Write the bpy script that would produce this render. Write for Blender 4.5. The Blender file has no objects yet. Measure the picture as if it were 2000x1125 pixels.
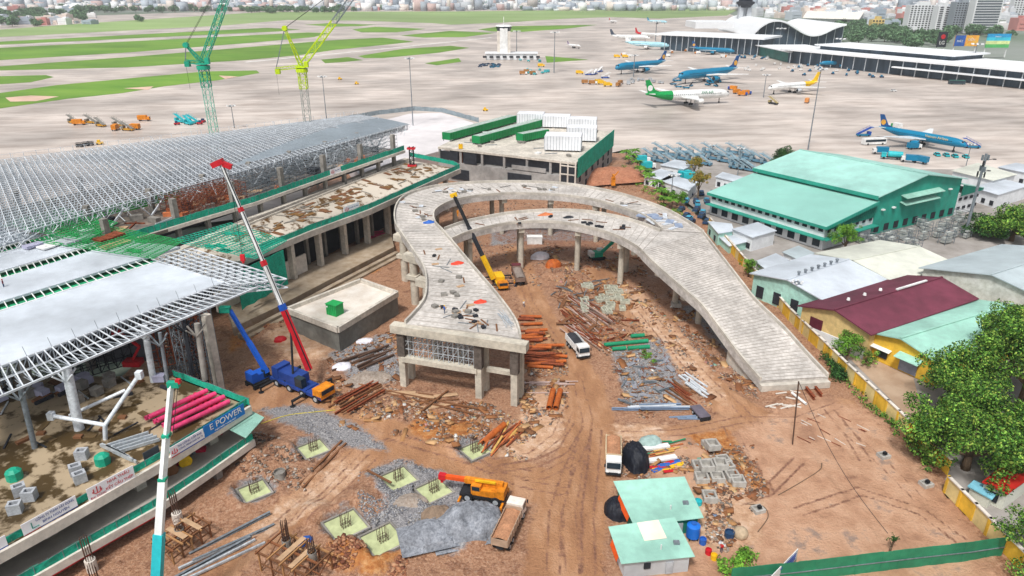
import bpy, math, random
import numpy as np
from mathutils import Vector, Matrix
R_ = math.radians
SC = bpy.context.scene
COL = SC.collection
random.seed(7); rng = np.random.default_rng(7)
# ---------------------------------------------------------------- camera
H = 72.0
cd = bpy.data.cameras.new('camera'); cam = bpy.data.objects.new('camera', cd); COL.objects.link(cam)
cam.location = (0, 0, H); cam.rotation_euler = (R_(90-23.1), 0, 0)
cd.lens = 24.93; cd.sensor_width = 36; cd.clip_end = 30000; cd.clip_start = .5
SC.camera = cam
# ---------------------------------------------------------------- world, sun, exposure
w = bpy.data.worlds.new('World'); SC.world = w; w.use_nodes = True
nt = w.node_tree; bg = nt.nodes['Background']
sky = nt.nodes.new('ShaderNodeTexSky'); sky.sky_type = 'NISHITA'; sky.sun_disc = False
SUN_EL, SUN_AZ = 58, 205          # degrees; azimuth clockwise from +Y
sky.sun_elevation = R_(SUN_EL); sky.sun_rotation = R_(SUN_AZ); sky.air_density = 1.0; sky.dust_density = 3.5
hs = nt.nodes.new('ShaderNodeHueSaturation'); hs.inputs['Saturation'].default_value = .3
nt.links.new(sky.outputs[0], hs.inputs['Color']); nt.links.new(hs.outputs[0], bg.inputs[0]); bg.inputs[1].default_value = .115
sl = bpy.data.lights.new('sun', 'SUN'); sl.energy = 2.7; sl.angle = R_(8); sl.color = (1, .97, .92)
so = bpy.data.objects.new('sun', sl); COL.objects.link(so)
_d = Vector((math.sin(R_(SUN_AZ))*math.cos(R_(SUN_EL)), math.cos(R_(SUN_AZ))*math.cos(R_(SUN_EL)), math.sin(R_(SUN_EL))))
so.rotation_euler = _d.to_track_quat('Z', 'Y').to_euler()
vs = SC.view_settings; vs.view_transform = 'Standard'; vs.look = 'None'; vs.gamma = 1; vs.exposure = .22; vs.use_curve_mapping = False
# ---------------------------------------------------------------- photo pixel (2000 wide) -> world point of known height / distance
F_, S_, C_ = 1385.0, math.sin(R_(23.1)), math.cos(R_(23.1))
def G(x, y, z=0.0):
    u = x-1000; v = y-562.5; D = F_*S_+v*C_; h = H-z
    return Vector((h*u/D, h*(F_*C_-v*S_)/D, z))
def Rr(x, y, Y):
    v = y-562.5; h = Y*(v*C_+F_*S_)/(F_*C_-v*S_)
    return Vector(((x-1000)*(h*S_+Y*C_)/F_, Y, H-h))
def XY(pts, z=0): return [tuple(G(a, b, z)[:2]) for a, b in pts]
# ---------------------------------------------------------------- materials
def srgb(c):
    if isinstance(c, str): c = [int(c[i:i+2], 16)/255 for i in (0, 2, 4)]
    return tuple((x/12.92 if x <= .04045 else ((x+.055)/1.055)**2.4) for x in c)
MC = {}
def M(name, col, rough=.75, metal=0, var=.18, scale=.8, bump=0, col2=None, stretch=None, stain=.15, rp=(.33, .67), isl=None, wave=None, bscale=None):
    if name in MC: return MC[name]
    m = bpy.data.materials.new(name); m.use_nodes = True; n = m.node_tree.nodes; L = m.node_tree.links
    b = n['Principled BSDF']; b.inputs['Roughness'].default_value = rough; b.inputs['Metallic'].default_value = metal
    b.inputs['Specular IOR Level'].default_value = .3
    c = srgb(col); c2 = srgb(col2) if col2 else tuple(min(1, x*(1+var)) for x in c); c1 = tuple(x*(1-var) for x in c) if not col2 else c
    tc = n.new('ShaderNodeTexCoord'); mp = n.new('ShaderNodeMapping'); L.new(tc.outputs['Object'], mp.inputs[0])
    if stretch: mp.inputs['Rotation'].default_value = (0, 0, R_(-stretch[3])); mp.vector_type = 'TEXTURE'; mp.inputs['Scale'].default_value = stretch[:3]
    ns = n.new('ShaderNodeTexNoise'); ns.inputs['Scale'].default_value = scale; ns.inputs['Detail'].default_value = 5; ns.inputs['Roughness'].default_value = .65
    L.new(mp.outputs[0], ns.inputs[0])
    cr = n.new('ShaderNodeValToRGB'); cr.color_ramp.elements[0].position = rp[0]; cr.color_ramp.elements[1].position = rp[1]
    cr.color_ramp.elements[0].color = (*c1, 1); cr.color_ramp.elements[1].color = (*c2, 1); L.new(ns.outputs[0], cr.inputs[0])
    out = cr.outputs[0]
    if isl:
        g = n.new('ShaderNodeNewGeometry'); r2 = n.new('ShaderNodeValToRGB'); r2.color_ramp.interpolation = 'CONSTANT'
        e = r2.color_ramp.elements
        while len(e) < len(isl): e.new(.5)
        for i, q in enumerate(isl): e[i].position = i/len(isl); e[i].color = (*srgb(q), 1)
        L.new(g.outputs['Random Per Island'], r2.inputs[0]); mx = n.new('ShaderNodeMix'); mx.data_type = 'RGBA'; mx.inputs[0].default_value = .78
        L.new(out, mx.inputs[6]); L.new(r2.outputs[0], mx.inputs[7]); out = mx.outputs[2]
    if stain:
        n2 = n.new('ShaderNodeTexNoise'); n2.inputs['Scale'].default_value = scale*.17; n2.inputs['Detail'].default_value = 3; L.new(tc.outputs['Object'], n2.inputs[0])
        mr = n.new('ShaderNodeMapRange'); mr.inputs[1].default_value = .35; mr.inputs[2].default_value = .65; mr.inputs[3].default_value = 1-stain; mr.inputs[4].default_value = 1+stain*.6
        L.new(n2.outputs[0], mr.inputs[0]); vm = n.new('ShaderNodeVectorMath'); vm.operation = 'SCALE'; L.new(out, vm.inputs[0]); L.new(mr.outputs[0], vm.inputs['Scale']); out = vm.outputs[0]
    L.new(out, b.inputs['Base Color'])
    if bump or wave:
        bp = n.new('ShaderNodeBump'); bp.inputs['Distance'].default_value = .1; bp.inputs['Strength'].default_value = bump or .5
        if wave:
            m3 = n.new('ShaderNodeMapping'); m3.inputs['Rotation'].default_value = (0, 0, R_(wave[0])); L.new(tc.outputs['Object'], m3.inputs[0])
            wv = n.new('ShaderNodeTexWave'); wv.inputs['Scale'].default_value = wave[1]; L.new(m3.outputs[0], wv.inputs[0]); L.new(wv.outputs[1], bp.inputs['Height'])
        else:
            n3 = n.new('ShaderNodeTexNoise'); n3.inputs['Scale'].default_value = bscale or scale*6; n3.inputs['Detail'].default_value = 4; L.new(tc.outputs['Object'], n3.inputs[0]); L.new(n3.outputs[0], bp.inputs['Height'])
        L.new(bp.outputs[0], b.inputs['Normal'])
    MC[name] = m; return m
# ---------------------------------------------------------------- mesh collector
class MB:
    def __init__(s): s.v = []; s.f = []
    def add(s, vs, fs):
        o = len(s.v); s.v += [tuple(q) for q in vs]; s.f += [tuple(i+o for i in f) for f in fs]; return s
    def box(s, c, d, rz=0, pitch=0):
        x, y, z = d[0]/2, d[1]/2, d[2]/2
        m = Matrix.Rotation(rz, 3, 'Z') @ Matrix.Rotation(pitch, 3, 'Y'); c = Vector(c)
        P = [m @ Vector((sx*x, sy*y, sz*z))+c for sz in (-1, 1) for sx, sy in ((-1, -1), (1, -1), (1, 1), (-1, 1))]
        return s.add(P, [(3, 2, 1, 0), (4, 5, 6, 7), (0, 1, 5, 4), (1, 2, 6, 5), (2, 3, 7, 6), (3, 0, 4, 7)])
    def prism(s, poly, z0, z1):
        if sum(poly[i][0]*poly[(i+1) % len(poly)][1]-poly[(i+1) % len(poly)][0]*poly[i][1] for i in range(len(poly))) < 0: poly = poly[::-1]
        n = len(poly); a = z0 if hasattr(z0, '__len__') else [z0]*n; b = z1 if hasattr(z1, '__len__') else [z1]*n
        return s.add([(p[0], p[1], a[i]) for i, p in enumerate(poly)]+[(p[0], p[1], b[i]) for i, p in enumerate(poly)],
                     [tuple(range(n))[::-1], tuple(range(n, 2*n))]+[(i, (i+1) % n, (i+1) % n+n, i+n) for i in range(n)])
    def slab3(s, pts, t):      # polygon of 3D points, thickness t downwards
        n = len(pts); pts = [Vector(q) for q in pts]
        A = sum((pts[i][0]*pts[(i+1) % n][1]-pts[(i+1) % n][0]*pts[i][1] for i in range(n)))
        if A < 0: pts = pts[::-1]
        return s.add([q-Vector((0, 0, t)) for q in pts]+pts, [tuple(range(n))[::-1], tuple(range(n, 2*n))]+[(i, (i+1) % n, (i+1) % n+n, i+n) for i in range(n)])
    def bar(s, a, b, w=.1, h=None):
        a = Vector(a); b = Vector(b); d = b-a
        if d.length < 1e-6: return s
        d.normalize(); up = Vector((0, 0, 1)) if abs(d.z) < .95 else Vector((1, 0, 0))
        x = d.cross(up).normalized()*w/2; y = x.cross(d).normalized()*(h or w)/2
        P = [a-x-y, a+x-y, a+x+y, a-x+y, b-x-y, b+x-y, b+x+y, b-x+y]
        return s.add(P, [(0, 1, 2, 3), (7, 6, 5, 4), (0, 4, 5, 1), (1, 5, 6, 2), (2, 6, 7, 3), (3, 7, 4, 0)])
    def cyl(s, a, b, r, r2=None, n=12, cap=True):
        a = Vector(a); b = Vector(b); d = (b-a).normalized(); r2 = r if r2 is None else r2
        up = Vector((0, 0, 1)) if abs(d.z) < .95 else Vector((1, 0, 0)); x = d.cross(up).normalized(); y = x.cross(d)
        A = [a+(x*math.cos(t)+y*math.sin(t))*r for t in [6.2832*i/n for i in range(n)]]; B = [b+(x*math.cos(t)+y*math.sin(t))*r2 for t in [6.2832*i/n for i in range(n)]]
        fs = [(i, i+n, (i+1) % n+n, (i+1) % n) for i in range(n)]
        if cap: fs += [tuple(range(n)), tuple(range(n, 2*n))[::-1]]
        return s.add(A+B, fs)
    def tube(s, a, b, r, t=.06, n=14):     # open pipe with wall
        a = Vector(a); b = Vector(b); d = (b-a).normalized(); up = Vector((0, 0, 1)) if abs(d.z) < .95 else Vector((1, 0, 0)); x = d.cross(up).normalized(); y = x.cross(d); V = []
        for q, rr in ((a, r), (b, r), (b, r-t), (a, r-t)): V += [q+(x*math.cos(6.2832*i/n)+y*math.sin(6.2832*i/n))*rr for i in range(n)]
        return s.add(V, [(k*n+i, ((k+1) % 4)*n+i, ((k+1) % 4)*n+(i+1) % n, k*n+(i+1) % n) for k in range(4) for i in range(n)])
    def path(s, pts, r, n=6):
        for a, b in zip(pts, pts[1:]): s.cyl(a, b, r, n=n)
        return s
    def lattice(s, a, b, w, step, t=.12, w2=None):
        a = Vector(a); b = Vector(b); d = (b-a); L = d.length; d.normalize(); up = Vector((0, 1, 0)) if abs(d.z) > .6 else Vector((0, 0, 1))
        x = d.cross(up).normalized(); y = x.cross(d).normalized(); n = max(1, int(L/step)); w2 = w2 or w
        def c(i, k): ww = (w+(w2-w)*i/n)/2; sx, sy = ((-1, -1), (1, -1), (1, 1), (-1, 1))[k % 4]; return a+d*(L*i/n)+x*sx*ww+y*sy*ww
        for k in range(4):
            s.bar(c(0, k), c(n, k), t*1.4)
            for i in range(n): s.bar(c(i, k), c(i+1, k+1), t*.8) if i % 2 else s.bar(c(i+1, k), c(i, k+1), t*.8); s.bar(c(i, k), c(i, k+1), t*.7)
        return s
    def rev(s, prof, ax='x', n=16, c=(0, 0, 0)):    # prof: list of (x, radius, zoffset)
        V = []; c = Vector(c)
        for p in prof:
            for i in range(n):
                t = 6.2832*i/n; V.append(c+Vector((p[0], math.cos(t)*p[1], math.sin(t)*p[1]+(p[2] if len(p) > 2 else 0))))
        m = len(prof)
        return s.add(V, [(k*n+i, k*n+(i+1) % n, (k+1)*n+(i+1) % n, (k+1)*n+i) for k in range(m-1) for i in range(n)]+[tuple(range(n))[::-1], tuple(range((m-1)*n, m*n))])
    def build(s, name, mat, parent=None, world=False, smooth=False, **kw):
        me = bpy.data.meshes.new(name); off = Vector((0, 0, 0))
        if world and parent:
            q = parent
            while q: off += q.location; q = q.parent
        me.from_pydata([(x-off[0], y-off[1], z-off[2]) for x, y, z in s.v], [], s.f); me.materials.append(mat); me.update()
        if smooth: me.shade_smooth()
        if smooth == 2: me.set_sharp_from_angle(angle=R_(40))
        o = bpy.data.objects.new(name, me); COL.objects.link(o); o.parent = parent
        for k, q in kw.items(): o[k] = q
        return o
def npmesh(name, V, Fq, mat, parent=None, smooth=False, **kw):
    me = bpy.data.meshes.new(name); nv = len(V); nf, k = Fq.shape
    me.vertices.add(nv); me.vertices.foreach_set('co', V.astype(np.float32).ravel()); me.loops.add(nf*k); me.loops.foreach_set('vertex_index', Fq.astype(np.int32).ravel())
    me.polygons.add(nf); me.polygons.foreach_set('loop_start', np.arange(nf, dtype=np.int32)*k); me.update(calc_edges=True); me.materials.append(mat)
    if smooth: me.shade_smooth()
    o = bpy.data.objects.new(name, me); COL.objects.link(o); o.parent = parent
    for a, q in kw.items(): o[a] = q
    return o
def boxes_np(P, D, rz, tilt=None):
    """N boxes: centres P, dims D, yaw rz"""
    N = len(P); c = np.array([[sx, sy, sz] for sz in (-1, 1) for sx, sy in ((-1, -1), (1, -1), (1, 1), (-1, 1))])*.5
    v = c[None]*D[:, None, :]
    if tilt is not None:
        ct, st = np.cos(tilt)[:, None], np.sin(tilt)[:, None]; v = np.stack([v[..., 0]*ct+v[..., 2]*st, v[..., 1], -v[..., 0]*st+v[..., 2]*ct], -1)
    cz, sz = np.cos(rz)[:, None], np.sin(rz)[:, None]
    v = np.stack([v[..., 0]*cz-v[..., 1]*sz, v[..., 0]*sz+v[..., 1]*cz, v[..., 2]], -1)+P[:, None, :]
    f = np.array([(3, 2, 1, 0), (4, 5, 6, 7), (0, 1, 5, 4), (1, 2, 6, 5), (2, 3, 7, 6), (3, 0, 4, 7)])
    return v.reshape(-1, 3), (f[None]+np.arange(N)[:, None, None]*8).reshape(-1, 4)
def thing(name, label, cat, loc=(0, 0, 0), rz=0, group=None, scale=None):
    o = bpy.data.objects.new(name, None); COL.objects.link(o); o.location = loc; o.rotation_euler = (0, 0, rz); o['label'] = label; o['category'] = cat
    o.empty_display_size = .5
    if group: o['group'] = group
    if scale: o.scale = (scale,)*3
    return o
def tag(o, label, cat, group=None, kind=None):
    o['label'] = label; o['category'] = cat
    if group: o['group'] = group
    if kind: o['kind'] = kind
    return o
def dup(r, loc, rz=0, label=None, group=None, scale=None):
    def cp(o, par):
        c = o.copy(); COL.objects.link(c)
        if par: c.parent = par
        for ch in KIDS.get(o.name) or list(o.children): cp(ch, c)
        return c
    c = cp(r, None); c.location = loc; c.rotation_euler = (0, 0, rz)
    if label: c['label'] = label
    if group: c['group'] = group
    if scale: c.scale = scale if hasattr(scale, '__len__') else (scale,)*3
    return c
KIDS = {}
FIRST = set()
def put(r, loc, rz=0, label=None, group=None, scale=None):   # first use moves the prototype itself, then copies
    if r.name not in FIRST:
        FIRST.add(r.name); r.location = loc; r.rotation_euler = (0, 0, rz)
        if label: r['label'] = label
        if group: r['group'] = group
        if scale: r.scale = scale if hasattr(scale, '__len__') else (scale,)*3
        return r
    return dup(r, loc, rz, label, group, scale)
def struct(name, mb, mat, **k): o = mb.build(name, mat, **k); o['kind'] = 'structure'; return o
def poly_sheet(name, pts, z, mat, kind='structure'):
    m = MB(); m.add([(x, y, z) for x, y in pts], [tuple(range(len(pts)))]); o = m.build(name, mat)
    if kind: o['kind'] = kind
    return o
def head(a, b):   # heading from pixel a to pixel b on the ground
    p, q = G(*a), G(*b); return math.atan2(q.y-p.y, q.x-p.x)
_fc = {}
def text(name, s, size, origin, xdir, up, mat, parent, depth=.02, align='CENTER', maxw=0):
    cu = bpy.data.curves.new('t', 'FONT'); cu.body = s; cu.size = size; cu.extrude = depth; cu.align_x = align; cu.align_y = 'CENTER'
    t = bpy.data.objects.new('t', cu); COL.objects.link(t); bpy.context.view_layer.update()
    me = bpy.data.meshes.new_from_object(t.evaluated_get(bpy.context.evaluated_depsgraph_get())); bpy.data.objects.remove(t); bpy.data.curves.remove(cu)
    if maxw: ww = max(v.co.x for v in me.vertices)-min(v.co.x for v in me.vertices); ww > maxw and me.transform(Matrix.Diagonal((maxw/ww, 1, 1, 1)))
    x = Vector(xdir).normalized(); y = Vector(up).normalized(); z = x.cross(y).normalized(); y = z.cross(x)
    off = Vector((0, 0, 0)); q = parent
    while q: off += q.location; q = q.parent
    mt = Matrix((x, y, z)).transposed().to_4x4(); mt.translation = Vector(origin)-off; me.transform(mt); me.materials.clear(); me.materials.append(mat)
    o = bpy.data.objects.new(name, me); COL.objects.link(o); o.parent = parent; return o
# ---------------------------------------------------------------- palette
concrete = M('concrete', 'C4BDB2', .9, var=.2, scale=1.1, bump=.25, stain=.2)
conc_pale = M('pale_concrete', 'D6CEC4', .9, var=.14, scale=.9, bump=.25, stain=.14)
conc_dark = M('weathered_concrete', '8E8A84', .92, var=.25, scale=.7, bump=.3, stain=.3)
conc_floor = M('puddled_floor', 'A8967C', .55, scale=.2, col2='4A3A20', stain=.3, bump=.2, rp=(.46, .53))
steel = M('galvanised_steel', 'B9C0C6', .5, .25, var=.25, scale=2, stain=.1)
steel_d = M('grey_steel', '80888F', .55, .3, var=.3, scale=2)
white = M('white_paint', 'E4E5E4', .55, var=.1, scale=1.4, stain=.16)
white_r = M('white_sheet_roof', 'CBD3DC', .55, var=.08, scale=.35, stain=.22, wave=(60, 3))
black = M('dark_rubber', '24262A', .85, var=.3)
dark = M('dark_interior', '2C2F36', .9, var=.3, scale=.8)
glass = M('dark_glass', '26343E', .15, var=.2, stain=0)
red = M('red_paint', 'C3202B', .45, var=.15)
blue = M('blue_paint', '1F4FA8', .45, var=.2)
teal = M('teal_net', '22A88C', .85, var=.28, scale=2.5, bump=.6, stain=.2)
green_net = M('green_net', '2E9A56', .85, var=.3, scale=2.5, bump=.6)
teal_roof = M('teal_roof', 'A2D2C8', .55, var=.1, scale=.25, stain=.2, wave=(36, 4))
teal_wall = M('teal_wall', '2C9C88', .55, var=.1, scale=.5, wave=(60, 6))
mint = M('mint_sheet', 'A4D6C6', .55, var=.1, scale=.6, stain=.2, wave=(5, 4))
maroon = M('maroon_roof', '6E3244', .65, var=.2, scale=.3, stain=.3, wave=(120, 4))
cream = M('cream_roof', 'D8DACE', .6, var=.1, scale=.3, stain=.22, wave=(40, 4))
grey_roof = M('grey_roof', 'B9C6CB', .6, var=.08, scale=.3, stain=.15, wave=(20, 4))
yellow = M('yellow_wall', 'DDB23C', .8, var=.15, scale=.8, stain=.25)
orange = M('orange_paint', 'D8841E', .55, var=.28, scale=1.8, stain=.2)
yel = M('yellow_paint', 'E8B71E', .5, var=.12, scale=2)
lime = M('lime_paint', 'C3DC1E', .5, var=.12, scale=2)
tealp = M('teal_paint', '1F9E80', .5, var=.15, scale=2)
cyanp = M('cyan_paint', '2BB5BE', .45, var=.1, scale=2)
wood = M('timber', '9A6E46', .85, scale=2, isl=['8A5A38', 'B08458', '6B4630', 'C9A478', '7C4A30'], bump=.3)
rust = M('rusty_steel', '9A5030', .8, scale=2.5, col2='5C2C1C', bump=.3)
rust_o = M('orange_pipe', 'C2682A', .65, scale=1.5, col2='9A4A20')
rebar = M('rebar', '5A4238', .8, scale=4)
greenp = M('green_pipe', '1C8A62', .5, var=.15, scale=2)
pink = M('pink_steel', 'D24070', .55, var=.2, scale=2)
bluetp = M('blue_tarp', '2A62B8', .5, var=.2, scale=3, bump=.5)
tarp_w = M('white_tarp', 'DDDDE6', .6, var=.12, scale=1.5, bump=.6)
blacktp = M('black_tarp', '1A1E28', .5, var=.3, scale=2, bump=.6)
aqua = M('airline_teal', '10789E', .3, var=.05, stain=.05)
# ================================================================ GROUND
def sdist(px, py, poly, closed=True):
    """signed distance (neg. inside) to polygon or distance to polyline"""
    P = np.array(poly, float); n = len(P); d = np.full(px.shape, 1e9); ins = np.zeros(px.shape, bool)
    for i in range(n if closed else n-1):
        a, b = P[i], P[(i+1) % n]; e = b-a; t = np.clip(((px-a[0])*e[0]+(py-a[1])*e[1])/(e@e+1e-9), 0, 1)
        d = np.minimum(d, np.hypot(px-a[0]-t*e[0], py-a[1]-t*e[1]))
        if closed:
            c = ((a[1] > py) != (b[1] > py)) & (px < (b[0]-a[0])*(py-a[1])/(b[1]-a[1]+1e-12)+a[0]); ins ^= c
    return np.where(ins, -d, d) if closed else d
_perm = rng.random((256, 256))
def vnoise(x, y):
    xi = np.floor(x).astype(int); yi = np.floor(y).astype(int); fx = x-xi; fy = y-yi; fx = fx*fx*(3-2*fx); fy = fy*fy*(3-2*fy)
    g = lambda a, b: _perm[a & 255, b & 255]
    return (g(xi, yi)*(1-fx)+g(xi+1, yi)*fx)*(1-fy)+(g(xi, yi+1)*(1-fx)+g(xi+1, yi+1)*fx)*fy
def fbm(x, y, o=4):
    s = 0; a = .5
    for i in range(o): s = s+a*vnoise(x*2**i+i*17.3, y*2**i+i*9.1); a *= .5
    return s
ROAD = [([(1008, 490), (1022, 540), (1052, 610), (1095, 680), (1135, 750), (1152, 830), (1145, 900), (1118, 980), (1105, 1060), (1100, 1125), (1095, 1300)], 3.3, 5.3),
        ([(1090, 960), (990, 925), (900, 900), (790, 868), (690, 825), (600, 790), (500, 775)], 4.2, 4.2),
        ([(740, 870), (640, 945), (560, 1010), (450, 1090), (330, 1180)], 3.4, 3.4),
        ([(1165, 530), (1230, 600), (1290, 655), (1345, 715), (1420, 790), (1500, 830)], 3.4, 4.2),
        ([(1180, 840), (1300, 850), (1420, 830), (1560, 830), (1650, 790)], 2.2, 2.2)]
YARD = XY([(1225, 845), (1420, 850), (1600, 770), (1690, 800), (1840, 960), (1930, 1080), (1990, 1300), (1300, 1300), (1230, 1010)])
GRAVEL = [XY(q) for q in ([(505, 800), (560, 830), (640, 870), (760, 880), (700, 830), (600, 790)], [(715, 925), (780, 900), (900, 935), (960, 1000), (900, 1080), (800, 1070), (700, 1040), (760, 990)],
          [(1195, 690), (1290, 660), (1330, 740), (1330, 800), (1230, 800)], [(1330, 600), (1400, 590), (1440, 660), (1420, 690), (1380, 650)], [(960, 480), (1040, 470), (1260, 470), (1250, 440), (960, 440)], [(640, 690), (760, 650), (790, 740), (700, 760)])]
SAND = [XY(q) for q in ([(1200, 560), (1250, 570), (1370, 700), (1420, 790), (1370, 780), (1260, 650)], [(590, 960), (660, 900), (720, 905), (640, 990), (500, 1060), (450, 1060)], [(545, 640), (640, 660), (650, 700), (560, 700), (520, 660)], [(1200, 830), (1300, 830), (1290, 860), (1210, 870)], [(1050, 740), (1100, 760), (1095, 870), (1040, 900), (980, 890)],
          [(1240, 980), (1420, 930), (1490, 960), (1480, 1060), (1380, 1080)])]
TRACKS = [[(1118, 1120), (1112, 1000), (1130, 900), (1148, 820), (1128, 745)], [(1080, 1120), (1085, 1000), (1110, 920), (1140, 860)], [(1150, 1120), (1148, 1000), (1160, 900), (1165, 840)], [(1120, 900), (1060, 930), (960, 915), (850, 880), (740, 850), (640, 800)], [(1100, 960), (1020, 945), (900, 895), (760, 850)],
    [(1130, 830), (1100, 880), (1050, 905), (980, 915)], [(1110, 800), (1090, 850), (1040, 890), (960, 905)], [(1260, 600), (1300, 650), (1350, 710), (1420, 780), (1480, 830)], [(1240, 610), (1280, 660), (1330, 720), (1390, 790)], [(1420, 830), (1450, 880), (1480, 930), (1500, 960)], [(1215, 850), (1330, 845), (1450, 820), (1560, 820), (1640, 790)], [(1620, 800), (1660, 850), (1690, 900)],
    [(700, 880), (620, 960), (540, 1030), (460, 1090)], [(730, 890), (660, 960), (590, 1020)], [(1560, 900), (1500, 960), (1440, 980)], [(1800, 980), (1720, 900), (1640, 830)], [(1010, 520), (1035, 590), (1080, 660)], [(1560, 1000), (1680, 960), (1800, 1000), (1880, 1060)]]
CHURN = [XY(q) for q in ([(1405, 850), (1430, 848), (1480, 900), (1515, 960), (1490, 965), (1450, 905)], [(1620, 925), (1680, 920), (1700, 940), (1650, 945)], [(1400, 700), (1480, 745), (1500, 790), (1440, 760)], [(600, 940), (640, 930), (630, 950)], [(960, 440), (1240, 450), (1250, 500), (1180, 520), (960, 470)])]
OCHRE = [XY(q) for q in ([(450, 660), (560, 600), (700, 520), (760, 500), (740, 530), (640, 560), (540, 630), (450, 690)], [(820, 800), (960, 830), (920, 880), (800, 850)], [(650, 1060), (790, 1080), (740, 1125), (640, 1110)], [(1340, 850), (1420, 840), (1500, 950), (1480, 960)])]
PITS = [((612, 877), 4.1, 4.1), ((497, 959), 4.0, 4.0), ((778, 935), 4.5, 4.5), ((848, 958), 4.3, 4.3), ((675, 1026), 4.9, 4.9), ((748, 1054), 4.9, 4.9), ((928, 880), 3.9, 3.9)]
PITR = R_(38)
MOUND = [((560, 860), 6, .9), ((535, 900), 5, 1.3), ((480, 900), 5, 1.2), ((590, 925), 3.5, .8), ((735, 965), 4.5, 1.1), ((690, 985), 3.5, .9), ((655, 1075), 5, 1.2), ((720, 1090), 4, 1.3), ((790, 1000), 4, .7), ((905, 860), 6, .8), ((820, 830), 6, .7), ((1340, 640), 5, .8),
         ((760, 795), 6, .6), ((1430, 780), 5, .6), ((1130, 570), 5, 1.2), ((1180, 620), 4, .9), ((1085, 535), 4, .9), ((1175, 350), 14, 2.0), ((980, 395), 9, 1.0), ((1100, 400), 9, 1.0), ((520, 640), 6, .6), ((610, 1000), 3, .8), ((440, 980), 5, 1.0), ((1370, 790), 3, .8), ((860, 1025), 4.2, 1.3), ((910, 1050), 3.6, 1.0), ((830, 1060), 3, .9)]
def hgt(x, y):
    x = np.asarray(x, float); y = np.asarray(y, float)
    rough = np.ones(x.shape); road = np.zeros(x.shape)
    for pts, w0, w1 in ROAD:
        q = XY(pts); d = sdist(x, y, q, False); ww = w0+(w1-w0)*np.clip((150-y)/60, 0, 1); road = np.maximum(road, np.clip(1.25-d/ww, 0, 1))
    yd = np.clip(-sdist(x, y, YARD)/3, 0, 1); road = np.clip(road*2, 0, 1); flat = np.maximum(road, yd*.75)
    h = (fbm(x*.12, y*.12)-.5)*1.0+(fbm(x*.9, y*.9, 3)-.45)*.55
    h = h*(1-flat*.9)+.05
    rut = np.sin(x*2.1+fbm(x*.1, y*.1)*9)*.05
    h += rut*flat
    for (a, b), r, k in MOUND:
        p = G(a, b); d = np.hypot(x-p.x, y-p.y)/r; h += k*np.clip(1-d*d, 0, 1)*(.6+.8*fbm(x*.5, y*.5, 3))
    h0 = np.maximum(h, 0); pit = np.zeros(x.shape, bool)
    for (a, b), lx, ly in PITS:
        p = G(a, b); dx = (x-p.x)*math.cos(PITR)+(y-p.y)*math.sin(PITR); dy = -(x-p.x)*math.sin(PITR)+(y-p.y)*math.cos(PITR)
        e = np.maximum(np.abs(dx)-lx*.5-.45, np.abs(dy)-ly*.5-.45); rim = np.exp(-((e-.8)/.7)**2)*.35
        h0 = h0+rim; pit |= e < 0
    return np.where(pit, -.9, h0)
def hz(x, y): return float(hgt(np.array([x]), np.array([y]))[0])
def Gh(x, y, dz=0):
    p = G(x, y); p.z = hz(p.x, p.y)+dz; return p
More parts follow.
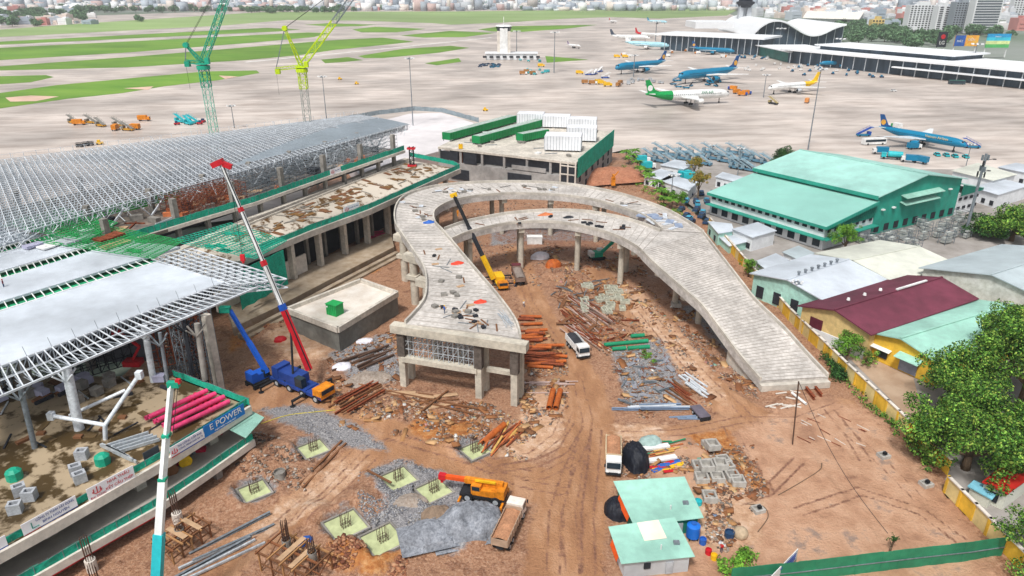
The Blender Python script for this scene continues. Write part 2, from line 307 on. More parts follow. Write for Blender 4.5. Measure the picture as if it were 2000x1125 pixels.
def soil_material():
    m = bpy.data.materials.new('site_soil'); m.use_nodes = True; n = m.node_tree.nodes; L = m.node_tree.links; b = n['Principled BSDF']; b.inputs['Roughness'].default_value = .85; b.inputs['Specular IOR Level'].default_value = .25
    tc = n.new('ShaderNodeTexCoord')
    def noise(sc, det=6, st=None, dist=0):
        q = n.new('ShaderNodeTexNoise'); q.inputs['Scale'].default_value = sc; q.inputs['Detail'].default_value = det; q.inputs['Roughness'].default_value = .68; q.inputs['Distortion'].default_value = dist
        if st: mp = n.new('ShaderNodeMapping'); mp.inputs['Scale'].default_value = st[:3]; mp.inputs['Rotation'].default_value = (0, 0, R_(st[3])); L.new(tc.outputs['Object'], mp.inputs[0]); L.new(mp.outputs[0], q.inputs[0])
        else: L.new(tc.outputs['Object'], q.inputs[0])
        return q.outputs[0]
    def ramp(src, stops):
        r = n.new('ShaderNodeValToRGB'); e = r.color_ramp.elements
        while len(e) < len(stops): e.new(.5)
        for i, (p, c) in enumerate(stops): e[i].position = p; e[i].color = (*srgb(c), 1)
        L.new(src, r.inputs[0]); return r.outputs[0]
    def mix(f, a, c):
        x = n.new('ShaderNodeMix'); x.data_type = 'RGBA'; L.new(f, x.inputs[0]); L.new(a, x.inputs[6]); L.new(c, x.inputs[7]); return x.outputs[2]
    at = n.new('ShaderNodeAttribute'); at.attribute_name = 'soil'; sp = n.new('ShaderNodeSeparateColor'); L.new(at.outputs[0], sp.inputs[0])
    at2 = n.new('ShaderNodeAttribute'); at2.attribute_name = 'soil2'; sp2 = n.new('ShaderNodeSeparateColor'); L.new(at2.outputs[0], sp2.inputs[0])
    def edge(o):
        a = n.new('ShaderNodeMath'); a.operation = 'ADD'; L.new(o, a.inputs[0]); L.new(noise(.7, 5), a.inputs[1])
        r = n.new('ShaderNodeMapRange'); r.inputs[1].default_value = .85; r.inputs[2].default_value = 1.12; L.new(a.outputs[0], r.inputs[0]); return r.outputs[0]
    base = ramp(noise(.35, 8), [(.3, '5A3E30'), (.42, '805C46'), (.5, 'AC866A'), (.58, '8C644A'), (.66, 'C4A48A'), (.75, '6A4C3C')])
    fine = ramp(noise(2.6, 6), [(.35, '5C3C2E'), (.5, 'A87A5E'), (.66, 'D0B09A')])
    f5 = n.new('ShaderNodeValue'); f5.outputs[0].default_value = .42; base = mix(f5.outputs[0], base, fine)
    roadc = ramp(noise(.22, 7, (1, .35, 1, 8)), [(.3, '90664A'), (.5, 'AA7E5C'), (.62, 'BA9070'), (.75, '9E7458')])
    yard = ramp(noise(.16, 8), [(.3, '96705A'), (.45, 'B68C70'), (.58, 'C8A084'), (.66, '968074'), (.8, 'AC9A8A')])
    grav = ramp(noise(3.5, 6), [(.35, '5C5C62'), (.5, '8C8A8C'), (.65, 'B0AEAE')])
    sand = ramp(noise(.5, 7), [(.3, 'A87E60'), (.5, 'C8A284'), (.7, 'DCC2AC')])
    och = ramp(noise(.9, 7), [(.3, '8A4E2A'), (.5, 'B07440'), (.7, 'C89A6A')])
    c = mix(edge(sp.outputs[0]), base, roadc); c = mix(edge(sp2.outputs[1]), c, yard); c = mix(edge(sp.outputs[2]), c, sand); c = mix(edge(sp2.outputs[0]), c, och); c = mix(edge(sp.outputs[1]), c, grav); trk = ramp(noise(1.5, 5), [(.35, '6E4C3C'), (.6, '946C58')]); c = mix(edge(sp2.outputs[2]), c, trk)
    L.new(c, b.inputs['Base Color'])
    wr = n.new('ShaderNodeMapRange'); wr.inputs[1].default_value = .4; wr.inputs[2].default_value = .7; wr.inputs[3].default_value = .35; wr.inputs[4].default_value = .9; L.new(noise(.15, 4), wr.inputs[0]); L.new(wr.outputs[0], b.inputs['Roughness'])
    bp = n.new('ShaderNodeBump'); bp.inputs['Strength'].default_value = 1; bp.inputs['Distance'].default_value = .35; L.new(noise(2.2, 7), bp.inputs['Height']); L.new(bp.outputs[0], b.inputs['Normal'])
    return m
def build_site():
    xs = np.concatenate([np.arange(-78, 75.01, .42)]); ys = np.concatenate([np.arange(55, 150, .42), np.arange(150, 330, .8)])
    X, Y = np.meshgrid(xs, ys); h = hgt(X, Y)
    site = XY([(1040, 220), (1205, 280), (1290, 360), (1385, 440), (1500, 570), (1620, 690), (1850, 925), (1845, 962), (1985, 1100), (2100, 1300)])+[(70, 50), (-90, 50), (-90, 280), (-20, 330)]
    d = sdist(X, Y, site); h = np.where(d > 0, -1.2, np.where(d > -1.5, np.minimum(h, .1), h))
    V = np.stack([X, Y, h], -1).reshape(-1, 3); ny, nx = X.shape
    i = np.arange(ny-1)[:, None]*nx+np.arange(nx-1)[None]; Fq = np.stack([i, i+1, i+nx+1, i+nx], -1).reshape(-1, 4)
    mid = (d[:-1, :-1].reshape(-1) < .3); Fq = Fq[mid]
    o = npmesh('construction_ground', V, Fq, soil_material(), smooth=True, kind='structure')
    def soft(dd, s=1.0): return np.clip(.5-dd/s*.5, 0, 1)
    road = np.zeros(X.shape)
    for pts, w0, w1 in ROAD:
        ww = w0+(w1-w0)*np.clip((150-Y)/60, 0, 1); road = np.maximum(road, soft(sdist(X, Y, XY(pts), False)-ww, 1.6))
    def mx(L_, s=2.0):
        r = np.zeros(X.shape)
        for q in L_: r = np.maximum(r, soft(sdist(X, Y, q), s))
        return r
    gr = mx(GRAVEL); sa = mx(SAND, 3); oc = mx(OCHRE); ya = mx([YARD], 4)
    tr = np.zeros(X.shape)
    for k, pts in enumerate(TRACKS):
        q = np.array(XY(pts))
        for off in (-.9, .9):
            dq = np.gradient(q, axis=0); nn = np.stack([-dq[:, 1], dq[:, 0]], -1); nn /= np.linalg.norm(nn, axis=1)[:, None]; tr = np.maximum(tr, np.clip(1-sdist(X, Y, q+nn*off, False)/.55, 0, 1)*(.6+.06*(k % 3)))
    tr = np.maximum(tr, mx(CHURN, 1.5)*.5)
    for (a, b), lx, ly in PITS:
        p = G(a, b); dd = np.hypot(X-p.x, Y-p.y); gr = np.maximum(gr, soft(dd-3.6, 1.5)*.75)
    for nm, ch in (('soil', (road, gr, sa)), ('soil2', (oc, ya, tr))):
        at = o.data.color_attributes.new(nm, 'FLOAT_COLOR', 'POINT'); at.data.foreach_set('color', np.stack([*ch, np.ones(X.shape)], -1).astype(np.float32).ravel())
build_site()
# far ground to the horizon, airfield and compound sheets
citygr = M('city_ground', '8E948E', .9, scale=.004, col2='667862', stain=.2)
g = MB(); g.prism([(-14000, -500), (14000, -500), (14000, 16000), (-14000, 16000)], -4, -1.3); struct('ground', g, citygr)
apron_m = M('apron_concrete', 'A4968C', .42, scale=.09, col2='CEC3BA', stretch=(3, .8, 1, -6), stain=.3, bump=.15, rp=(.3, .6))
taxi_m = M('taxiway_concrete', 'D2C8C2', .8, scale=.02, var=.06, stain=.08)
grass_m = M('grass', '76983A', .95, scale=.035, col2='58842A', stretch=(3, 1, 1, 10), stain=.22, bump=.4)
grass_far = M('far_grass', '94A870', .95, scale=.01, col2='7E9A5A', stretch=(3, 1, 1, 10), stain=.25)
ap = [(-700, 300), (-100, 235), (-60, 235), (-30, 290), tuple(G(1225, 285)[:2]), tuple(G(1420, 330)[:2]), tuple(G(1780, 335)[:2]), tuple(G(1960, 330)[:2]), tuple(G(2300, 330)[:2]), (900, 420)]
far = XY([(2400, 170), (2000, 150), (1480, 96), (1470, 45), (1400, 17), (500, 20), (-300, 45)])
poly_sheet('apron', [(-700, 300), (-150, 200), (-30, 260), tuple(G(1225, 290)[:2]), tuple(G(1420, 332)[:2]), tuple(G(1780, 335)[:2]), tuple(G(1960, 330)[:2]), tuple(G(2300, 330)[:2])]+far+[(-3500, 2000), (-2000, 500)], -.3, apron_m)
def gpoly(pts, mat, z, name='grass_field', seg=1):
    poly_sheet(name, XY(pts), z, mat)
GP = [([(-60, 62), (170, 45), (520, 23), (900, 22), (1250, 18), (1400, 16), (1440, 19), (1420, 30), (1290, 36), (1190, 33), (1110, 36), (980, 44), (880, 48), (845, 45), (700, 40), (560, 39), (430, 50), (0, 72), (-60, 76)], 0),
 ([(-60, 85), (0, 81), (520, 54), (587, 57), (545, 61), (480, 64), (0, 87), (-60, 91)], 1), ([(595, 48), (640, 45), (735, 48), (700, 51), (650, 52)], 1), ([(688, 57), (733, 52), (832, 56), (773, 63), (706, 63)], 1),
 ([(781, 69), (880, 60), (968, 64), (907, 72), (826, 73)], 1), ([(-60, 97), (0, 93), (480, 69), (600, 63), (645, 64), (613, 72), (480, 84), (250, 102), (0, 117), (-60, 122)], 1),
 ([(-60, 132), (0, 129), (250, 111), (480, 92), (587, 83), (667, 77), (747, 73), (808, 81), (773, 85), (653, 97), (587, 107), (480, 117), (250, 131), (0, 137), (-60, 140)], 1),
 ([(699, 109), (787, 95), (880, 89), (917, 93), (853, 103), (747, 113), (712, 113)], 1), ([(627, 116), (680, 111), (709, 117), (667, 121), (635, 123)], 1), ([(829, 123), (896, 113), (901, 120), (853, 127)], 1),
 ([(933, 57), (980, 51), (1167, 48), (1113, 55), (1020, 62), (960, 61)], 1), ([(1065, 109), (1150, 116), (1068, 122)], 1), ([(-60, 150), (90, 146), (105, 150), (60, 160), (0, 164), (-60, 168)], 1),
 ([(-60, 186), (0, 181), (107, 166), (267, 151), (400, 139), (501, 137), (507, 142), (427, 156), (320, 168), (240, 181), (133, 192), (0, 211), (-60, 222)], 1)]
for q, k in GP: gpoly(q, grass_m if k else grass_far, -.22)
# pale bare patches in the grass
bare = M('bare_earth', 'D8B8A4', .9, scale=.05)
for q in ([(10, 190), (60, 186), (115, 188), (70, 197), (20, 198)], [(240, 172), (300, 168), (290, 175)], [(427, 147), (465, 149), (440, 154)]): gpoly(q, bare, -.16, 'bare_patch')
for a, b, w_ in (((0, 84.5), (520, 59), 5), ((-60, 74), (560, 42), 9), ((0, 181), (300, 147), 3)): pass
mark = M('runway_paint', 'F0EEEA', .7, var=.05)
for pts in ([(-60, 92.5), (0, 89.5), (480, 66.5), (560, 62.5)], [(-60, 77.5), (0, 75), (430, 53), (560, 44)], [(980, 46), (1190, 38)], [(480, 121), (740, 96), (960, 73)]):
    m = MB(); q = [G(*a) for a in pts]
    for a, b in zip(q, q[1:]):
        a.z = b.z = -.2; n_ = (b-a).cross(Vector((0, 0, 1))).normalized()*2.2; m.add([a-n_, b-n_, b+n_, a+n_], [(0, 1, 2, 3)])
    struct('taxiway_marking', m, mark)
compound_m = M('compound_paving', 'A8A29E', .85, scale=.15, col2='8A847E', stain=.2)
poly_sheet('compound_yard', XY([(1225, 290), (1780, 330), (2400, 330), (2600, 1500), (1990, 1110), (1845, 945), (1850, 915), (1640, 705), (1530, 600), (1390, 430), (1280, 350)]), -.1, compound_m)
lane = M('sandy_lane', 'BFA68E', .9, scale=.2, col2='A88C74', stain=.15, bump=.3)
poly_sheet('sandy_lane', XY([(1560, 640), (1640, 650), (1700, 690), (1780, 720), (1800, 800), (1850, 900), (1760, 800), (1660, 700)]), -.05, lane)
# ================================================================ CURVED RAMP VIADUCT
def crom(P, n=6):
    P = [Vector(p) for p in P]; Q = [P[0]*2-P[1]]+P+[P[-1]*2-P[-2]]; out = []
    for i in range(1, len(Q)-2):
        a, b, c, d = Q[i-1:i+3]
        for k in range(n): t = k/n; out.append(.5*((2*b)+(c-a)*t+(2*a-5*b+4*c-d)*t*t+(3*b-3*c+d-a)*t**3))
    return out+[P[-1]]
def resample(P, n):
    P = [Vector(p) for p in P]; d = [0]
    for a, b in zip(P, P[1:]): d.append(d[-1]+(b-a).length)
    out = []
    for i in range(n+1):
        t = d[-1]*i/n; k = max(j for j in range(len(d)) if d[j] <= t+1e-6); k = min(k, len(P)-2); u = (t-d[k])/max(1e-6, d[k+1]-d[k]); out.append(P[k].lerp(P[k+1], u))
    return out
deck_m = M('deck_concrete', 'A8A29C', .9, scale=1.1, col2='CEC9C4', stain=.2, bump=.4)
parap_m = M('parapet_concrete', 'BFB9AF', .9, scale=.9, var=.16, stain=.22)
pier_m = M('pier_concrete', 'BDB6A8', .9, scale=1.2, var=.18, stain=.2)
form_m = M('stained_formwork', '5C544E', .9, scale=1.5, var=.35)
via = thing('curved_ramp_viaduct', 'unfinished curved concrete road ramp on piers looping round the middle of the building site', 'ramp', (0, 150, 0))
def deck(Lp, Rp, n, thick=1.5, par=(1, 1), name='deck', ribs=None, dense=6):
    A = resample(crom([G(*q) for q in Lp], dense), n); B = resample(crom([G(*q) for q in Rp], dense), n)
    V = []
    for a, b in zip(A, B): V += [a, b, b-Vector((0, 0, thick)), a-Vector((0, 0, thick))]
    F = []
    for i in range(n):
        o = i*4
        for k in range(4): F.append((o+k, o+(k+1) % 4, o+4+(k+1) % 4, o+4+k))
    F += [(0, 3, 2, 1), (n*4, n*4+1, n*4+2, n*4+3)]
    m = MB(); m.add(V, F); m.build(name, deck_m, via, True)
    for side, on in ((A, par[0]), (B, par[1])):
        if not on: continue
        oth = B if side is A else A; m = MB(); V = []
        for a, b in zip(side, oth):
            q = (b-a).normalized()*.35; h_ = Vector((0, 0, .75)); V += [a-q*.1, a+q, a+q+h_, a-q*.1+h_]
        F = [(i*4+k, i*4+(k+1) % 4, i*4+4+(k+1) % 4, i*4+4+k) for i in range(n) for k in range(4)]+[(0, 3, 2, 1), (n*4, n*4+1, n*4+2, n*4+3)]
        m.add(V, F); m.build('parapet', parap_m, via, True)
    if ribs:
        m = MB(); Lt = sum((b-a).length for a, b in zip(A, A[1:])); k = int(Lt/ribs)
        A2 = resample(A, k); B2 = resample(B, k)
        for a, b in zip(A2, B2):
            t0 = random.uniform(.03, .15); t1 = random.uniform(.8, .97); m.bar(a.lerp(b, t0)+Vector((0, 0, .03)), a.lerp(b, t1)+Vector((0, 0, .03)), .09, .05)
        m.build('deck_joint', M('joint', 'A09890', .9, stain=.3), via, True)
    return A, B
ZA = 13.5
A1 = deck([(780, 453, ZA), (805, 490, ZA), (827, 525, ZA), (832, 560, ZA), (826, 590, ZA), (800, 622, ZA), (790, 632, ZA)], [(864, 450, ZA), (888, 478, ZA), (907, 501, ZA), (940, 540, ZA), (973, 579, ZA), (1008, 628, ZA), (1018, 660, ZA)], 24, par=(1, 1), ribs=1.9)
A2 = deck([(780, 453, ZA), (771, 437, ZA), (770, 415, ZA), (778, 395, ZA), (800, 379, ZA), (850, 365, ZA), (920, 358, ZA), (1010, 356, ZA), (1100, 360, ZA), (1200, 377, ZA), (1290, 406, ZA), (1340, 432, ZA), (1375, 455, ZA)],
     [(864, 450, ZA), (852, 438, ZA), (848, 424, ZA), (853, 411, ZA), (880, 396, ZA), (925, 386, ZA), (1000, 380, ZA), (1100, 384, ZA), (1170, 395, ZA), (1230, 413, ZA), (1265, 428, ZA), (1292, 450, ZA)], 60, ribs=2.6)
A3 = deck([(867, 449, ZA), (900, 437, ZA), (933, 429, ZA), (1000, 417, ZA), (1080, 412, ZA), (1150, 415, ZA), (1220, 428, ZA), (1262, 441, ZA), (1290, 452, ZA)],
     [(884, 469, ZA), (905, 460, ZA), (933, 451, ZA), (1000, 438, ZA), (1080, 436, ZA), (1150, 447, ZA), (1200, 462, ZA), (1236, 480, ZA), (1252, 492, ZA)], 44, ribs=2.6)
A4 = deck([(1290, 455, ZA), (1375, 457, ZA), (1400, 490, 11), (1450, 555, 8.5), (1530, 640, 5), (1575, 690, 3.2), (1620, 728, 1.9)],
     [(1251, 492, ZA), (1280, 522, 11.4), (1340, 573, 9.5), (1372, 602, 8.3), (1412, 655, 5.6), (1446, 700, 3.6), (1484, 742, 1.9)], 44, par=(0, 0), name='_x', dense=4) if 0 else None
def ramp_d():
    Lp = [(1252, 492, ZA), (1282, 522, 12.4), (1340, 573, 10.2), (1372, 602, 8.8), (1412, 655, 6.0), (1446, 700, 4.0), (1484, 744, 1.9)]
    Rp = [(1373, 455, ZA), (1400, 490, 12.3), (1450, 555, 10), (1478, 590, 8.6), (1530, 640, 6.0), (1575, 690, 3.9), (1618, 736, 1.9)]
    return deck(Lp, Rp, 40, thick=1.7, name='ramp_deck', ribs=.75)
A4 = ramp_d()
m = MB(); m.slab3([G(1290, 451.5, ZA-.02), G(1374, 455.5, ZA-.02), G(1252, 493, ZA-.02)], 1.4); m.build('deck', deck_m, via, True)
# solid abutment walls under the low part of the ramp
for side in A4:
    m = MB(); a = side[30:]
    for p, q in zip(a, a[1:]): m.add([p-Vector((0, 0, 1.6)), q-Vector((0, 0, 1.6)), (q.x, q.y, -.3), (p.x, p.y, -.3)], [(0, 1, 2, 3)])
    c = A4[1 if side is A4[0] else 0]
m = MB(); n0 = 30
for i in range(n0, 40):
    a, b, c, d = A4[0][i], A4[0][i+1], A4[1][i+1], A4[1][i]; i1 = .04
    m.slab3([a.lerp(d, i1)-Vector((0, 0, 1.7)), b.lerp(c, i1)-Vector((0, 0, 1.7)), c.lerp(b, i1)-Vector((0, 0, 1.7)), d.lerp(a, i1)-Vector((0, 0, 1.7))], max(.3, min(b.z, a.z)-1.5))
m.build('abutment', parap_m, via, True)
m = MB(); e0, e1 = A4[0][40], A4[1][40]; dv = (e1-e0).normalized(); fw = Vector((dv.y, -dv.x, 0))
m.bar(e0+fw*.55-Vector((0, 0, 1.2)), e1+fw*.55-Vector((0, 0, 1.2)), 1.1, 1.3); m.build('end_beam', parap_m, via, True)
def pier(p, ztop, r=.85, cap=None, ang=0):
    m = MB(); m.cyl((p.x, p.y, -.8), (p.x, p.y, ztop), r, n=14); o = m.build('pier', pier_m, via, True, smooth=2)
    if cap: c = MB(); c.box((p.x, p.y, ztop+.55), (cap, 2.0, 1.3), ang); c.build('pier_cap', pier_m, o, True)
for A, idx in ((A2, (10, 18, 26, 34, 42, 50)), (A3, (5, 16, 27, 37))):
    for i in idx:
        a, b = A[0][i], A[1][i]; an = math.atan2(b.y-a.y, b.x-a.x); mid = a.lerp(b, .5); W_ = (b-a).length
        for t in (.22, .78): pier(a.lerp(b, t), a.z-2.8, .75)
        m = MB(); m.box((mid.x, mid.y, a.z-2.15), (W_*.92, 1.6, 1.3), an); m.build('pier_cap', pier_m, via, True)
for i in (6, 15):
    a, b = A4[0][i], A4[1][i]; an = math.atan2(b.y-a.y, b.x-a.x); mid = a.lerp(b, .5)
    for t in (.4, .8): q = a.lerp(b, t); pier(q, q.z-3, .7)
    m = MB(); m.bar(a.lerp(b, .05)-Vector((0, 0, 2.35)), a.lerp(b, .95)-Vector((0, 0, 2.35)), 1.4, 1.3); m.build('pier_cap', pier_m, via, True)
# left-hand piers whose caps stick out beyond the near deck
for (x, y), l in (((778, 456), 4.5), ((797, 494), 4.5), ((823, 542), 4.5), ((838, 585), 4)):
    p = G(x, y, ZA-.4); q = p+Vector((7.5, -3.4, 0)); d = (q-p).normalized(); m = MB(); m.bar(p-d*1.0-Vector((0, 0, .9)), q-Vector((0, 0, 1.8)), 2.2, 1.7); m.build('pier_cap', pier_m, via, True)
    pier(p+d*1.3, ZA-2, 1.0); pier(p+d*7, ZA-2.3, 1.0)
    m = MB(); m.box((p.x+1.3*d.x, p.y+1.3*d.y, ZA-6.2), (2.9, 2.9, 1.0), -.4); m.build('pier_collar', pier_m, via, True)
# front bent
fl, fr = G(768, 630, ZA), G(1024, 668, ZA); fd = (fr-fl).normalized(); fn = Vector((-fd.y, fd.x, 0))
m = MB(); m.bar(fl-fd*.3+Vector((0, 0, -.95)), fr+fd*.6+Vector((0, 0, -.95)), 2.0, 1.6); m.build('cap_beam', pier_m, via, True)
Lw = (fr-fl).length
for t, bk in ((.055, 0), (.055, 3.2), (.66, 0), (.66, 3.2), (.93, 0), (.93, 3.2)):
    p = fl+fd*Lw*t+fn*(bk+.2); o = MB(); o.box((p.x, p.y, 5.4), (1.25, 1.25, 12.9), math.atan2(fd.y, fd.x)); q = o.build('pier', pier_m, via, True)
    if bk == 0:
        c = MB(); c.box((p.x, p.y, 9.1), (1.5, 1.4, 4.8), math.atan2(fd.y, fd.x)); c.build('formwork', form_m, q, True)
m = MB(); m.bar(fl+fd*1.5+Vector((0, 0, -7.3)), fl+fd*(Lw*.66-.2)+Vector((0, 0, -7.3)), 1.5, 1.0); m.build('lower_beam', pier_m, via, True)
m = MB(); m.bar(fl+fd*(Lw*.66+.9)+fn*2+Vector((0, 0, -7.9)), fl+fd*(Lw*.93-.9)+fn*2+Vector((0, 0, -7.9)), 1.0, .8); m.build('lower_beam', pier_m, via, True)
# shoring scaffold between the beams
def scaffold(name, label, a, b, depth, z0, z1, nx, nz, nd, mat, group=None, t=.09):
    s = thing(name, label, 'scaffold', (a.x, a.y, 0), 0, group); d = (b-a); L = d.length; d.normalize(); nn = Vector((-d.y, d.x, 0)); m = MB(); m2 = MB()
    P = lambda i, j, k: Vector((a.x, a.y, 0))+d*(L*i/nx)+nn*(depth*j/max(1, nd))+Vector((0, 0, z0+(z1-z0)*k/nz))
    for j in range(nd+1):
        for i in range(nx+1): m.bar(P(i, j, 0), P(i, j, nz), t)
        for k in range(nz+1): m.bar(P(0, j, k), P(nx, j, k), t)
        for k in range(nz):
            for i in range(nx):
                if (i+k+j) % 2: m2.bar(P(i, j, k), P(i+1, j, k+1), t*.7)
    for i in range(nx+1):
        for k in range(nz+1): m2.bar(P(i, 0, k), P(i, nd, k), t*.7)
    m.build('frame', mat, s, True); m2.build('brace', mat, s, True); return s
scaffold('shoring_scaffold', 'silver lattice shoring packed between the two beams under the front edge of the curved ramp', fl+fd*1.8+fn*.1, fl+fd*(Lw*.66-1)+fn*.1, 6, 6.6, 11.6, 14, 3, 3, steel, t=.12)
# ================================================================ TERMINAL SHELL (left, under construction)
term = thing('road_deck_building', 'long concrete terminal frame with an upper road deck full of puddles and columned bays below', 'unfinished building', (-45, 195, 0))
def wpart(mb, name, mat, par, **k): return mb.build(name, mat, par, True, **k)
dn = [G(410, 533, 13.3), G(500, 495, 13.3), G(610, 450, 13.3), G(720, 410, 13.3), G(810, 369, 13.3), G(898, 330, 13.3)]
df = [G(300, 512, 13.3), G(370, 480, 13.3), G(485, 430, 13.3), G(600, 385, 13.3), G(700, 346, 13.3), G(792, 312, 13.3)]
m = MB()
for i in range(5): m.slab3([dn[i], dn[i+1], df[i+1], df[i]], 1.2)
wpart(m, 'deck', M('stained_deck', 'C4BAAC', .5, scale=.28, col2='5E4426', stretch=(2.2, .8, 1, 62), stain=.25, bump=.2, rp=(.52, .6)), term)
m = MB()
for a, b in zip(dn, dn[1:]): m.bar(a+Vector((0.15, -.1, -.6)), b+Vector((.15, -.1, -.6)), .6, 1.6)
wpart(m, 'edge_beam', parap_m, term)
e = (dn[-1]-dn[0]).normalized(); en = Vector((-e.y, e.x, 0)); Ld = (dn[-1]-dn[0]).length
for t in (.24, .335, .43, .525, .62, .71, .79, .86, .93):
    p = dn[0]+e*Ld*t+en*1.2
    # follow the real edge
    i = min(4, int(t*5)); m = MB(); m.box((p.x, p.y, 5.7), (1.1, 1.6, 12.9), math.atan2(e.y, e.x)); wpart(m, 'column', concrete, term)
m = MB()
for i in range(14):
    for j in (6.5,): p = dn[0]+e*Ld*(.08+i*.066)+en*j; m = MB(); m.box((p.x, p.y, 5.6), (.9, .9, 12.9), math.atan2(e.y, e.x)); wpart(m, 'column', conc_dark, term)
m = MB(); a = dn[0]+en*9.5; b = dn[-1]+en*9.5; m.bar(Vector((a.x, a.y, 6)), Vector((b.x, b.y, 6)), .4, 12); wpart(m, 'shaded_back_wall', dark, term)  # near-black wall: the deep shade of the bays is put into its colour
m = MB()
for i in range(5): a, b = df[i], df[i+1]; m.bar(a+Vector((.6, -.3, .35)), b+Vector((.6, -.3, .35)), 2.0, .7); m.bar(a+Vector((2.8, -1.5, .2)), b+Vector((2.8, -1.5, .2)), .4, .6)
wpart(m, 'kerb_beam', concrete, term)
# ground-level podium walkway in front of the bays
m = MB(); pod = XY([(455, 640), (540, 600), (640, 548), (770, 482), (762, 452), (640, 500), (540, 545), (440, 590)], 2.2); m.prism(pod, -.5, 2.2); wpart(m, 'podium', M('dusty_concrete', 'A89A88', .9, scale=.4, col2='8C7A64', stain=.25, bump=.3), term)
m = MB()
for dz, off in ((1.3, 1.3), (.6, 2.6)):
    q = [G(458, 643, 2.2), G(540, 602, 2.2), G(640, 549, 2.2), G(768, 484, 2.2)]
    for a, b in zip(q, q[1:]): o_ = Vector((off*.87, -off*.48, 0)); a = a+o_; b = b+o_; m.bar(Vector((a.x, a.y, dz/2)), Vector((b.x, b.y, dz/2)), 1.3, dz)
wpart(m, 'podium_step', M('dusty_concrete', 'A89A88'), term)
bm_ = MB(); q = [G(425, 610, 2.2), G(505, 572, 2.2), G(600, 528, 2.2)]
for a, b in zip(q, q[1:]): bm_.bar(Vector((a.x, a.y, 4.6)), Vector((b.x, b.y, 4.6)), .5, 4.8)
wpart(bm_, 'low_wall', conc_pale, term)
for x, y in ((513, 583), (493, 592)):
    p = G(x, y, 3.4); o = MB(); o.box((p.x, p.y, 4.6), (1.6, .5, 1.3), R_(62)); wpart(o, 'window', dark, term)
# netting along deck edges
def net(name, label, pts, h, mat, cat='safety net', group=None, t=.07, lean=0):
    s = thing(name, label, cat, (pts[0].x, pts[0].y, pts[0].z), 0, group); m = MB(); f = MB(); up = Vector((0, 0, h))
    for a, b in zip(pts, pts[1:]):
        n = max(2, int((b-a).length/1.6)); d = (b-a)/n; nn = Vector((-d.y, d.x, 0)).normalized(); pr = [random.uniform(-.12, .12) for _ in range(n+1)]; hh = [h*random.uniform(.88, 1.05) for _ in range(n+1)]
        for i in range(n):
            q0 = a+d*i; q1 = a+d*(i+1); m.add([q0, q1, q1+nn*pr[i+1]+Vector((0, 0, hh[i+1])), q0+nn*pr[i]+Vector((0, 0, hh[i])), q0+nn*t, q1+nn*t, q1+nn*(pr[i+1]+t)+Vector((0, 0, hh[i+1])), q0+nn*(pr[i]+t)+Vector((0, 0, hh[i]))],
                  [(0, 1, 2, 3), (7, 6, 5, 4), (3, 2, 6, 7), (0, 4, 5, 1), (0, 3, 7, 4), (1, 5, 6, 2)])
            f.bar(q0, q0+Vector((0, 0, h*1.12)), .06)
        f.bar(a+up, b+up, .05)
    m.build('net', mat, s, True); f.build('posts', steel_d, s, True); return s
up = Vector((0, 0, .25))
net('safety_net', 'teal safety net along the near edge of the puddled road deck', [p+up for p in dn[1:]], 1.5, teal)
net('safety_net', 'short teal net across the far end of the puddled road deck', [dn[-1]+up, G(885, 322, 13.3), G(800, 305, 13.3)], 1.5, teal)
# upper floor (level 18)
upf = thing('upper_floor_frame', 'concrete upper floor with tall grey columns standing under the steel space frame roof', 'unfinished building', (-70, 190, 0))
un = [G(190, 492, 18), G(250, 470, 18), G(375, 432, 18), G(500, 395, 18), G(640, 345, 18), G(790, 294, 18)]
ue = (un[-1]-un[0]).normalized(); unn = Vector((-ue.y, ue.x, 0))
m = MB(); m.slab3([un[0], un[2], un[5], un[5]+unn*42, un[2]+unn*52, un[0]+unn*52], .7); wpart(m, 'slab', M('cluttered_slab', '8A7C6E', .8, scale=.5, col2='4C4A4C', stain=.3, bump=.4), upf)
m = MB()
for a, b in zip(un, un[1:]): m.bar(a+Vector((.1, 0, -.3)), b+Vector((.1, 0, -.3)), .5, .9)
wpart(m, 'edge_beam', conc_pale, upf)
Lu = (un[-1]-un[0]).length
for i in range(13):
    p = un[0]+ue*Lu*(i+.4)/13+unn*.9; p = Vector((p.x, p.y, 0)); m = MB(); m.box((p.x, p.y, 15.4), (1.1, 1.1, 4.4), math.atan2(ue.y, ue.x)); wpart(m, 'lower_column', conc_dark, upf)
    if i % 2 == 0: m = MB(); m.box((p.x, p.y, 21.2), (1.3, 1.3, 6.6), math.atan2(ue.y, ue.x)); wpart(m, 'column', conc_dark, upf)
for j in (14, 28, 42):
    for i in range(7): p = un[0]+ue*Lu*(i+.5)/7+unn*j; m = MB(); m.box((p.x, p.y, 21.2), (1.2, 1.2, 6.6)); wpart(m, 'column', conc_dark, upf)
m = MB(); a = un[0]+unn*10; b = un[-1]+unn*10; m.bar(Vector((a.x, a.y, 15)), Vector((b.x, b.y, 15)), .4, 4.6); wpart(m, 'shaded_back_wall', M('shaded_blockwork', '5E6068'), upf)
net('safety_net', 'long teal net along the upper floor edge below the space frame roof', [p+up for p in un[1:]], 1.6, teal)
# intermediate scaffold / steel storey at 22 m
for k, (a, b) in enumerate(((un[2]+unn*3, un[3]+unn*3), (un[3]+ue*2+unn*3, un[4]+unn*3), (un[4]+ue*2+unn*3, un[5]+unn*3))):
    scaffold('steel_scaffold', ['rusty grey scaffold under the roof behind the red crane boom head', 'grey scaffold on the upper floor between the boom head and the small white banner', 'grey scaffold on the upper floor at the far right end of the space frame roof'][k],
             Vector((a.x, a.y, 0)), Vector((b.x, b.y, 0)), 9, 18.1, 23.2, 12, 4, 3, [rust, steel_d, steel][k], t=.1)
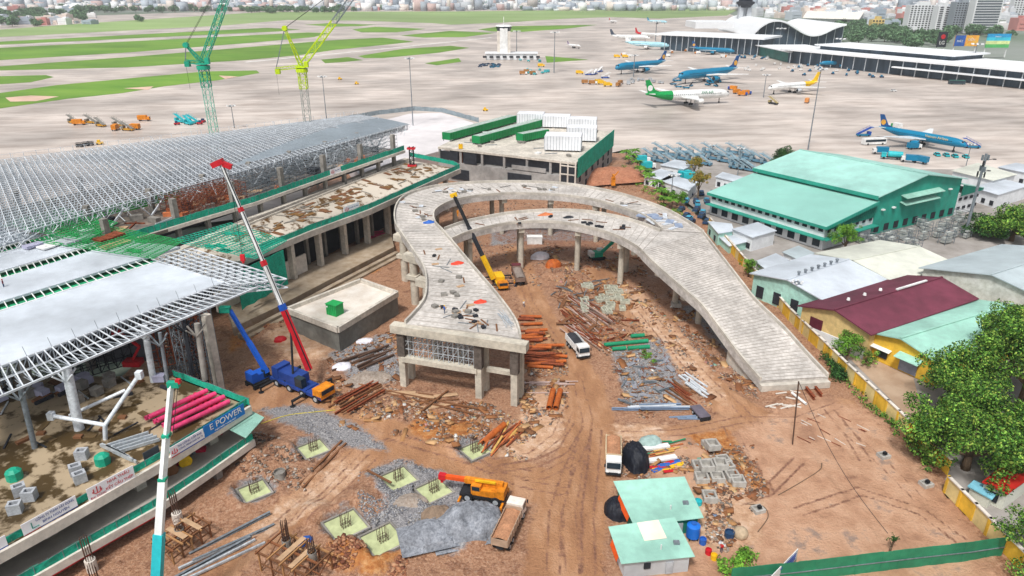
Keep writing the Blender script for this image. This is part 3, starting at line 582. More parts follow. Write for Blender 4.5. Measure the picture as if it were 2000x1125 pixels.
# ================================================================ SPACE FRAME ROOF
sf = thing('space_frame_roof', 'huge grey steel space frame roof of bare trusses with decking laid on its right half', 'steel roof', (-90, 210, 20))
ca, cb, cc_, cd_ = G(-140, 505, 23.5), G(800, 243, 24), G(700, 224, 25.5), G(-140, 330, 26)
# quad: near edge ca->cb, far edge cd_->cc_
def Q(u, v, dz=0): p = (ca.lerp(cb, u)).lerp(cd_.lerp(cc_, u), v); p.z += math.sin(v*math.pi)*.25+dz; return p
m = MB(); m2 = MB(); m3 = MB(); nu, nv = 84, 36
for i in range(nu+1):
    for j in range(nv): m.bar(Q(i/nu, j/nv), Q(i/nu, (j+1)/nv), .13)
for j in range(nv+1):
    for i in range(nu): m2.bar(Q(i/nu, j/nv), Q((i+1)/nu, j/nv), .17)
for i in range(0, nu):
    for j in range(0, nv):
        c = Q((i+.5)/nu, (j+.5)/nv, -1.9)
        for a, b in ((0, 0), (1, 1)) if (i+j) % 2 else ((1, 0), (0, 1)): m3.bar(Q((i+a)/nu, (j+b)/nv), c, .11)
        if i < nu-1: m3.bar(c, Q((i+1.5)/nu, (j+.5)/nv, -1.9), .13)
        if j < nv-1 and i % 2: m3.bar(c, Q((i+.5)/nu, (j+1.5)/nv, -1.9), .11)
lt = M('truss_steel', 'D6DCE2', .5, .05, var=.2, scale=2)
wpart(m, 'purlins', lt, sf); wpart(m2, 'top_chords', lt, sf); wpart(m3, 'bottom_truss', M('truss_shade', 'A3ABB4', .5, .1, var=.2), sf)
m = MB(); dm = M('roof_decking', '98A3AC', .5, .2, var=.08, scale=.4, stain=.12, wave=(62, 4))
for i in range(42, 84):
    for j in range(1, 21):
        if j > (i-42)*.5+5 or (j < 4 and i < 58+j*3): continue
        if j > 16 and i % 7 == 0: continue
        a = [Q((i+.02)/nu, (j+.02)/nv, .12), Q((i+.98)/nu, (j+.02)/nv, .12), Q((i+.98)/nu, (j+.98)/nv, .12), Q((i+.02)/nu, (j+.98)/nv, .12)]; m.slab3(a, .06)
wpart(m, 'decking', dm, sf)
m = MB()
for i in range(0, nu, 2):       # upright stubs and rails along the far edge
    p = Q(i/nu, 1); m.bar(p, p+Vector((0, 0, 1.6)), .1); q = Q((i+2)/nu, 1); m.bar(p+Vector((0, 0, 1.4)), q+Vector((0, 0, 1.4)), .06)
for i in range(0, nu-6, 6):      # V struts down to the columns at the near edge
    p = Q(i/nu, .04, -1.9); b = Vector((p.x, p.y, 18.2)); m.bar(p, b+Vector((1.5, 2.5, 0)), .3); m.bar(Q(min(1, (i+4)/nu), .04, -1.9), b+Vector((1.5, 2.5, 0)), .4)
wpart(m, 'struts', lt, sf)
m = MB()
for k in range(240): u = random.random(); p = Q(u, random.uniform(-.03, .06), random.uniform(-2.5, .3)); m.bar(p, p+Vector((random.uniform(-2, 2), random.uniform(-2.5, 1), random.uniform(-3, 2.2))), .12)
for k in range(160): p = Q(random.random(), random.uniform(.5, 1), .1); m.bar(p, p+Vector((random.uniform(-.8, .8), random.uniform(-.5, .5), random.uniform(.8, 2))), .09)
wpart(m, 'loose_members', lt, sf)
# ================================================================ TERMINAL FRONT WING (bottom left)
wing = thing('white_roofed_wing', 'terminal wing with three long white roof bands and steel eaves over a puddled floor', 'unfinished building', (-60, 100, 0))
ZR = 20
for name, pts, z in (('roof', [(-150, 770), (440, 549), (303, 511), (-150, 652)], ZR),
               ('roof', [(-150, 634), (290, 501), (352, 482), (262, 470), (200, 483), (-150, 591)], ZR+.3),
               ('roof', [(-150, 573), (190, 474), (165, 448), (115, 461), (-150, 538)], ZR+.3),
               ('roof', [(-150, 520), (0, 478), (80, 459), (0, 451), (-150, 470)], ZR+.5)):
    m = MB(); P = [G(a, b, z) for a, b in pts]; m.slab3(P, .5); wpart(m, name, white_r, wing)
def ladder(p0, p1, q0, q1, n, mb, t=.12):
    for i in range(n+1): mb.bar(p0.lerp(p1, i/n), q0.lerp(q1, i/n), t)
    mb.bar(p0, p1, t*1.5); mb.bar(q0, q1, t*1.5)
def band(pa, pb, mat_net, z, name):
    m = MB(); m.slab3([G(*pa[0], z-.9), G(*pa[1], z-.9), G(*pb[1], z-.9), G(*pb[0], z-.9)], .1); wpart(m, name, mat_net, wing)
    m = MB(); ladder(G(*pa[0], z), G(*pa[1], z), G(*pb[0], z), G(*pb[1], z), 26, m, .16); wpart(m, 'skylight_frame', white, wing)
grn = M('skylight_net', '2FA070', .8, var=.25, scale=.8, stain=.25)
band(((-150, 636), (290, 502)), ((-150, 655), (310, 511)), grn, ZR, 'skylight')
band(((-150, 575), (195, 476)), ((-150, 590), (205, 484)), grn, ZR, 'skylight')
band(((-150, 523), (110, 455)), ((-150, 536), (120, 462)), grn, ZR, 'skylight')
# open steelwork at the right end and along the near eave
m = MB(); m2 = MB()
a0, a1, b0, b1 = G(303, 511, ZR), G(440, 549, ZR), G(372, 487, ZR), G(555, 545, ZR)
a1b = G(470, 560, ZR)
def Q2(u, v, dz=0): p = G(296, 506, ZR).lerp(G(452, 556, ZR), u).lerp(G(372, 485, ZR).lerp(G(560, 545, ZR), u), v); p.z += dz; return p
for i in range(13):
    for dz in (0, -1.8): m.bar(Q2(i/12, 0, dz), Q2(i/12, 1, dz), .18)
for j in range(7):
    for dz in (0, -1.8): m.bar(Q2(0, j/6, dz), Q2(1, j/6, dz), .2)
for i in range(12):
    for j in range(6): m2.bar(Q2(i/12, j/6), Q2((i+.5)/12, (j+.5)/6, -1.8), .13); m2.bar(Q2((i+1)/12, (j+1)/6), Q2((i+.5)/12, (j+.5)/6, -1.8), .13)
e0, e1, f0, f1 = G(-150, 772, ZR), G(440, 551, ZR), G(-150, 838, ZR-1.2), G(505, 560, ZR-1.2)
N = 40
for i in range(N):
    a, b, c, d = e0.lerp(e1, i/N), e0.lerp(e1, (i+1)/N), f0.lerp(f1, i/N), f0.lerp(f1, (i+1)/N); lo = Vector((0, 0, -2.0))
    m.bar(a, b, .2); m.bar(c, d, .3); m.bar(a, c, .16); m.bar(a+lo, b+lo, .2); m2.bar(a, a+lo, .14); m2.bar(a+lo, c, .14); m2.bar(b, a+lo, .12); m.bar(a.lerp(c, .5), b.lerp(d, .5), .12); m2.bar(a+lo*1.5-Vector((0, 0, 0)), c, .1)
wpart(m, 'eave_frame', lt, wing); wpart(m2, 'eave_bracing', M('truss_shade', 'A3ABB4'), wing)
m = MB()
for i in range(5, N, 3): p = e0.lerp(e1, i/N); m.bar(p, p+Vector((-.3, 0, 1.7)), .05)
wpart(m, 'rail_posts', steel_d, wing)
# slabs
ZF, ZL = 8, 3.2
S1 = [(-150, 1162), (0, 1077), (110, 1017), (330, 892), (488, 792), (440, 770), (400, 745), (330, 752), (200, 760), (-150, 800)]
m = MB(); m.slab3([G(a, b, ZF) for a, b in S1[:5]]+[G(445, 768, ZF), G(340, 735, ZF), G(-150, 735, ZF)], .8); wpart(m, 'floor_slab', conc_floor, wing)
m = MB(); q = [G(a, b, ZF) for a, b in S1[:5]]
for a, b in zip(q, q[1:]): m.bar(a+Vector((.1, -.1, -.7)), b+Vector((.1, -.1, -.7)), .5, 1.5)
m.bar(q[-1]+Vector((0, 0, -.7)), G(340, 735, ZF)+Vector((0, 0, -.7)), .5, 1.4)
wpart(m, 'edge_beam', conc_pale, wing)
S2 = [(-150, 1262), (40, 1140), (180, 1060), (300, 993), (400, 925), (495, 858)]
q2 = [G(a, b, ZL) for a, b in S2]; bk = [(p+Vector((-22, 12, 0))) for p in q2]
m = MB()
for i in range(5): m.slab3([q2[i], q2[i+1], bk[i+1], bk[i]], .5)
wpart(m, 'lower_slab', M('lower_floor', 'A29C94', .6, scale=.3, var=.2, stain=.25), wing)
m = MB()
for a, b in zip(q2, q2[1:]): m.bar(a+Vector((.1, -.1, -.5)), b+Vector((.1, -.1, -.5)), .5, 1.2)
wpart(m, 'lower_edge_beam', conc_pale, wing)
m = MB()
for a, b in zip(q2, q2[1:]): a = a+Vector((-9, 5, 0)); b = b+Vector((-9, 5, 0)); m.bar(Vector((a.x, a.y, 5.2)), Vector((b.x, b.y, 5.2)), .3, 4.2)
wpart(m, 'shaded_inner_wall', dark, wing)  # added dark wall, its colour stands in for the shade under the floor slab
m = MB()
for a, b in zip(q2[:4], q2[1:4]): m.bar(a+Vector((-.3, .2, -1.4)), b+Vector((-.3, .2, -1.4)), .5, .6)
wpart(m, 'red_formwork', red, wing)
for t in (.02, .22, .46, .70, .9):
    P = q[0].lerp(q[-1], t) if 0 else None
for x, y in ((-60, 1150), (108, 1050), (284, 958), (425, 868)):
    p = G(x, y, ZL); p = p+Vector((-1.2, .7, 0)); m = MB(); m.box((p.x, p.y, 5.2), (1.5, 1.5, 4.6), R_(58)); wpart(m, 'column', concrete, wing)
for x, y in ((440, 940), (20, 1240), (230, 1060)):
    p = G(x, y, 0)+Vector((-1.5, 1, 0)); m = MB(); m.box((p.x, p.y, 1.2), (1.1, 1.1, 3.6), R_(58)); wpart(m, 'column', conc_dark, wing)
# tall steel columns holding the eave
for x, y, r, mt in ((155, 838, .75, lt), (300, 745, .55, lt), (68, 875, .4, steel_d), (330, 760, .3, steel_d), (400, 740, .5, conc_dark), (375, 730, .35, dark), (-60, 900, .7, lt)):
    p = G(x, y, ZF); m = MB(); m.cyl((p.x, p.y, ZF-.2), (p.x+.2, p.y+.6, ZR-1.4), r, n=10); wpart(m, 'steel_column', mt, wing, smooth=2)
    m = MB()
    for sx, sy in ((-1.6, .6), (1.6, -.6), (-1, -1.2), (1, 1.5)): m.bar((p.x, p.y, ZR-3.6), (p.x+sx, p.y+sy, ZR-1.9), .22)
    wpart(m, 'column_fork', mt, wing)
for x, y in ((180, 720), (240, 700), (60, 760), (-40, 770)):
    p = G(x, y, ZF); m = MB(); m.box((p.x, p.y, (ZF+ZR)/2-1), (1.2, 1.2, ZR-ZF-2)); wpart(m, 'column', conc_dark, wing)
m = MB(); a, b = G(-200, 735, ZF)+Vector((-3, 4, 0)), G(330, 725, ZF)+Vector((-3, 4, 0)); m.bar(Vector((a.x, a.y, 13)), Vector((b.x, b.y, 13)), .4, 10); wpart(m, 'shaded_back_wall', M('shaded_blockwork', '5E6068'), wing)
# lattice tower columns at the right corner
for i, (x, y) in enumerate(((428, 760), (395, 745), (362, 730))):
    p = G(x, y, 6 if i else 0.5)
    m = MB(); m.lattice((p.x, p.y, 0), (p.x, p.y, ZR-2), 1.5, 1.5, .13); m.build('shoring_tower', [steel_d, dark, steel_d][i], wing, True)
m = MB()
p = G(432, 775, 0); m.box((p.x, p.y, 8.5), (1.3, 1.3, 17.6), R_(58)); wpart(m, 'column', concrete, wing)
# shoring under the eave
for k, (x0, y0, x1, y1, z0, z1, nx_, nz_, mt, lb) in enumerate(((150, 742, 290, 700, ZF, 15, 9, 4, dark, 'dark scaffold under the eave behind the white steel columns'), (300, 720, 425, 690, ZF, 17, 9, 5, rust, 'rusty scaffold tower cluster at the right end under the eave'), (-100, 790, 110, 735, ZF, 14, 12, 4, steel_d, 'grey scaffold at the left edge under the eave'), (330, 745, 420, 715, 1, 17, 5, 8, steel_d, 'tall grey scaffold rising beside the corner column of the wing'))):
    scaffold('shoring_scaffold', lb, G(x0, y0, z0), G(x1, y1, z0), 5, z0, z1, nx_, nz_, 2, mt, t=.13)
for (xa, ya, xb, yb, z, h, lb, mt) in ((60, 470, 300, 505, ZR+1, .2, 'green scaffold grid over the gap behind the white roof bands', green_net), (0, 440, 170, 470, ZR+2, .2, 'green scaffold grid at the left edge below the space frame', green_net), (330, 470, 500, 505, ZR-1, .2, 'green scaffold grid at the far corner of the white roof', teal)):
    a, b, c, d = G(xa, ya, z), G(xb, yb, z), G(xb+60, yb-35, z), G(xa+120, ya-35, z); s_ = thing('safety_grid', lb, 'safety net', tuple(a)); m = MB()
    for i in range(17): m.bar(a.lerp(b, i/16), d.lerp(c, i/16), .12); m.bar(a.lerp(d, i/16), b.lerp(c, i/16), .12)
    m.build('rails', mt, s_, True); m = MB()
    for i in range(8): u = random.random()*.8; v = random.random()*.8; P = lambda p, q: a.lerp(b, p).lerp(d.lerp(c, p), q)-Vector((0, 0, .3)); m.slab3([P(u, v), P(u+.12, v), P(u+.12, v+.12), P(u, v+.12)], .08)
    m.build('netting', mt, s_, True)
gn = [G(60, 455, 19), G(180, 428, 19), G(270, 408, 19), G(355, 384, 19)]
net('safety_net', 'bright green net strip under the near edge of the space frame roof at the left', gn, 2.6, M('bright_green_net', '2FA03A', .85, var=.3, scale=2), t=.07)
# nets round the wing
nn_ = [p+Vector((0, 0, .1)) for p in q2]
net('safety_net', 'teal net along the lowest slab edge below the hanging banners', nn_, 1.2, teal)
net('safety_net', 'teal net between and behind the banners on the middle slab edge', [p+Vector((-.5, .3, .05)) for p in q], 1.1, teal)
net('safety_net', 'teal net closing the far right end of the puddled floor behind the pink beams', [q[-1]+Vector((0, 0, .1)), G(340, 735, ZF)+Vector((0, 0, .1))], 1.3, teal)
m = MB(); w4 = [G(455, 532, 13), G(548, 487, 13)]
s = thing('netting_screen', 'big teal net screen hanging from the road deck behind the steel eave', 'net', tuple(w4[0]))
for (a, b) in ((w4[0]+Vector((.7, -.4, 0)), w4[1]+Vector((.7, -.4, 0))),):
    n = 8
    for i in range(n):
        p, r = a.lerp(b, i/n), a.lerp(b, (i+1)/n); o1, o2 = (.3*(-1)**i), (.3*(-1)**(i+1)); x = Vector((.87, -.5, 0)); lo = Vector((0, 0, -9))
        m.add([p+x*o1*.3, r+x*o2*.3, r+x*o2+lo, p+x*o1+lo, p+x*(o1*.3-.1), r+x*(o2*.3-.1), r+x*(o2-.1)+lo, p+x*(o1-.1)+lo], [(0, 1, 2, 3), (7, 6, 5, 4), (0, 4, 5, 1), (2, 6, 7, 3)])
m.build('net', teal, s, True)
# ---------------------------------------------------------------- banners
def banner(label, p0, p1, h, bg, texts, stripe=None):
    """p0 left, p1 right bottom corners (world); texts: (string, size, u, v, mat)"""
    s = thing('banner', label, 'banner', tuple(p0)); d = (p1-p0); L = d.length; d.normalize(); n = Vector((d.y, -d.x, 0)); m = MB(); u = Vector((0, 0, 1))
    m.add([p0, p1, p1+u*h, p0+u*h, p0-n*.08, p1-n*.08, p1+u*h-n*.08, p0+u*h-n*.08], [(0, 1, 2, 3), (7, 6, 5, 4), (3, 2, 6, 7), (0, 4, 5, 1), (0, 3, 7, 4), (1, 5, 6, 2)]); m.build('sheet', bg, s, True)
    for a, b, v0, v1, mt in (stripe or []):
        m = MB(); x = p0+d*L*a+n*.015; y = p0+d*L*b+n*.015; m.add([x+u*h*v0, y+u*h*v0, y+u*h*v1, x+u*h*v1], [(0, 1, 2, 3)]); m.build('stripe', mt, s, True)
    for t, sz, a, v, mt in texts: text('lettering', t, sz, p0+d*L*a+n*.03+u*h*v, d, u, mt, s, .01, maxw=L*(min(a-.2, .97-a)*1.9 if a > .25 and bg is bwhite else min(a, 1-a)*1.7))
    return s
def logo(s, p, d, sz, mat):      # red builder's emblem: three rising prongs over an arc
    n = Vector((d.y, -d.x, 0)); u = Vector((0, 0, 1)); m = MB(); P = lambda a, b: p+d*a*sz+u*b*sz+n*.05
    for x in (-.45, 0, .45): m.bar(P(x, -.3 if x else -.45), P(x*1.0, .25 if x else .5), sz*.16, .03)
    for i in range(8): t0, t1 = math.pi*(1+i/8), math.pi*(1+(i+1)/8); m.bar(P(math.cos(t0)*.62, math.sin(t0)*.42-.12), P(math.cos(t1)*.62, math.sin(t1)*.42-.12), sz*.15, .03)
    m.build('emblem', mat, s, True)
bblue = M('banner_blue', '1E78C8', .6, var=.05, stain=0); bwhite = M('banner_white', 'EEEEF4', .6, var=.03, stain=.05); navy = M('letter_navy', '2A3F86', .6, var=0, stain=0)
def bp(x, y, z=ZF): return G(x, y, z)+Vector((.3, -.2, -.1))
p0, p1 = bp(398, 853), bp(476, 806); dd = (p1-p0).normalized()
banner('blue banner reading E POWER at the right corner of the puddled floor', p0, p1, 2.0, bblue, [('E POWER', 1.45, .53, .6, white), ('PHÂN PHỐI THANG MÁY', .36, .5, .14, white)])
p0, p1 = bp(332, 893), bp(397, 854); dd = (p1-p0).normalized()
s = banner('white banner with small blue lines beside the blue one', p0, p1, 1.8, bwhite, [('THI CÔNG CỐP PHA', .5, .58, .72, navy), ('CÔNG TRÌNH NHÀ GA T3', .42, .6, .4, navy)], [(0, .25, 0, .1, red), (.25, 1, 0, .1, blue)]); logo(s, p0+dd*.7+Vector((0, 0, .95)), dd, .8, red)
p0, p1 = bp(172, 978), bp(262, 930); dd = (p1-p0).normalized()
s = banner('white banner in red letters reading NHÀ THẦU KẾT CẤU THÉP', p0, p1, 2.1, bwhite, [('NHÀ THẦU', .6, .66, .74, red), ('KẾT CẤU THÉP', .6, .66, .3, red), ('ĐẠI DŨNG', .42, .2, .16, red)], [(0, 1, 0, .04, red)]); logo(s, p0+dd*1.25+Vector((0, 0, 1.35)), dd, 1.0, red)
p0, p1 = bp(45, 1046), bp(150, 987); dd = (p1-p0).normalized()
s = banner('white banner in blue letters at the lower left of the puddled floor edge', p0, p1, 1.9, bwhite, [('CÔNG TY TNHH XÂY DỰNG', .5, .6, .76, navy), ('BÌNH NGUYÊN', .5, .6, .4, navy)], [(0, .3, 0, .12, red), (.3, 1, 0, .12, blue)])
m = MB(); o = p0+dd*1.1+Vector((dd.y*.05, -dd.x*.05, .6)); m.bar(o, o+Vector((0, 0, .9)), .14, .03); m.bar(o, o+dd*.8, .14, .03); m.build('emblem', M('mark_green', '2C8C7C'), s, True)
p0, p1 = bp(-60, 1105), bp(14, 1064); banner('plain white banner cut by the left edge of the picture', p0, p1, 1.8, bwhite, [], [(0, 1, 0, .16, blue)])
for (x0, y0, x1, y1, z), lb in (((303, 451, 346, 434, 18), 'small white banner with a red mark on the upper floor edge, left one'), ((643, 343, 671, 333, 18), 'small white banner with a red mark on the upper floor edge, right one'), ((669, 417, 699, 406, 13.4), 'small white banner with a red mark on the near edge of the puddled road deck')):
    p0, p1 = G(x0, y0, z)+Vector((.5, -.3, 0)), G(x1, y1, z)+Vector((.5, -.3, 0)); dd = (p1-p0).normalized(); s = banner(lb, p0, p1, 1.9, bwhite, [('NHÀ THẦU THI CÔNG', .42, .62, .55, navy)], [(0, 1, 0, .08, red)]); logo(s, p0+dd*1.2+Vector((0, 0, 1.1)), dd, 1.1, red)
# ================================================================ CONCRETE TANK ROOM with green box
pb = thing('concrete_pit_building', 'low square grey concrete building with a parapet and a pale wet roof', 'building', tuple(G(660, 640, 5.5)[:2])+(0,))
zt = 5.5; ring = [G(x, y, zt) for x, y in ((560, 604), (705, 547), (776, 572), (660, 642))]
m = MB(); m.prism([tuple(p[:2]) for p in ring], -.6, zt-.9); wpart(m, 'wall', M('board_concrete', '74746F', .9, scale=.7, var=.18, stain=.3, bump=.3), pb)
c0 = sum(ring, Vector())/4
m = MB(); 
for i in range(4): a, b = ring[i], ring[(i+1) % 4]; m.bar(a+Vector((0, 0, -.25)), b+Vector((0, 0, -.25)), .7, 1.3)
wpart(m, 'parapet', concrete, pb)
m = MB(); m.prism([tuple((p.lerp(c0, .04))[:2]) for p in ring], zt-.9, zt-.5); wpart(m, 'roof', M('wet_roof', 'C6BBAE', .5, scale=.35, col2='DAD4CC', stain=.2), pb)
p = G(655, 613, zt-.5); gb = thing('green_box', 'green metal equipment box standing on the square concrete roof', 'box', (p.x, p.y, zt-.5), R_(-30))
gm = M('green_metal', '1E9A50', .5, var=.15, scale=2)
m = MB(); m.box((0, 0, 1.3), (2.9, 2.4, 2.5)); m.build('body', gm, gb)
m = MB(); m.box((0, 0, 2.62), (3.1, 2.6, .14)); m.build('lid', gm, gb)
m = MB()
for i in range(-2, 3): m.box((i*.55, -1.22, 1.3), (.08, .06, 2.3))
m.build('ribs', M('green_dark', '157A3C'), gb)
m = MB(); m.cyl((-1.1, -1.3, 2), (-1.1, -1.2, 2), .2); m.build('gauge', white, gb)
# ================================================================ GREY BUILDING with chillers
gbld = thing('plant_building', 'grey concrete building with an open storey, dark openings and a side teal net', 'unfinished building', (0, 270, 0))
bz = 13
c_ = [G(855, 287, bz), G(1125, 318, bz), G(1198, 258, bz), G(980, 226, bz)]
gw = M('blockwork', '9C9A98', .9, scale=.8, var=.15, stain=.3, bump=.2)
m = MB(); m.prism([tuple(p[:2]) for p in c_], -.6, bz-5.5); wpart(m, 'wall', gw, gbld)
m = MB(); m.slab3(c_, .8); wpart(m, 'roof_slab', concrete, gbld)
ins = [p.lerp(sum(c_, Vector())/4, .12) for p in c_]
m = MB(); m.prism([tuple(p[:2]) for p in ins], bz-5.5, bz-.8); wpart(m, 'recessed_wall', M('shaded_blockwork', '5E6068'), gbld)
def along(a, b, t): return a.lerp(b, t)
for k, (a, b, n) in enumerate(((c_[0], c_[1], 6), (c_[1], c_[2], 5))):
    for i in range(n+1): p = a.lerp(b, i/n).lerp(sum(c_, Vector())/4, .02); m = MB(); m.box((p.x, p.y, bz-3.2), (.9, .9, 4.7), R_(-10)); wpart(m, 'column', gw, gbld)
fr_ = (c_[1]-c_[0]).normalized(); fo = Vector((fr_.y, -fr_.x, 0))
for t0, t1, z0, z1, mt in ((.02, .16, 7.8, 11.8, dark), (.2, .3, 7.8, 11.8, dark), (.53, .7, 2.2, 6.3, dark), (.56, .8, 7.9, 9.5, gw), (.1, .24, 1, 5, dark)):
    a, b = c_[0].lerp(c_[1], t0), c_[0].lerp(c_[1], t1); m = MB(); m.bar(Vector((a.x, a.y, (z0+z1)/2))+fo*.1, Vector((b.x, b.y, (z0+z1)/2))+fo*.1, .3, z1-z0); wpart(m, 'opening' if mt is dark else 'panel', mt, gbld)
a, b = c_[0].lerp(c_[1], .5), c_[0].lerp(c_[1], .73); m = MB(); m.bar(Vector((a.x, a.y, 2.2))+fo*.6, Vector((b.x, b.y, 2.2))+fo*.6, .6, 1.0); wpart(m, 'green_net', teal, gbld)
sr = (c_[2]-c_[1]).normalized(); sn = Vector((sr.y, -sr.x, 0))
a, b = c_[1]+sr*1.5, c_[2]; m = MB()
for i in range(8): p, q_ = a.lerp(b, i/8), a.lerp(b, (i+1)/8); m.bar(Vector((p.x, p.y, bz-2.4))+sn*(.35+.1*(i % 2)), Vector((q_.x, q_.y, bz-2.4))+sn*(.35+.1*((i+1) % 2)), .12, 7.2)
wpart(m, 'side_net', teal, gbld)
for i in range(6):
    for z in (2.2, 5.6): p = a.lerp(b, (i+.5)/6.4)+sn*.08; m = MB(); m.box((p.x, p.y, z), (2.2, .3, 2.1), math.atan2(sr.y, sr.x)); wpart(m, 'window', dark, gbld)
m = MB(); p = c_[1].lerp(c_[0], .13)+fo*-1
for z in (1.6, 5, 8.4, 11.5): m.bar(c_[1]-fr_*6+Vector((0, 0, z-bz))-fo*-.3, c_[1]+Vector((0, 0, z-bz))-fo*-.3, .4, .35)
for t in (0, 3, 6): m.bar(c_[1]-fr_*t-fo*-.3+Vector((0, 0, -bz)), c_[1]-fr_*t-fo*-.3, .5)
wpart(m, 'stair_frame', conc_pale, gbld)
for t in (0, 3):
    for z in (3.3, 6.7, 10): p = c_[1]-fr_*(t+1.5)+fo*.22; m = MB(); m.box((p.x, p.y, z), (2.1, .2, 2.3), math.atan2(fr_.y, fr_.x)); wpart(m, 'window', dark, gbld)
def unit(px, name, label, d, z, mt, group, rz, cat, ribm):
    p = G(*px, z); t = thing(name, label, cat, (p.x, p.y, z), rz, group); m = MB(); m.box((0, 0, d[2]/2+.5), (d[0], d[1], d[2]-.3)); m.build('casing', mt, t)
    m = MB(); n = int(d[0]/1.1)
    for i in range(n+1): x = -d[0]/2+i*d[0]/n; m.box((x, -d[1]/2-.04, d[2]/2+.5), (.22, .1, d[2]-.4)); m.box((x, d[1]/2+.04, d[2]/2+.5), (.22, .1, d[2]-.4))
    m.build('ribs', ribm, t); m = MB()
    for i in range(int(d[0]/2.5)+1):
        for s_ in (-1, 1): m.box((-d[0]/2+.3+i*2.5*(d[0]-.6)/(int(d[0]/2.5)*2.5), s_*(d[1]/2-.3), .37), (.25, .25, .75))
    m.build('legs', steel_d, t); return t
rg = math.atan2(c_[2].y-c_[1].y, c_[2].x-c_[1].x); gd = M('chiller_green', '17894F', .5, var=.12, scale=1); wgrey = M('white_panel', 'E4E6EA', .5, var=.05, scale=.6)
topg = M('chiller_top', 'A9B8B0', .6, var=.3, scale=1.5)
for i, (px, L, lb) in enumerate((((940, 262), 30, 'long green chiller unit, farthest left of three on the plant building roof'), ((990, 270), 26, 'long green chiller unit, middle one of three on the plant building roof'), ((1040, 277), 12, 'short green chiller unit beside the white boxes on the plant building roof'))):
    a = G(px[0]-{0: 68, 1: 60, 2: 25}[i], px[1]+{0: 14, 1: 13, 2: 1}[i], bz); b = G(px[0]+{0: 62, 1: 65, 2: 25}[i], px[1]+{0: -22, 1: -22, 2: -9}[i], bz); t = unit((0, 600), 'chiller_unit', lb, ((b-a).length, 4, 3.2), bz, gd, 'green chillers on the plant building', 0, 'chiller', M('green_dark', '157A3C'))
    t.location = a.lerp(b, .5); t.rotation_euler.z = math.atan2(b.y-a.y, b.x-a.x); m = MB(); m.box((0, 0, 3.55), ((b-a).length-.8, 3.4, .12)); m.build('fan_deck', topg, t)
for px, d, lb in (((1037, 243), (12, 8, 5), 'white ribbed tank box at the far left of the white group'), ((1087, 248), (12, 8, 5), 'white ribbed tank box in the middle of the back row'), ((1138, 254), (12, 8, 5), 'white ribbed tank box at the right end of the back row'), ((1136, 274), (12, 8, 5.4), 'white ribbed tank box just behind the nearest one'), ((1100, 292), (14, 9, 5.6), 'nearest and biggest white ribbed tank box on the plant building roof')):
    unit(px, 'white_tank_box', lb, d, bz, wgrey, 'white tank boxes on the plant building', R_(-8), 'tank', M('panel_line', 'B8BDC4'))
# pale yard slab with grey hoarding behind the terminal
m = MB(); m.prism(XY([(640, 262), (800, 222), (862, 220), (925, 240), (900, 285), (840, 300), (700, 340)], 6), 0, 6); ys_ = thing('pale_roof_slab', 'pale grey flat roof slab enclosed by hoarding behind the terminal frame', 'roof', tuple(G(780, 260)[:2])+(0,)); m.build('slab', M('wet_slab', 'DAD5D6', .5, scale=.2, var=.07), ys_, True)
hp = [G(x, y, 6) for x, y in ((650, 240), (740, 224), (810, 216), (862, 219), (935, 239))]
net('hoarding', 'long grey blue metal hoarding bent round the pale roof slab', hp, 2.4, M('grey_sheet', '97A5AD', .6, var=.1, scale=2, wave=(0, 8)), 'hoarding')
# ================================================================ RIGHT COMPOUND
def gable(name, label, A, B, C, zr, base, roofm, wallm, ov=.8, cat='warehouse', endm=None, t=.25, parts=None):
    """A,B near-left eave (far..near), C right eave near end; world points at eave height"""
    s = thing(name, label, cat, tuple(B[:2])+(base,)); D = A+(C-B); z = A.z; r0 = (B+C)/2; r1 = (A+D)/2; r0.z = r1.z = zr
    ax = (A-B).normalized(); cr = (C-B).normalized(); o = ax*ov
    m = MB(); e = cr*ov; sl = (zr-z)/((C-B).length/2)*ov; dz = Vector((0, 0, sl))
    m.slab3([B-o-e-dz, r0-o, r1+o, A+o-e-dz], t); m.slab3([C-o+e-dz, r0-o, r1+o, D+o+e-dz], t); m.build('roof', roofm, s, True)
    m = MB(); lo = lambda p: Vector((p.x, p.y, base)); i = .05; dn_ = Vector((0, 0, t+.1))
    P = [p-dn_ for p in (A, B, C, D)]; m.add([lo(A), lo(B), lo(C), lo(D)]+P+[r0-dn_, r1-dn_], [(0, 1, 5, 4), (2, 3, 7, 6), (1, 2, 6, 8, 5), (3, 0, 4, 9, 7), (0, 3, 2, 1)]); m.build('wall', wallm, s, True)
    m = MB(); m.bar(r0-o+Vector((0, 0, .1)), r1+o+Vector((0, 0, .1)), .5, .14); m.build('ridge_cap', roofm, s, True)
    return s, (A, B, C, D, r0, r1)
def wins(s, a, b, z, n, w, h, mat, off=.12, name='window', t0=0, t1=1):
    d = (b-a).normalized(); nn = Vector((d.y, -d.x, 0)); L = (b-a).length
    for i in range(n):
        p = a+d*L*(t0+(t1-t0)*(i+.5)/n)+nn*off; m = MB(); m.box((p.x, p.y, z), (w, .16, h), math.atan2(d.y, d.x)); m.build(name, mat, s, True)
zA = 13
A_, B_, C__ = G(1480, 328, zA), G(1715, 381, zA), G(1880, 347, zA)
hs_, (A_, B_, C__, D_, r0, r1) = gable('teal_hall', 'big teal roofed hall with a stepped lower roof and a teal end wall', A_, B_, C__, 17, 0, teal_roof, teal_wall, 1.2)
ax = (A_-B_).normalized(); cr = (C__-B_).normalized()
lowm = M('white_wall', 'DADDE0', .75, var=.1, scale=.5, stain=.15)
L0, L1 = G(1613, 441, 7.5), G(1390, 376, 7.5)
T0, T1 = Vector((B_.x, B_.y, 11.2)), Vector((A_.x, A_.y, 11.2))
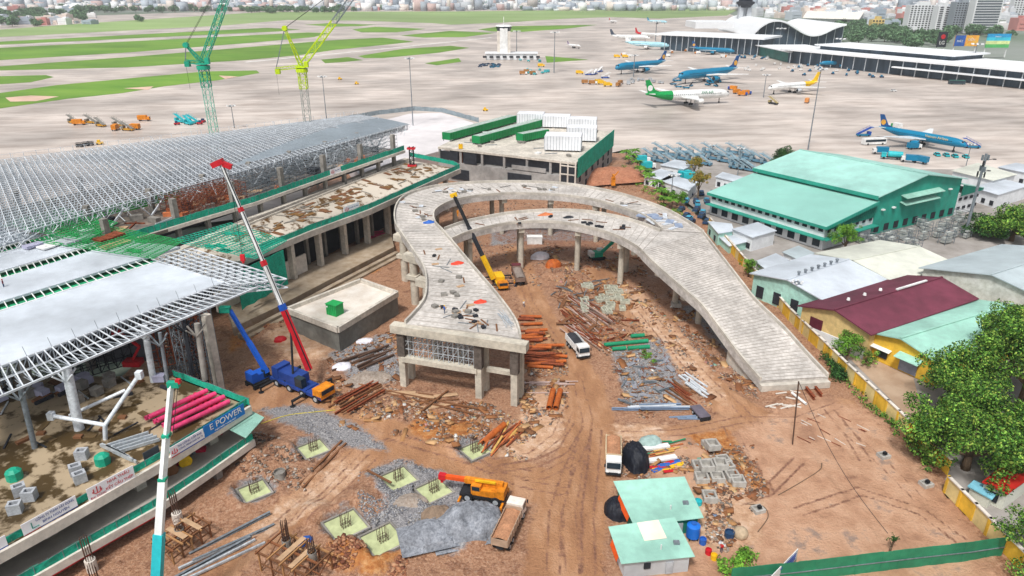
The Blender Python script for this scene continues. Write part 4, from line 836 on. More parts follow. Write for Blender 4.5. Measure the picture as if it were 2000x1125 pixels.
m = MB(); m.slab3([L0-ax-cr, T0-ax-cr*.1, T1+ax-cr*.1, L1+ax-cr], .3); m.build('lower_roof', M('teal_lower_roof', '98D0C4', .5, var=.05, scale=.2, stain=.12, wave=(36, 4)), hs_, True)
m = MB(); m.add([Vector((L0.x, L0.y, 0)), Vector((L1.x, L1.y, 0)), L1-Vector((0, 0, .4)), L0-Vector((0, 0, .4)), Vector((T0.x, T0.y, 0)), T0-Vector((0, 0, .4)), Vector((T1.x, T1.y, 0)), T1-Vector((0, 0, .4))], [(0, 3, 2, 1), (0, 4, 5, 3), (1, 2, 7, 6)]); m.build('side_wall', lowm, hs_, True)
m = MB(); a, b = L0-cr*.9-ax+Vector((0, 0, -.45)), L1-cr*.9+ax+Vector((0, 0, -.45)); m.bar(a, b, .25, .9); a, b = B_-cr*1.1-ax+Vector((0, 0, -.6)), A_-cr*1.1+ax+Vector((0, 0, -.6)); m.bar(a, b, .3, 1.1)
a = L0-cr*.9-ax*1.05; b = T0-ax*1.05-cr*.2; m.bar(a-Vector((0, 0, .4)), b-Vector((0, 0, .4)), .25, 1.0); m.build('gutter', teal_wall, hs_, True)
m = MB(); a, b = L0-ax*.3, T0-ax*.3; m.add([a-Vector((0, 0, .2)), b-Vector((0, 0, .2)), Vector((b.x, b.y, 6)), Vector((a.x, a.y, 6))], [(0, 1, 2, 3), (3, 2, 1, 0)]); m.build('gable_cladding', teal_wall, hs_, True)
m = MB(); a, b = L0+Vector((0, 0, -3.6)), L1+Vector((0, 0, -3.6)); m.slab3([a-cr*2.4-ax*1.5, b-cr*2.4, b, a-ax*1.5], .25); c = T0+Vector((0, 0, -7.3)); m.slab3([a-cr*2.4-ax*2.4, a-ax*.2, c-ax*.2, c-ax*2.4], .25); m.build('canopy', teal_wall, hs_, True)
wins(hs_, L1, L0, 5.9, 16, 1.5, .9, dark, .1); wins(hs_, L1, L0, 2, 10, 2.4, 2.6, glass, .1)
wins(hs_, L0, T0, 5.6, 7, 1.3, .9, dark, .25); wins(hs_, B_, C__, 1.8, 9, 2.2, 2.2, dark, .1)
for u0, u1, z, w_ in ((.27, .72, 11.4, 2.0), (.27, .68, 9.2, 1.6)):
    a, b = B_.lerp(C__, u0), B_.lerp(C__, u1); a.z = b.z = z; m = MB(); m.slab3([a-ax*2.2-Vector((0, 0, .7)), b-ax*2.2-Vector((0, 0, .7)), b, a], .15); m.build('louvre_hood', mint, hs_, True)
for t in (.08, .2, .76, .86): p = B_.lerp(C__, t)-ax*.4; m = MB(); m.box((p.x, p.y, 7.9 if t < .5 else 10), (1.1, .8, .4), math.atan2(cr.y, cr.x)); m.build('wall_lamp', white, hs_, True)
E0, E1 = Vector((C__.x, C__.y, 11)), C__+cr*13; E1.z = 8.2
m = MB(); m.slab3([E0+cr*.2-ax*1, E1-ax*1, E1+ax*40, E0+cr*.2+ax*40], .3); m.build('lower_roof', teal_roof, hs_, True)
m = MB(); m.prism([tuple(p[:2]) for p in (E0+cr*.3, E1-cr, E1-cr+ax*38, E0+cr*.3+ax*38)], 0, [10.2, 7.8, 7.8, 10.2] if 0 else 7.4); m.build('side_wall', lowm, hs_, True)
m = MB(); a, b = E0-ax*.9, E1-ax*.9; m.add([a, b, b-Vector((0, 0, .9)), Vector((a.x, a.y, 6.8))], [(0, 1, 2, 3), (3, 2, 1, 0)]); m.build('gable_cladding', teal_wall, hs_, True)
wins(hs_, E0, E1, 5.4, 4, 1.6, 1.0, dark, .2); wins(hs_, E0, E1, 2.2, 4, 1.6, 1.0, dark, .2)
# other sheds of the compound
def shed(label, px, z, roofm, wallm, name='shed', h0=0, doors=0, tilt=0, cat='shed'):
    P = [G(x, y, z) for x, y in px]; s = thing(name, label, cat, (P[0].x, P[0].y, h0)); c = sum(P, Vector())/len(P)
    if tilt: P[-1].z += tilt; P[-2].z += tilt
    m = MB(); m.slab3([p+(p-c).normalized()*.35 for p in P], .2); m.build('roof', roofm, s, True)
    m = MB(); q = [p.lerp(c, .03) for p in P]; m.prism([tuple(p[:2]) for p in q], h0-.2, z-.25); m.build('wall', wallm, s, True)
    if doors: wins(s, q[0], q[1], h0+1.4, doors, 1.4, 1.6, dark, .12) if (q[1]-q[0]).cross(Vector((0, 0, 1))).y < 0 else wins(s, q[1], q[0], h0+1.4, doors, 1.4, 1.6, dark, .12)
    return s
shed('small flat roofed teal walled shed, left of the pair beside the ramp', [(1383, 432), (1403, 455), (1432, 450), (1428, 437)], 4, white_r, M('mint_wall', 'A8D4C8', .7), doors=2)
shed('pale grey box shed with a white roof in front of the teal hall', [(1432, 447), (1470, 463), (1515, 450), (1480, 434)], 4.5, white_r, lowm, doors=3)
shed('low mint cube with a white top beside the ramp edge', [(1405, 462), (1425, 480), (1462, 470), (1445, 456)], 2.5, white_r, M('mint_wall', 'A8D4C8'))
shed('white flat roof shed nearest the ramp below the teal hall', [(1478, 510), (1500, 528), (1540, 508), (1515, 495)], 4, white_r, lowm, doors=2)
shed('small grey roofed lean-to between the white shed and the teal hall', [(1530, 492), (1560, 506), (1590, 494), (1560, 480)], 3, grey_roof, lowm)
# warehouses with gables (A far-left eave, B near-left eave, C near-right eave)
def gpx(name, label, a, b, c, z, zr, rm, wm, **k): return gable(name, label, G(*a, z), G(*b, z), G(*c, z), zr, 0, rm, wm, **k)
s, q = gpx('warehouse', 'white roofed warehouse with a row of roof vents and mint end wall', (1475+110, 498), (1473, 533), (1612, 585), 6.5, 8.2, white_r, M('mint_wall', 'A8D4C8'))
for i in range(7): p = q[4].lerp(q[5], .15+.11*i)+Vector((0, 0, .3)); m = MB(); m.cyl(p, p+Vector((0, 0, .6)), .3, n=8); m.cyl(p+Vector((0, 0, .6)), p+Vector((0, 0, .85)), .45, n=8); m.build('roof_vent', steel_d, s, True)
wins(s, q[1], q[2], 2.2, 4, 2, 3, dark, .12)
gpx('warehouse', 'cream roofed warehouse behind the white one with roof vents', (1720, 470), (1600, 494), (1742, 545), 6.5, 8.0, cream, lowm)
s, q = gpx('warehouse', 'large pale grey warehouse with a stained white side wall at the right edge', (1960, 478), (1805, 522), (2080, 600), 8.5, 11.5, grey_roof, M('stained_white_wall', 'D8DAD4', .8, scale=.8, col2='B4B6AC', stain=.25))
s, q = gpx('warehouse', 'dark maroon roofed warehouse with a yellow and white end wall', (1768, 538), (1568, 596), (1700, 648), 6.5, 8.6, maroon, M('dull_yellow_wall', 'CDB27A', .8, stain=.2))
for t in (.2, .35, .5): p = q[4].lerp(q[5], t)+Vector((-2, 1, .1)); m = MB(); m.cyl(p, p+Vector((0, 0, .5)), .4, .3, n=8); m.build('roof_vent', white, s, True)
m = MB(); p = q[4].lerp(q[5], .55); m.bar(p+Vector((0, 0, .4)), q[4].lerp(q[5], .85)+Vector((0, 0, .4)), .5, .3); m.build('ridge_light', white, s, True)
m = MB(); a = q[1].lerp(q[2], .05); b = q[1].lerp(q[2], .98); dd = (b-a).normalized(); m.bar(Vector((a.x, a.y, 1.2))+Vector((dd.y, -dd.x, 0))*.2, Vector((b.x, b.y, 1.2))+Vector((dd.y, -dd.x, 0))*.2, .2, 2.4); m.build('white_dado', lowm, s, True)
wins(s, q[1], q[2], 3.6, 2, 3, 2.4, M('maroon_shutter', '5A2230', .7), .2, 'shutter')
s, q = gpx('yellow_gable_house', 'yellow walled shed with a mint roof and a grey roller door', (1900, 585), (1692, 645), (1835, 705), 5.5, 7.2, mint, yellow)
wins(s, q[1], q[2], 1.9, 1, 3.6, 3.2, M('roller_door', '8A93A8', .6, wave=(0, 6)), .15, 'roller_door', .5, .8); wins(s, q[1], q[2], 1.9, 1, 2.2, 1.6, dark, .15, 'window', .15, .42)
a = q[1].lerp(q[2], .5); b = q[1].lerp(q[2], .82); dd = (b-a).normalized(); nn = Vector((dd.y, -dd.x, 0)); m = MB(); a.z = b.z = 4.2; m.slab3([a+nn*2-Vector((0, 0, .6)), b+nn*2-Vector((0, 0, .6)), b, a], .12); m.build('door_canopy', mint, s, True)
a = q[1].lerp(q[2], .12); b = q[1].lerp(q[2], .4); a.z = b.z = 3.4; m = MB(); m.slab3([a+nn*1-Vector((0, 0, .3)), b+nn*1-Vector((0, 0, .3)), b, a], .12); m.build('window_canopy', white, s, True)
s = shed('little cream hut with a red roof beside the yellow wall at the right', [(1922, 940), (1968, 962), (2020, 925), (1965, 905)], 3.2, M('red_roof', 'B0241C', .6, var=.15, scale=1), cream, doors=1)
s = shed('small blue topped lean-to under the red roofed hut', [(1895, 950), (1935, 972), (1945, 960), (1905, 940)], 2, M('blue_sheet', '7FC0D4', .6), cream)
for i, (px, z) in enumerate((([(1258, 342), (1298, 352), (1330, 340), (1290, 330)], 4), ([(1290, 352), (1345, 372), (1362, 355), (1310, 342)], 4), ([(1398, 345), (1440, 355), (1452, 346), (1412, 336)], 4), ([(1290, 322), (1335, 330), (1360, 318), (1318, 312)], 4), ([(1860, 333), (1940, 352), (1985, 340), (1910, 318)], 6), ([(1900, 365), (1950, 380), (2010, 362), (1960, 350)], 5), ([(1950, 326), (2010, 338), (2040, 328), (1985, 318)], 5))):
    shed(['low white roofed shed beside the palm row', 'white roofed shed with open front under the two-tone tree', 'small white parking shelter left of the teal hall', 'white roofed stores shed at the airside fence', 'long cream roofed shed behind the teal hall at the right', 'white roofed shed behind the big tree and the telecom pole', 'white shed at the right edge by the apron'][i], px, z, white_r if i != 4 else cream, lowm, doors=3)
# ---------------------------------------------------------------- perimeter walls and fences
wy = thing('yellow_perimeter_wall', 'long yellow and cream wall with a pale coping between the site and the sheds', 'wall', tuple(G(1650, 735)[:2])+(0,))
wp = [G(x, y) for x, y in ((1385, 442), (1450, 520), (1540, 625), (1595, 680), (1650, 735), (1750, 830), (1850, 928))]
wp2 = [G(x, y) for x, y in ((1845, 962), (1925, 1045), (1990, 1112), (2070, 1195))]
pm = M('cream_plaster', 'DCC88C', .8, var=.12, scale=1, stain=.25)
def wall_run(pts, s, h=2.9):
    for a, b in zip(pts, pts[1:]):
        L = (b-a).length; n = max(1, round(L/3.4)); d = (b-a)/n
        for i in range(n):
            p, q_ = a+d*i, a+d*(i+1); m = MB(); m.bar(p+Vector((0, 0, h/2)), q_+Vector((0, 0, h/2)), .22, h); m.build('panel', yellow if i % 2 else pm, s, True)
            m = MB(); m.box((p.x, p.y, h/2+.1), (.45, .45, h+.2), math.atan2(d.y, d.x)); m.build('post', yellow, s, True)
        m = MB(); m.bar(a+Vector((0, 0, h+.1)), b+Vector((0, 0, h+.1)), .5, .2); m.build('coping', conc_pale, s, True)
wall_run(wp, wy)
wy2 = thing('yellow_perimeter_wall', 'shorter stretch of yellow wall running off the lower right corner', 'wall', tuple(wp2[0][:2])+(0,)); wall_run(wp2, wy2, 2.9)
m = MB(); gw_ = [G(x, y) for x, y in ((1845, 962), (1842, 930), (1875, 935))]
gf = thing('green_hoarding', 'green corrugated metal hoarding across the lower right of the yard', 'fence', tuple(G(1550, 1110)[:2])+(0,)); gm2 = M('green_sheet', '2F8A66', .55, var=.12, scale=1, stain=.2, wave=(0, 5))
gp = [G(x, y) for x, y in ((1424, 1150), (1470, 1144), (1552, 1136), (1700, 1118), (1800, 1106), (1890, 1096), (1955, 1086))]
for a, b in zip(gp, gp[1:]):
    n = max(1, int((b-a).length/1.1)); d = (b-a)/n
    for i in range(n):
        j = random.uniform(-.04, .04); jj = Vector((0, j, 0)); m = MB(); m.bar(a+d*i+jj+Vector((0, 0, 1.7)), a+d*(i+1)+jj+Vector((0, 0, 1.7)), .06, 3.4+random.uniform(-.12, .12)); m.build('panel', gm2, gf, True)
    m = MB(); m.bar(a+Vector((0, -.12, 1.7)), b+Vector((0, -.12, 1.7)), .1, .1); m.build('rail', steel_d, gf, True)
# ================================================================ AIRPORT BUILDINGS
def mass(s, a, b, depth, z0, z1, mat, name='wall', over=0):
    d = (b-a).normalized(); n = Vector((-d.y, d.x, 0)); m = MB(); P = [a-d*over-n*over, b+d*over-n*over, b+d*over+n*(depth+over), a-d*over+n*(depth+over)]; m.prism([tuple(p[:2]) for p in P], z0, z1); m.build(name, mat, s, True); return P
fac = M('facade_glass', '4A5C6C', .5, scale=.12, col2='22323E', stretch=(1, 1, 6, 0), stain=.3); wroof = M('terminal_roof', 'E6E9EC', .5, var=.05, scale=.02, stain=.08)
t1 = thing('domestic_terminal', 'long low airport terminal with stepped white roofs and dark facade at the right', 'terminal', tuple(G(1500, 122)[:2])+(0,))
a, b = G(1538, 122), G(2120, 186); mass(t1, a, b, 60, 0, 12, fac); mass(t1, a, b, 60, 12, 13.5, wroof, 'roof', 6)
mid = a.lerp(b, .12)+Vector((12, 20, 0)); e_ = a.lerp(b, .62)+Vector((12, 20, 0)); mass(t1, mid, e_, 45, 13.5, 17, fac, 'clerestory'); mass(t1, mid, e_, 45, 17, 18.2, wroof, 'roof', 4)
d = (b-a).normalized(); n_ = Vector((-d.y, d.x, 0))
mass(t1, a.lerp(b, .45)-n_*6, a.lerp(b, .98)-n_*6, 10, 6, 7, wroof, 'canopy', 1)
for i in range(22): p = a.lerp(b, (i+.5)/22)-n_*4; m = MB(); m.cyl((p.x, p.y, 0), (p.x, p.y, 12), .4, n=8); m.build('column', steel, t1, True)
a, b = G(1500, 112), G(1640, 128)+Vector((0, 40, 0))
t2 = thing('international_terminal', 'dark glazed pier with a flat white roof left of the white control tower', 'terminal', tuple(G(1290, 95)[:2])+(0,))
a, b = G(1290, 97), G(1482, 108); mass(t2, a, b, 45, 0, 17, fac); mass(t2, a, b, 45, 17, 19, wroof, 'roof', 6); a2, b2 = G(1482, 108), G(1540, 122); mass(t2, a2, b2, 50, 0, 10, M('green_glass', '2E6E66', .4, var=.3, scale=.1)); mass(t2, a2, b2, 50, 10, 11, wroof, 'roof', 4)
for i in range(16): p = a.lerp(b, (i+.5)/16); m = MB(); m.cyl((p.x, p.y-5, 0), (p.x, p.y-5, 17), .45, n=8); m.build('column', steel, t2, True)
mass(t2, G(1355, 85)+Vector((0, 0, 0)), G(1430, 85), 60, 19, 27, wroof, 'roof_block')
t3 = thing('curved_roof_terminal', 'terminal hall with a wave shaped white roof and dark glass front behind the control tower', 'terminal', tuple(G(1550, 90)[:2])+(0,))
a, b = G(1462, 92), G(1640, 96); d = (b-a); N = 24; prof = [13+15*math.sin(min(1, i/N*1.6)*math.pi)*(.9 if i/N < .62 else 0)+(10*math.sin(max(0, (i/N-.55)/.45)*math.pi*.62)) for i in range(N+1)]
prof = [14, 20, 25, 28.5, 31, 32.5, 33, 33, 32, 30.5, 28, 25.5, 23, 20.5, 18.5, 17, 16.5, 17, 18, 20, 22.5, 25, 27, 28.5, 29.5]
n_ = Vector((0, 1, 0)); m = MB(); m2 = MB()
for i in range(N):
    p, q_ = a+d*(i/N), a+d*((i+1)/N); z0, z1 = prof[i], prof[i+1]
    m.slab3([Vector((p.x, p.y-8, z0)), Vector((q_.x, q_.y-8, z1)), Vector((q_.x, q_.y+150, z1)), Vector((p.x, p.y+150, z0))], 2)
    m2.add([Vector((p.x, p.y, 0)), Vector((q_.x, q_.y, 0)), Vector((q_.x, q_.y, z1-2)), Vector((p.x, p.y, z0-2))], [(0, 1, 2, 3)])
m.build('roof', wroof, t3, True); m2.build('facade', fac, t3, True)
for i in range(0, 13): p = a+d*(i/12); m = MB(); m.bar((p.x, p.y-1, 0), (p.x, p.y-1, prof[i*2]-2), .6); m.build('mullion', steel, t3, True)
shed('big cream and blue flat warehouse far behind the wave roof', [(1568, 35), (1640, 37), (1678, 38), (1690, 20), (1578, 18)], 14, M('cream_flat', 'F2EDE4', .7, var=.03), M('city_wall', 'C8CCD0', .8))
# control tower
p = G(1447, 80); ct = thing('control_tower', 'tall white control tower rising out of the top of the picture', 'control tower', (p.x, p.y, 0))
m = MB()
for sx in (-1, 1): m.box((sx*5.5, 0, 24), (5.5, 9, 48))
m.box((0, 2, 23), (7, 4, 46)); m.build('shaft', M('tower_grey', 'C4C9CE', .7, var=.08, scale=.2), ct); m = MB(); m.rev([(0, 8), (3, 9.5), (5, 12), (7, 12.5), (8, 10)], n=20)
m.v = [(v[1], v[2], v[0]+44) for v in m.v]; m.build('gallery', dark, ct); m = MB(); m.cyl((0, 0, 52), (0, 0, 57), 9, 11, n=16); m.build('cab', glass, ct); m = MB(); m.cyl((0, 0, 57), (0, 0, 59), 12, 11, n=16); m.build('cab_roof', white, ct)
p = G(984, 116); st = thing('small_control_tower', 'stubby white airfield tower with a low annexe in the middle of the apron', 'control tower', (p.x, p.y, 0))
m = MB(); m.box((0, 8, 14), (14, 14, 28)); m.build('shaft', conc_pale, st); m = MB(); m.box((0, 8, 16), (8, 15.6, 30)); m.build('core', white, st)
m = MB(); m.cyl((0, 8, 28), (0, 8, 32.5), 7, 8.5, n=8); m.build('cab', glass, st); m = MB(); m.cyl((0, 8, 32.5), (0, 8, 34), 9, 7, n=8); m.cyl((0, 8, 34), (0, 8, 42), .3, n=6); m.build('cab_roof', white, st)
m = MB(); m.box((8, 6, 3), (54, 20, 6)); m.build('annexe', lowm, st); m = MB(); m.box((8, 6, 6.3), (56, 22, .6)); m.build('annexe_roof', wroof, st)
for i in range(9): m = MB(); m.box((-20+i*7, -5.1, 3), (4, .3, 2)); m.build('window', dark, st)
# apartment towers
def tower_block(label, x0, x1, ytop, yb, mat, nf, nw, dep=18, winm=dark, band=False):
    a, b = G(x0, yb), G(x1, yb); zt = Rr((x0+x1)/2, ytop, a.y).z; s = thing('apartment_tower', label, 'apartment block', (a.x, a.y, 0)); b.y = a.y
    mass(s, a, b, dep, 0, zt, mat); mass(s, a.lerp(b, .3), a.lerp(b, .7), dep*.6, zt, zt+5, mat, 'roof_block')
    L = b.x-a.x; fh = zt/nf
    for i in range(nf):
        if band: m = MB(); m.box(((a.x+b.x)/2, a.y-.3, fh*(i+.45)), (L*.9, .6, fh*.5)); m.build('window_band', winm, s, True)
        else:
            for j in range(nw): m = MB(); m.box((a.x+L*(j+.5)/nw, a.y-.2, fh*(i+.5)), (L/nw*.55, .5, fh*.5)); m.build('window', winm, s, True)
cw = M('city_white', 'E6E8EA', .8, var=.05, scale=.05); cg = M('city_grey', '98A0A8', .8, var=.1, scale=.05)
tower_block('cream apartment tower with a grid of windows, left one of the high rise group', 1770, 1822, 10, 60, cw, 12, 8)
tower_block('narrow white apartment slab without windows in the high rise group', 1824, 1848, 12, 62, cw, 12, 2)
tower_block('grey apartment tower with small windows in the high rise group', 1856, 1888, 4, 64, cg, 13, 6)
tower_block('striped dark and white apartment tower at the right of the high rise group', 1892, 1945, -6, 66, cw, 14, 5, winm=M('city_dark', '4A545E'), band=True)
tower_block('short pale office block at the top right corner', 1975, 2010, -6, 30, cw, 8, 6)
tower_block('small white office block among the trees below the high rise group', 1772, 1792, 58, 74, cw, 4, 4, 12)
tower_block('ochre office block among the trees right of the wave roof', 1700, 1724, 38, 62, M('city_ochre', 'DEC27A', .8), 4, 4, 12)
# billboards
def board(label, x0, x1, y0, y1, yb, mats, txt, tm):
    b0 = G((x0+x1)/2, yb); zt = Rr(x0, y0, b0.y).z; zb = Rr(x0, y1, b0.y).z; X0, X1 = Rr(x0, y0, b0.y).x, Rr(x1, y0, b0.y).x; s = thing('billboard', label, 'billboard', (b0.x, b0.y, 0))
    n = len(mats); 
    for i, mt in enumerate(mats): m = MB(); m.box(((X0+X1)/2, b0.y, zb+(zt-zb)*(i+.5)/n), (X1-X0, 1.0, (zt-zb)/n)); m.build('panel', mt, s, True)
    for x in (X0+1, X1-1): m = MB(); m.box((x, b0.y+1, zb/2), (1, 1, zb)); m.build('post', white, s, True)
    for t, sz, u, v, mt in txt: text('lettering', t, (zt-zb)*sz, (X0+(X1-X0)*u, b0.y-.6, zb+(zt-zb)*v), (1, 0, 0), (0, 0, 1), mt, s, .05)
    return s, X0, X1, zb, zt, b0.y
s, X0, X1, zb, zt, yy = board('dark billboard with a red disc and the white letters LG', 1835, 1853, 62, 92, 104, [M('board_dark', '2A2E36', .6)], [('LG', .32, .5, .28, white)], white)
m = MB(); m.cyl(((X0+X1)/2, yy-.9, zb+(zt-zb)*.68), ((X0+X1)/2, yy-.55, zb+(zt-zb)*.68), (X1-X0)*.24, n=18); m.build('emblem', red, s, True)
s, X0, X1, zb, zt, yy = board('blue and orange landscape billboard, middle one of three', 1867, 1913, 69, 90, 106, [M('board_orange', 'E88A3A', .6, scale=.2, col2='F0C24A')], [('ĐIỆN', .3, .7, .6, white)], white)
m = MB(); m.box((X0+(X1-X0)*.22, yy-.55, (zt+zb)/2), ((X1-X0)*.44, .2, (zt-zb))); m.build('blue_panel', M('board_blue', '2A5AA8', .6, scale=.2, var=.3), s, True); text('lettering', 'MÁY', (zt-zb)*.3, (X0+(X1-X0)*.22, yy-.7, zb+(zt-zb)*.45), (1, 0, 0), (0, 0, 1), white, s)
s, *_ = board('tall blue and green seaside billboard, right one of three', 1930, 1976, 66, 93, 112, [M('board_green', '5CB86A', .6, var=.2, scale=.1), M('board_pale', 'D8E4A0', .6), M('board_cyan', '3CC0DA', .6, var=.1), M('board_azure', '2A9AD0', .6)], [('Vietnam', .14, .45, .8, white)], white)
# ================================================================ CITY to the horizon
pal = ['E4E6E8', 'C2C8CE', 'F4F4F4', 'A8B4C0', 'D0C4BA', '94A2B0', 'E4D6CC', '7C8C9C', 'F0F2F4', 'C8A49E', 'B4C0C6', '6C7C8C']
citym = M('city_walls', 'D8DADC', .85, var=.1, scale=.02, isl=pal)
def city_pts(n, y0, y1, f=None):
    Y = np.sqrt(rng.random(n)*(y1**2-y0**2)+y0**2); X = (rng.random(n)*2-1)*Y*.8; return X, Y
X, Y = city_pts(32000, 2350, 7500); D = np.stack([rng.uniform(9, 34, len(X)), rng.uniform(9, 30, len(X)), rng.gamma(3.2, 3.6, len(X))+4], -1); tall = rng.random(len(X)) < .012; D[tall, 2] *= 3; D[:, 2] = np.minimum(D[:, 2], 62)
V, Fq = boxes_np(np.stack([X, Y, D[:, 2]/2-1.5], -1), D, rng.uniform(0, .5, len(X))); npmesh('city', V, Fq, citym, kind='stuff', label='pale dense city of low houses stretching to the horizon', category='city')
hm = []
for i, c in enumerate(['E8EAEC', 'D6D8DC', 'F4F4F4', 'C0C8D0', 'E0D2C8', 'C88A84', 'A8B4C0']):
    m = MB(); m.box((0, 0, .5), (1, 1, 1)); m.box((.15, .1, 1.08), (.4, .5, .16)); m.box((0, -.52, .6), (.7, .05, .12)); m.box((0, -.52, .3), (.7, .05, .12)); o = m.build('city_building', M('house_wall_'+'abcdefg'[i], c, .85, var=.08, scale=.5)); hm.append(tag(o, 'city house', 'building'))
cnt = 0
regs = [(1500, 2000, 8, 36, 105), (1690, 2000, 30, 62, 42), (1460, 1700, 20, 38, 24), (0, 180, 14, 50, 44), (180, 1000, 12, 20, 50), (1000, 1460, 8, 17, 30)]
PL = ['in the city behind the control tower and wave roof', 'among the blocks right of the high rise group', 'behind the wave shaped roof', 'in the treed quarter at the far left', 'beyond the runway in the middle of the skyline', 'beyond the runway just left of the control tower']
CN = ['white', 'light grey', 'bright white', 'blue grey', 'beige', 'brick pink', 'grey']
for ri, (x0, x1, y0, y1, n) in enumerate(regs):
    for k in range(n):
        p = G(random.uniform(x0, x1), random.uniform(y0, y1)); p.z = -1.3; o = hm[cnt % 7]; c = o if cnt < 7 else o.copy()
        if cnt >= 7: COL.objects.link(c)
        big = x0 >= 1460; c.location = p; c.rotation_euler = (0, 0, random.uniform(-.4, .6)); c.scale = (random.uniform(14, 34), random.uniform(12, 26), random.uniform(7, 20)*(1.2 if big else .8)); tag(c, CN[cnt % 7]+' box like house '+PL[ri], 'building', CN[cnt % 7]+' houses '+PL[ri]); cnt += 1
# ================================================================ AIRCRAFT
engm = M('engine_grey', 'C4CAD0', .4, .3, var=.05)
def airliner(label, nose, tail, fus, fin, L, cowl=None, z=0, fin2=None, word=None, group='parked airliners', stripe=None, wingm=white):
    a, b = G(*nose), G(*tail); c = (a+b)/2; rz = math.atan2(a.y-b.y, a.x-b.x); s = thing('airliner', label, 'airliner', (c.x, c.y, 0), rz, group); r = L*(.05 if L > 50 else .047); zc = r*1.55+1.4
    prof = [(-L*.5, .15*r, zc+r*.55), (-L*.42, .42*r, zc+r*.42), (-L*.3, .8*r, zc+r*.15), (-L*.2, .97*r, zc+.02), (-L*.1, r, zc), (L*.3, r, zc), (L*.38, .96*r, zc-.02*r), (L*.44, .8*r, zc-.1*r), (L*.475, .55*r, zc-.22*r), (L*.495, .22*r, zc-.32*r), (L*.5, .02, zc-.35*r)]
    m = MB(); m.rev(prof, n=20); m.build('fuselage', fus, s, smooth=2)
    for sg in (-1, 1):
        m = MB(); rt = [(L*.1, sg*r*.6), (-L*.1, sg*r*.6), (-L*.16, sg*L*.44), (-L*.13, sg*L*.455)]
        V = [(x, y, zc-r*.55+abs(y)*.09) for x, y in rt]; V2 = [(x, y, z_+(.55 if i < 2 else .15)*r*.5) for i, (x, y, z_) in enumerate(V)]; m.add(V+V2, [(3, 2, 1, 0), (4, 5, 6, 7), (0, 1, 5, 4), (1, 2, 6, 5), (2, 3, 7, 6), (3, 0, 4, 7)]); m.build('wing', wingm, s)
        m = MB(); rt = [(-L*.40, sg*r*.2), (-L*.465, sg*r*.2), (-L*.495, sg*L*.16), (-L*.47, sg*L*.165)]; V = [(x, y, zc+r*.5+abs(y)*.1) for x, y in rt]; V2 = [(x, y, z_+.25) for x, y, z_ in V]
        m.add(V+V2, [(3, 2, 1, 0), (4, 5, 6, 7), (0, 1, 5, 4), (1, 2, 6, 5), (2, 3, 7, 6), (3, 0, 4, 7)]); m.build('tailplane', wingm, s)
        m = MB(); ex, ey, ez, er = L*.075, sg*L*.155, zc-r*.95, r*.55; m.rev([(ex-L*.085, er*.5, ez), (ex-L*.04, er*.9, ez), (ex+.3, er, ez), (ex+L*.012, er*.9, ez)], n=14, c=(0, ey, 0)); e = m.build('engine', cowl or engm, s, smooth=2)
        m = MB(); m.cyl((ex+L*.0125, ey, ez), (ex+L*.014, ey, ez), er*.78, n=14); m.build('intake', black, e)
        m = MB(); m.box((L*.01, sg*r*1.0, zc-r*1.4), (.4, .4, r*1.1)); [m.cyl((L*.01+dx, sg*r*1.0-.45, .7), (L*.01+dx, sg*r*1.0+.45, .7), .7, n=10) for dx in (-.8, .8)]; m.build('landing_gear', black, s)
        m = MB()
        for i in range(30): x = -L*.3+i*L*.66/29; m.box((x, sg*(r*.985), zc+r*.2), (L*.011, .06, r*.14))
        o = m.build('window_row', M('cabin_window', '25303C', .3, stain=0), s)
    m = MB(); m.box((L*.38, 0, zc-r*1.4), (.4, .4, r*1.2)); m.cyl((L*.38, -.35, .55), (L*.38, .35, .55), .55, n=10); m.build('nose_gear', black, s)
    m = MB(); pf = [(-L*.33, zc+r*.85), (-L*.47, zc+r*.5), (-L*.512, zc+L*.165), (-L*.465, zc+L*.168), (-L*.395, zc+r*1.35)]
    m.add([(x, -.25, z_) for x, z_ in pf]+[(x, .25, z_) for x, z_ in pf], [(0, 1, 2, 3, 4), (9, 8, 7, 6, 5)]+[(i, i+5, (i+1) % 5+5, (i+1) % 5) for i in range(5)]); fo_ = m.build('fin', fin, s)
    if fin2:
        m = MB()
        for sg in (-1, 1): m.cyl((-L*.452, sg*.26, zc+L*.085), (-L*.452, sg*.36, zc+L*.085), L*.03, n=10)
        m.build('fin_emblem', fin2, fo_)
    m = MB(); m.box((L*.462, 0, zc+r*.33), (L*.018, r*1.05, r*.22), 0, .5); m.build('cockpit_window', black, s)
    if stripe:
        m = MB(); m.rev([(x, rr*1.015, z_) for x, rr, z_ in prof[:3]]+[(-L*.2, .99*r, zc+.02)], n=20); m.build('tail_cone', stripe, s, smooth=2)
    if word:
        for sg in (-1, 1): text('lettering', word, r*.75, Vector((c.x, c.y, 0))+Matrix.Rotation(rz, 3, 'Z') @ Vector((L*.2, sg*r*1.02, zc+r*.42)), (1, 0, 0), (0, 0, 1), white if fus is not white else greenp, None, .03) if 0 else None
        for sg in (-1, 1):
            o = text('lettering', word, r*.8, (0, 0, 0), (-sg, 0, 0), (0, 0, 1), M('gold_letter', 'E0C890', .5, stain=0) if fus is not white else greenp, None, .03); o.parent = s; o.location = (L*.2, sg*r*1.0, zc+r*.48)
    return s
finb = M('fin_navy', '1A4E86', .4, stain=0); gold = M('gold_paint', 'D8A040', .5, stain=0); paleblue = M('pale_blue_paint', 'A8D8E6', .4)
airliner('teal blue airliner nearest the camera with stairs at both ends', (1893, 303), (1705, 268), aqua, finb, 44.5, aqua, fin2=gold, word='Vietnam Airlines', wingm=M('wing_grey', 'D0D6DA', .5))
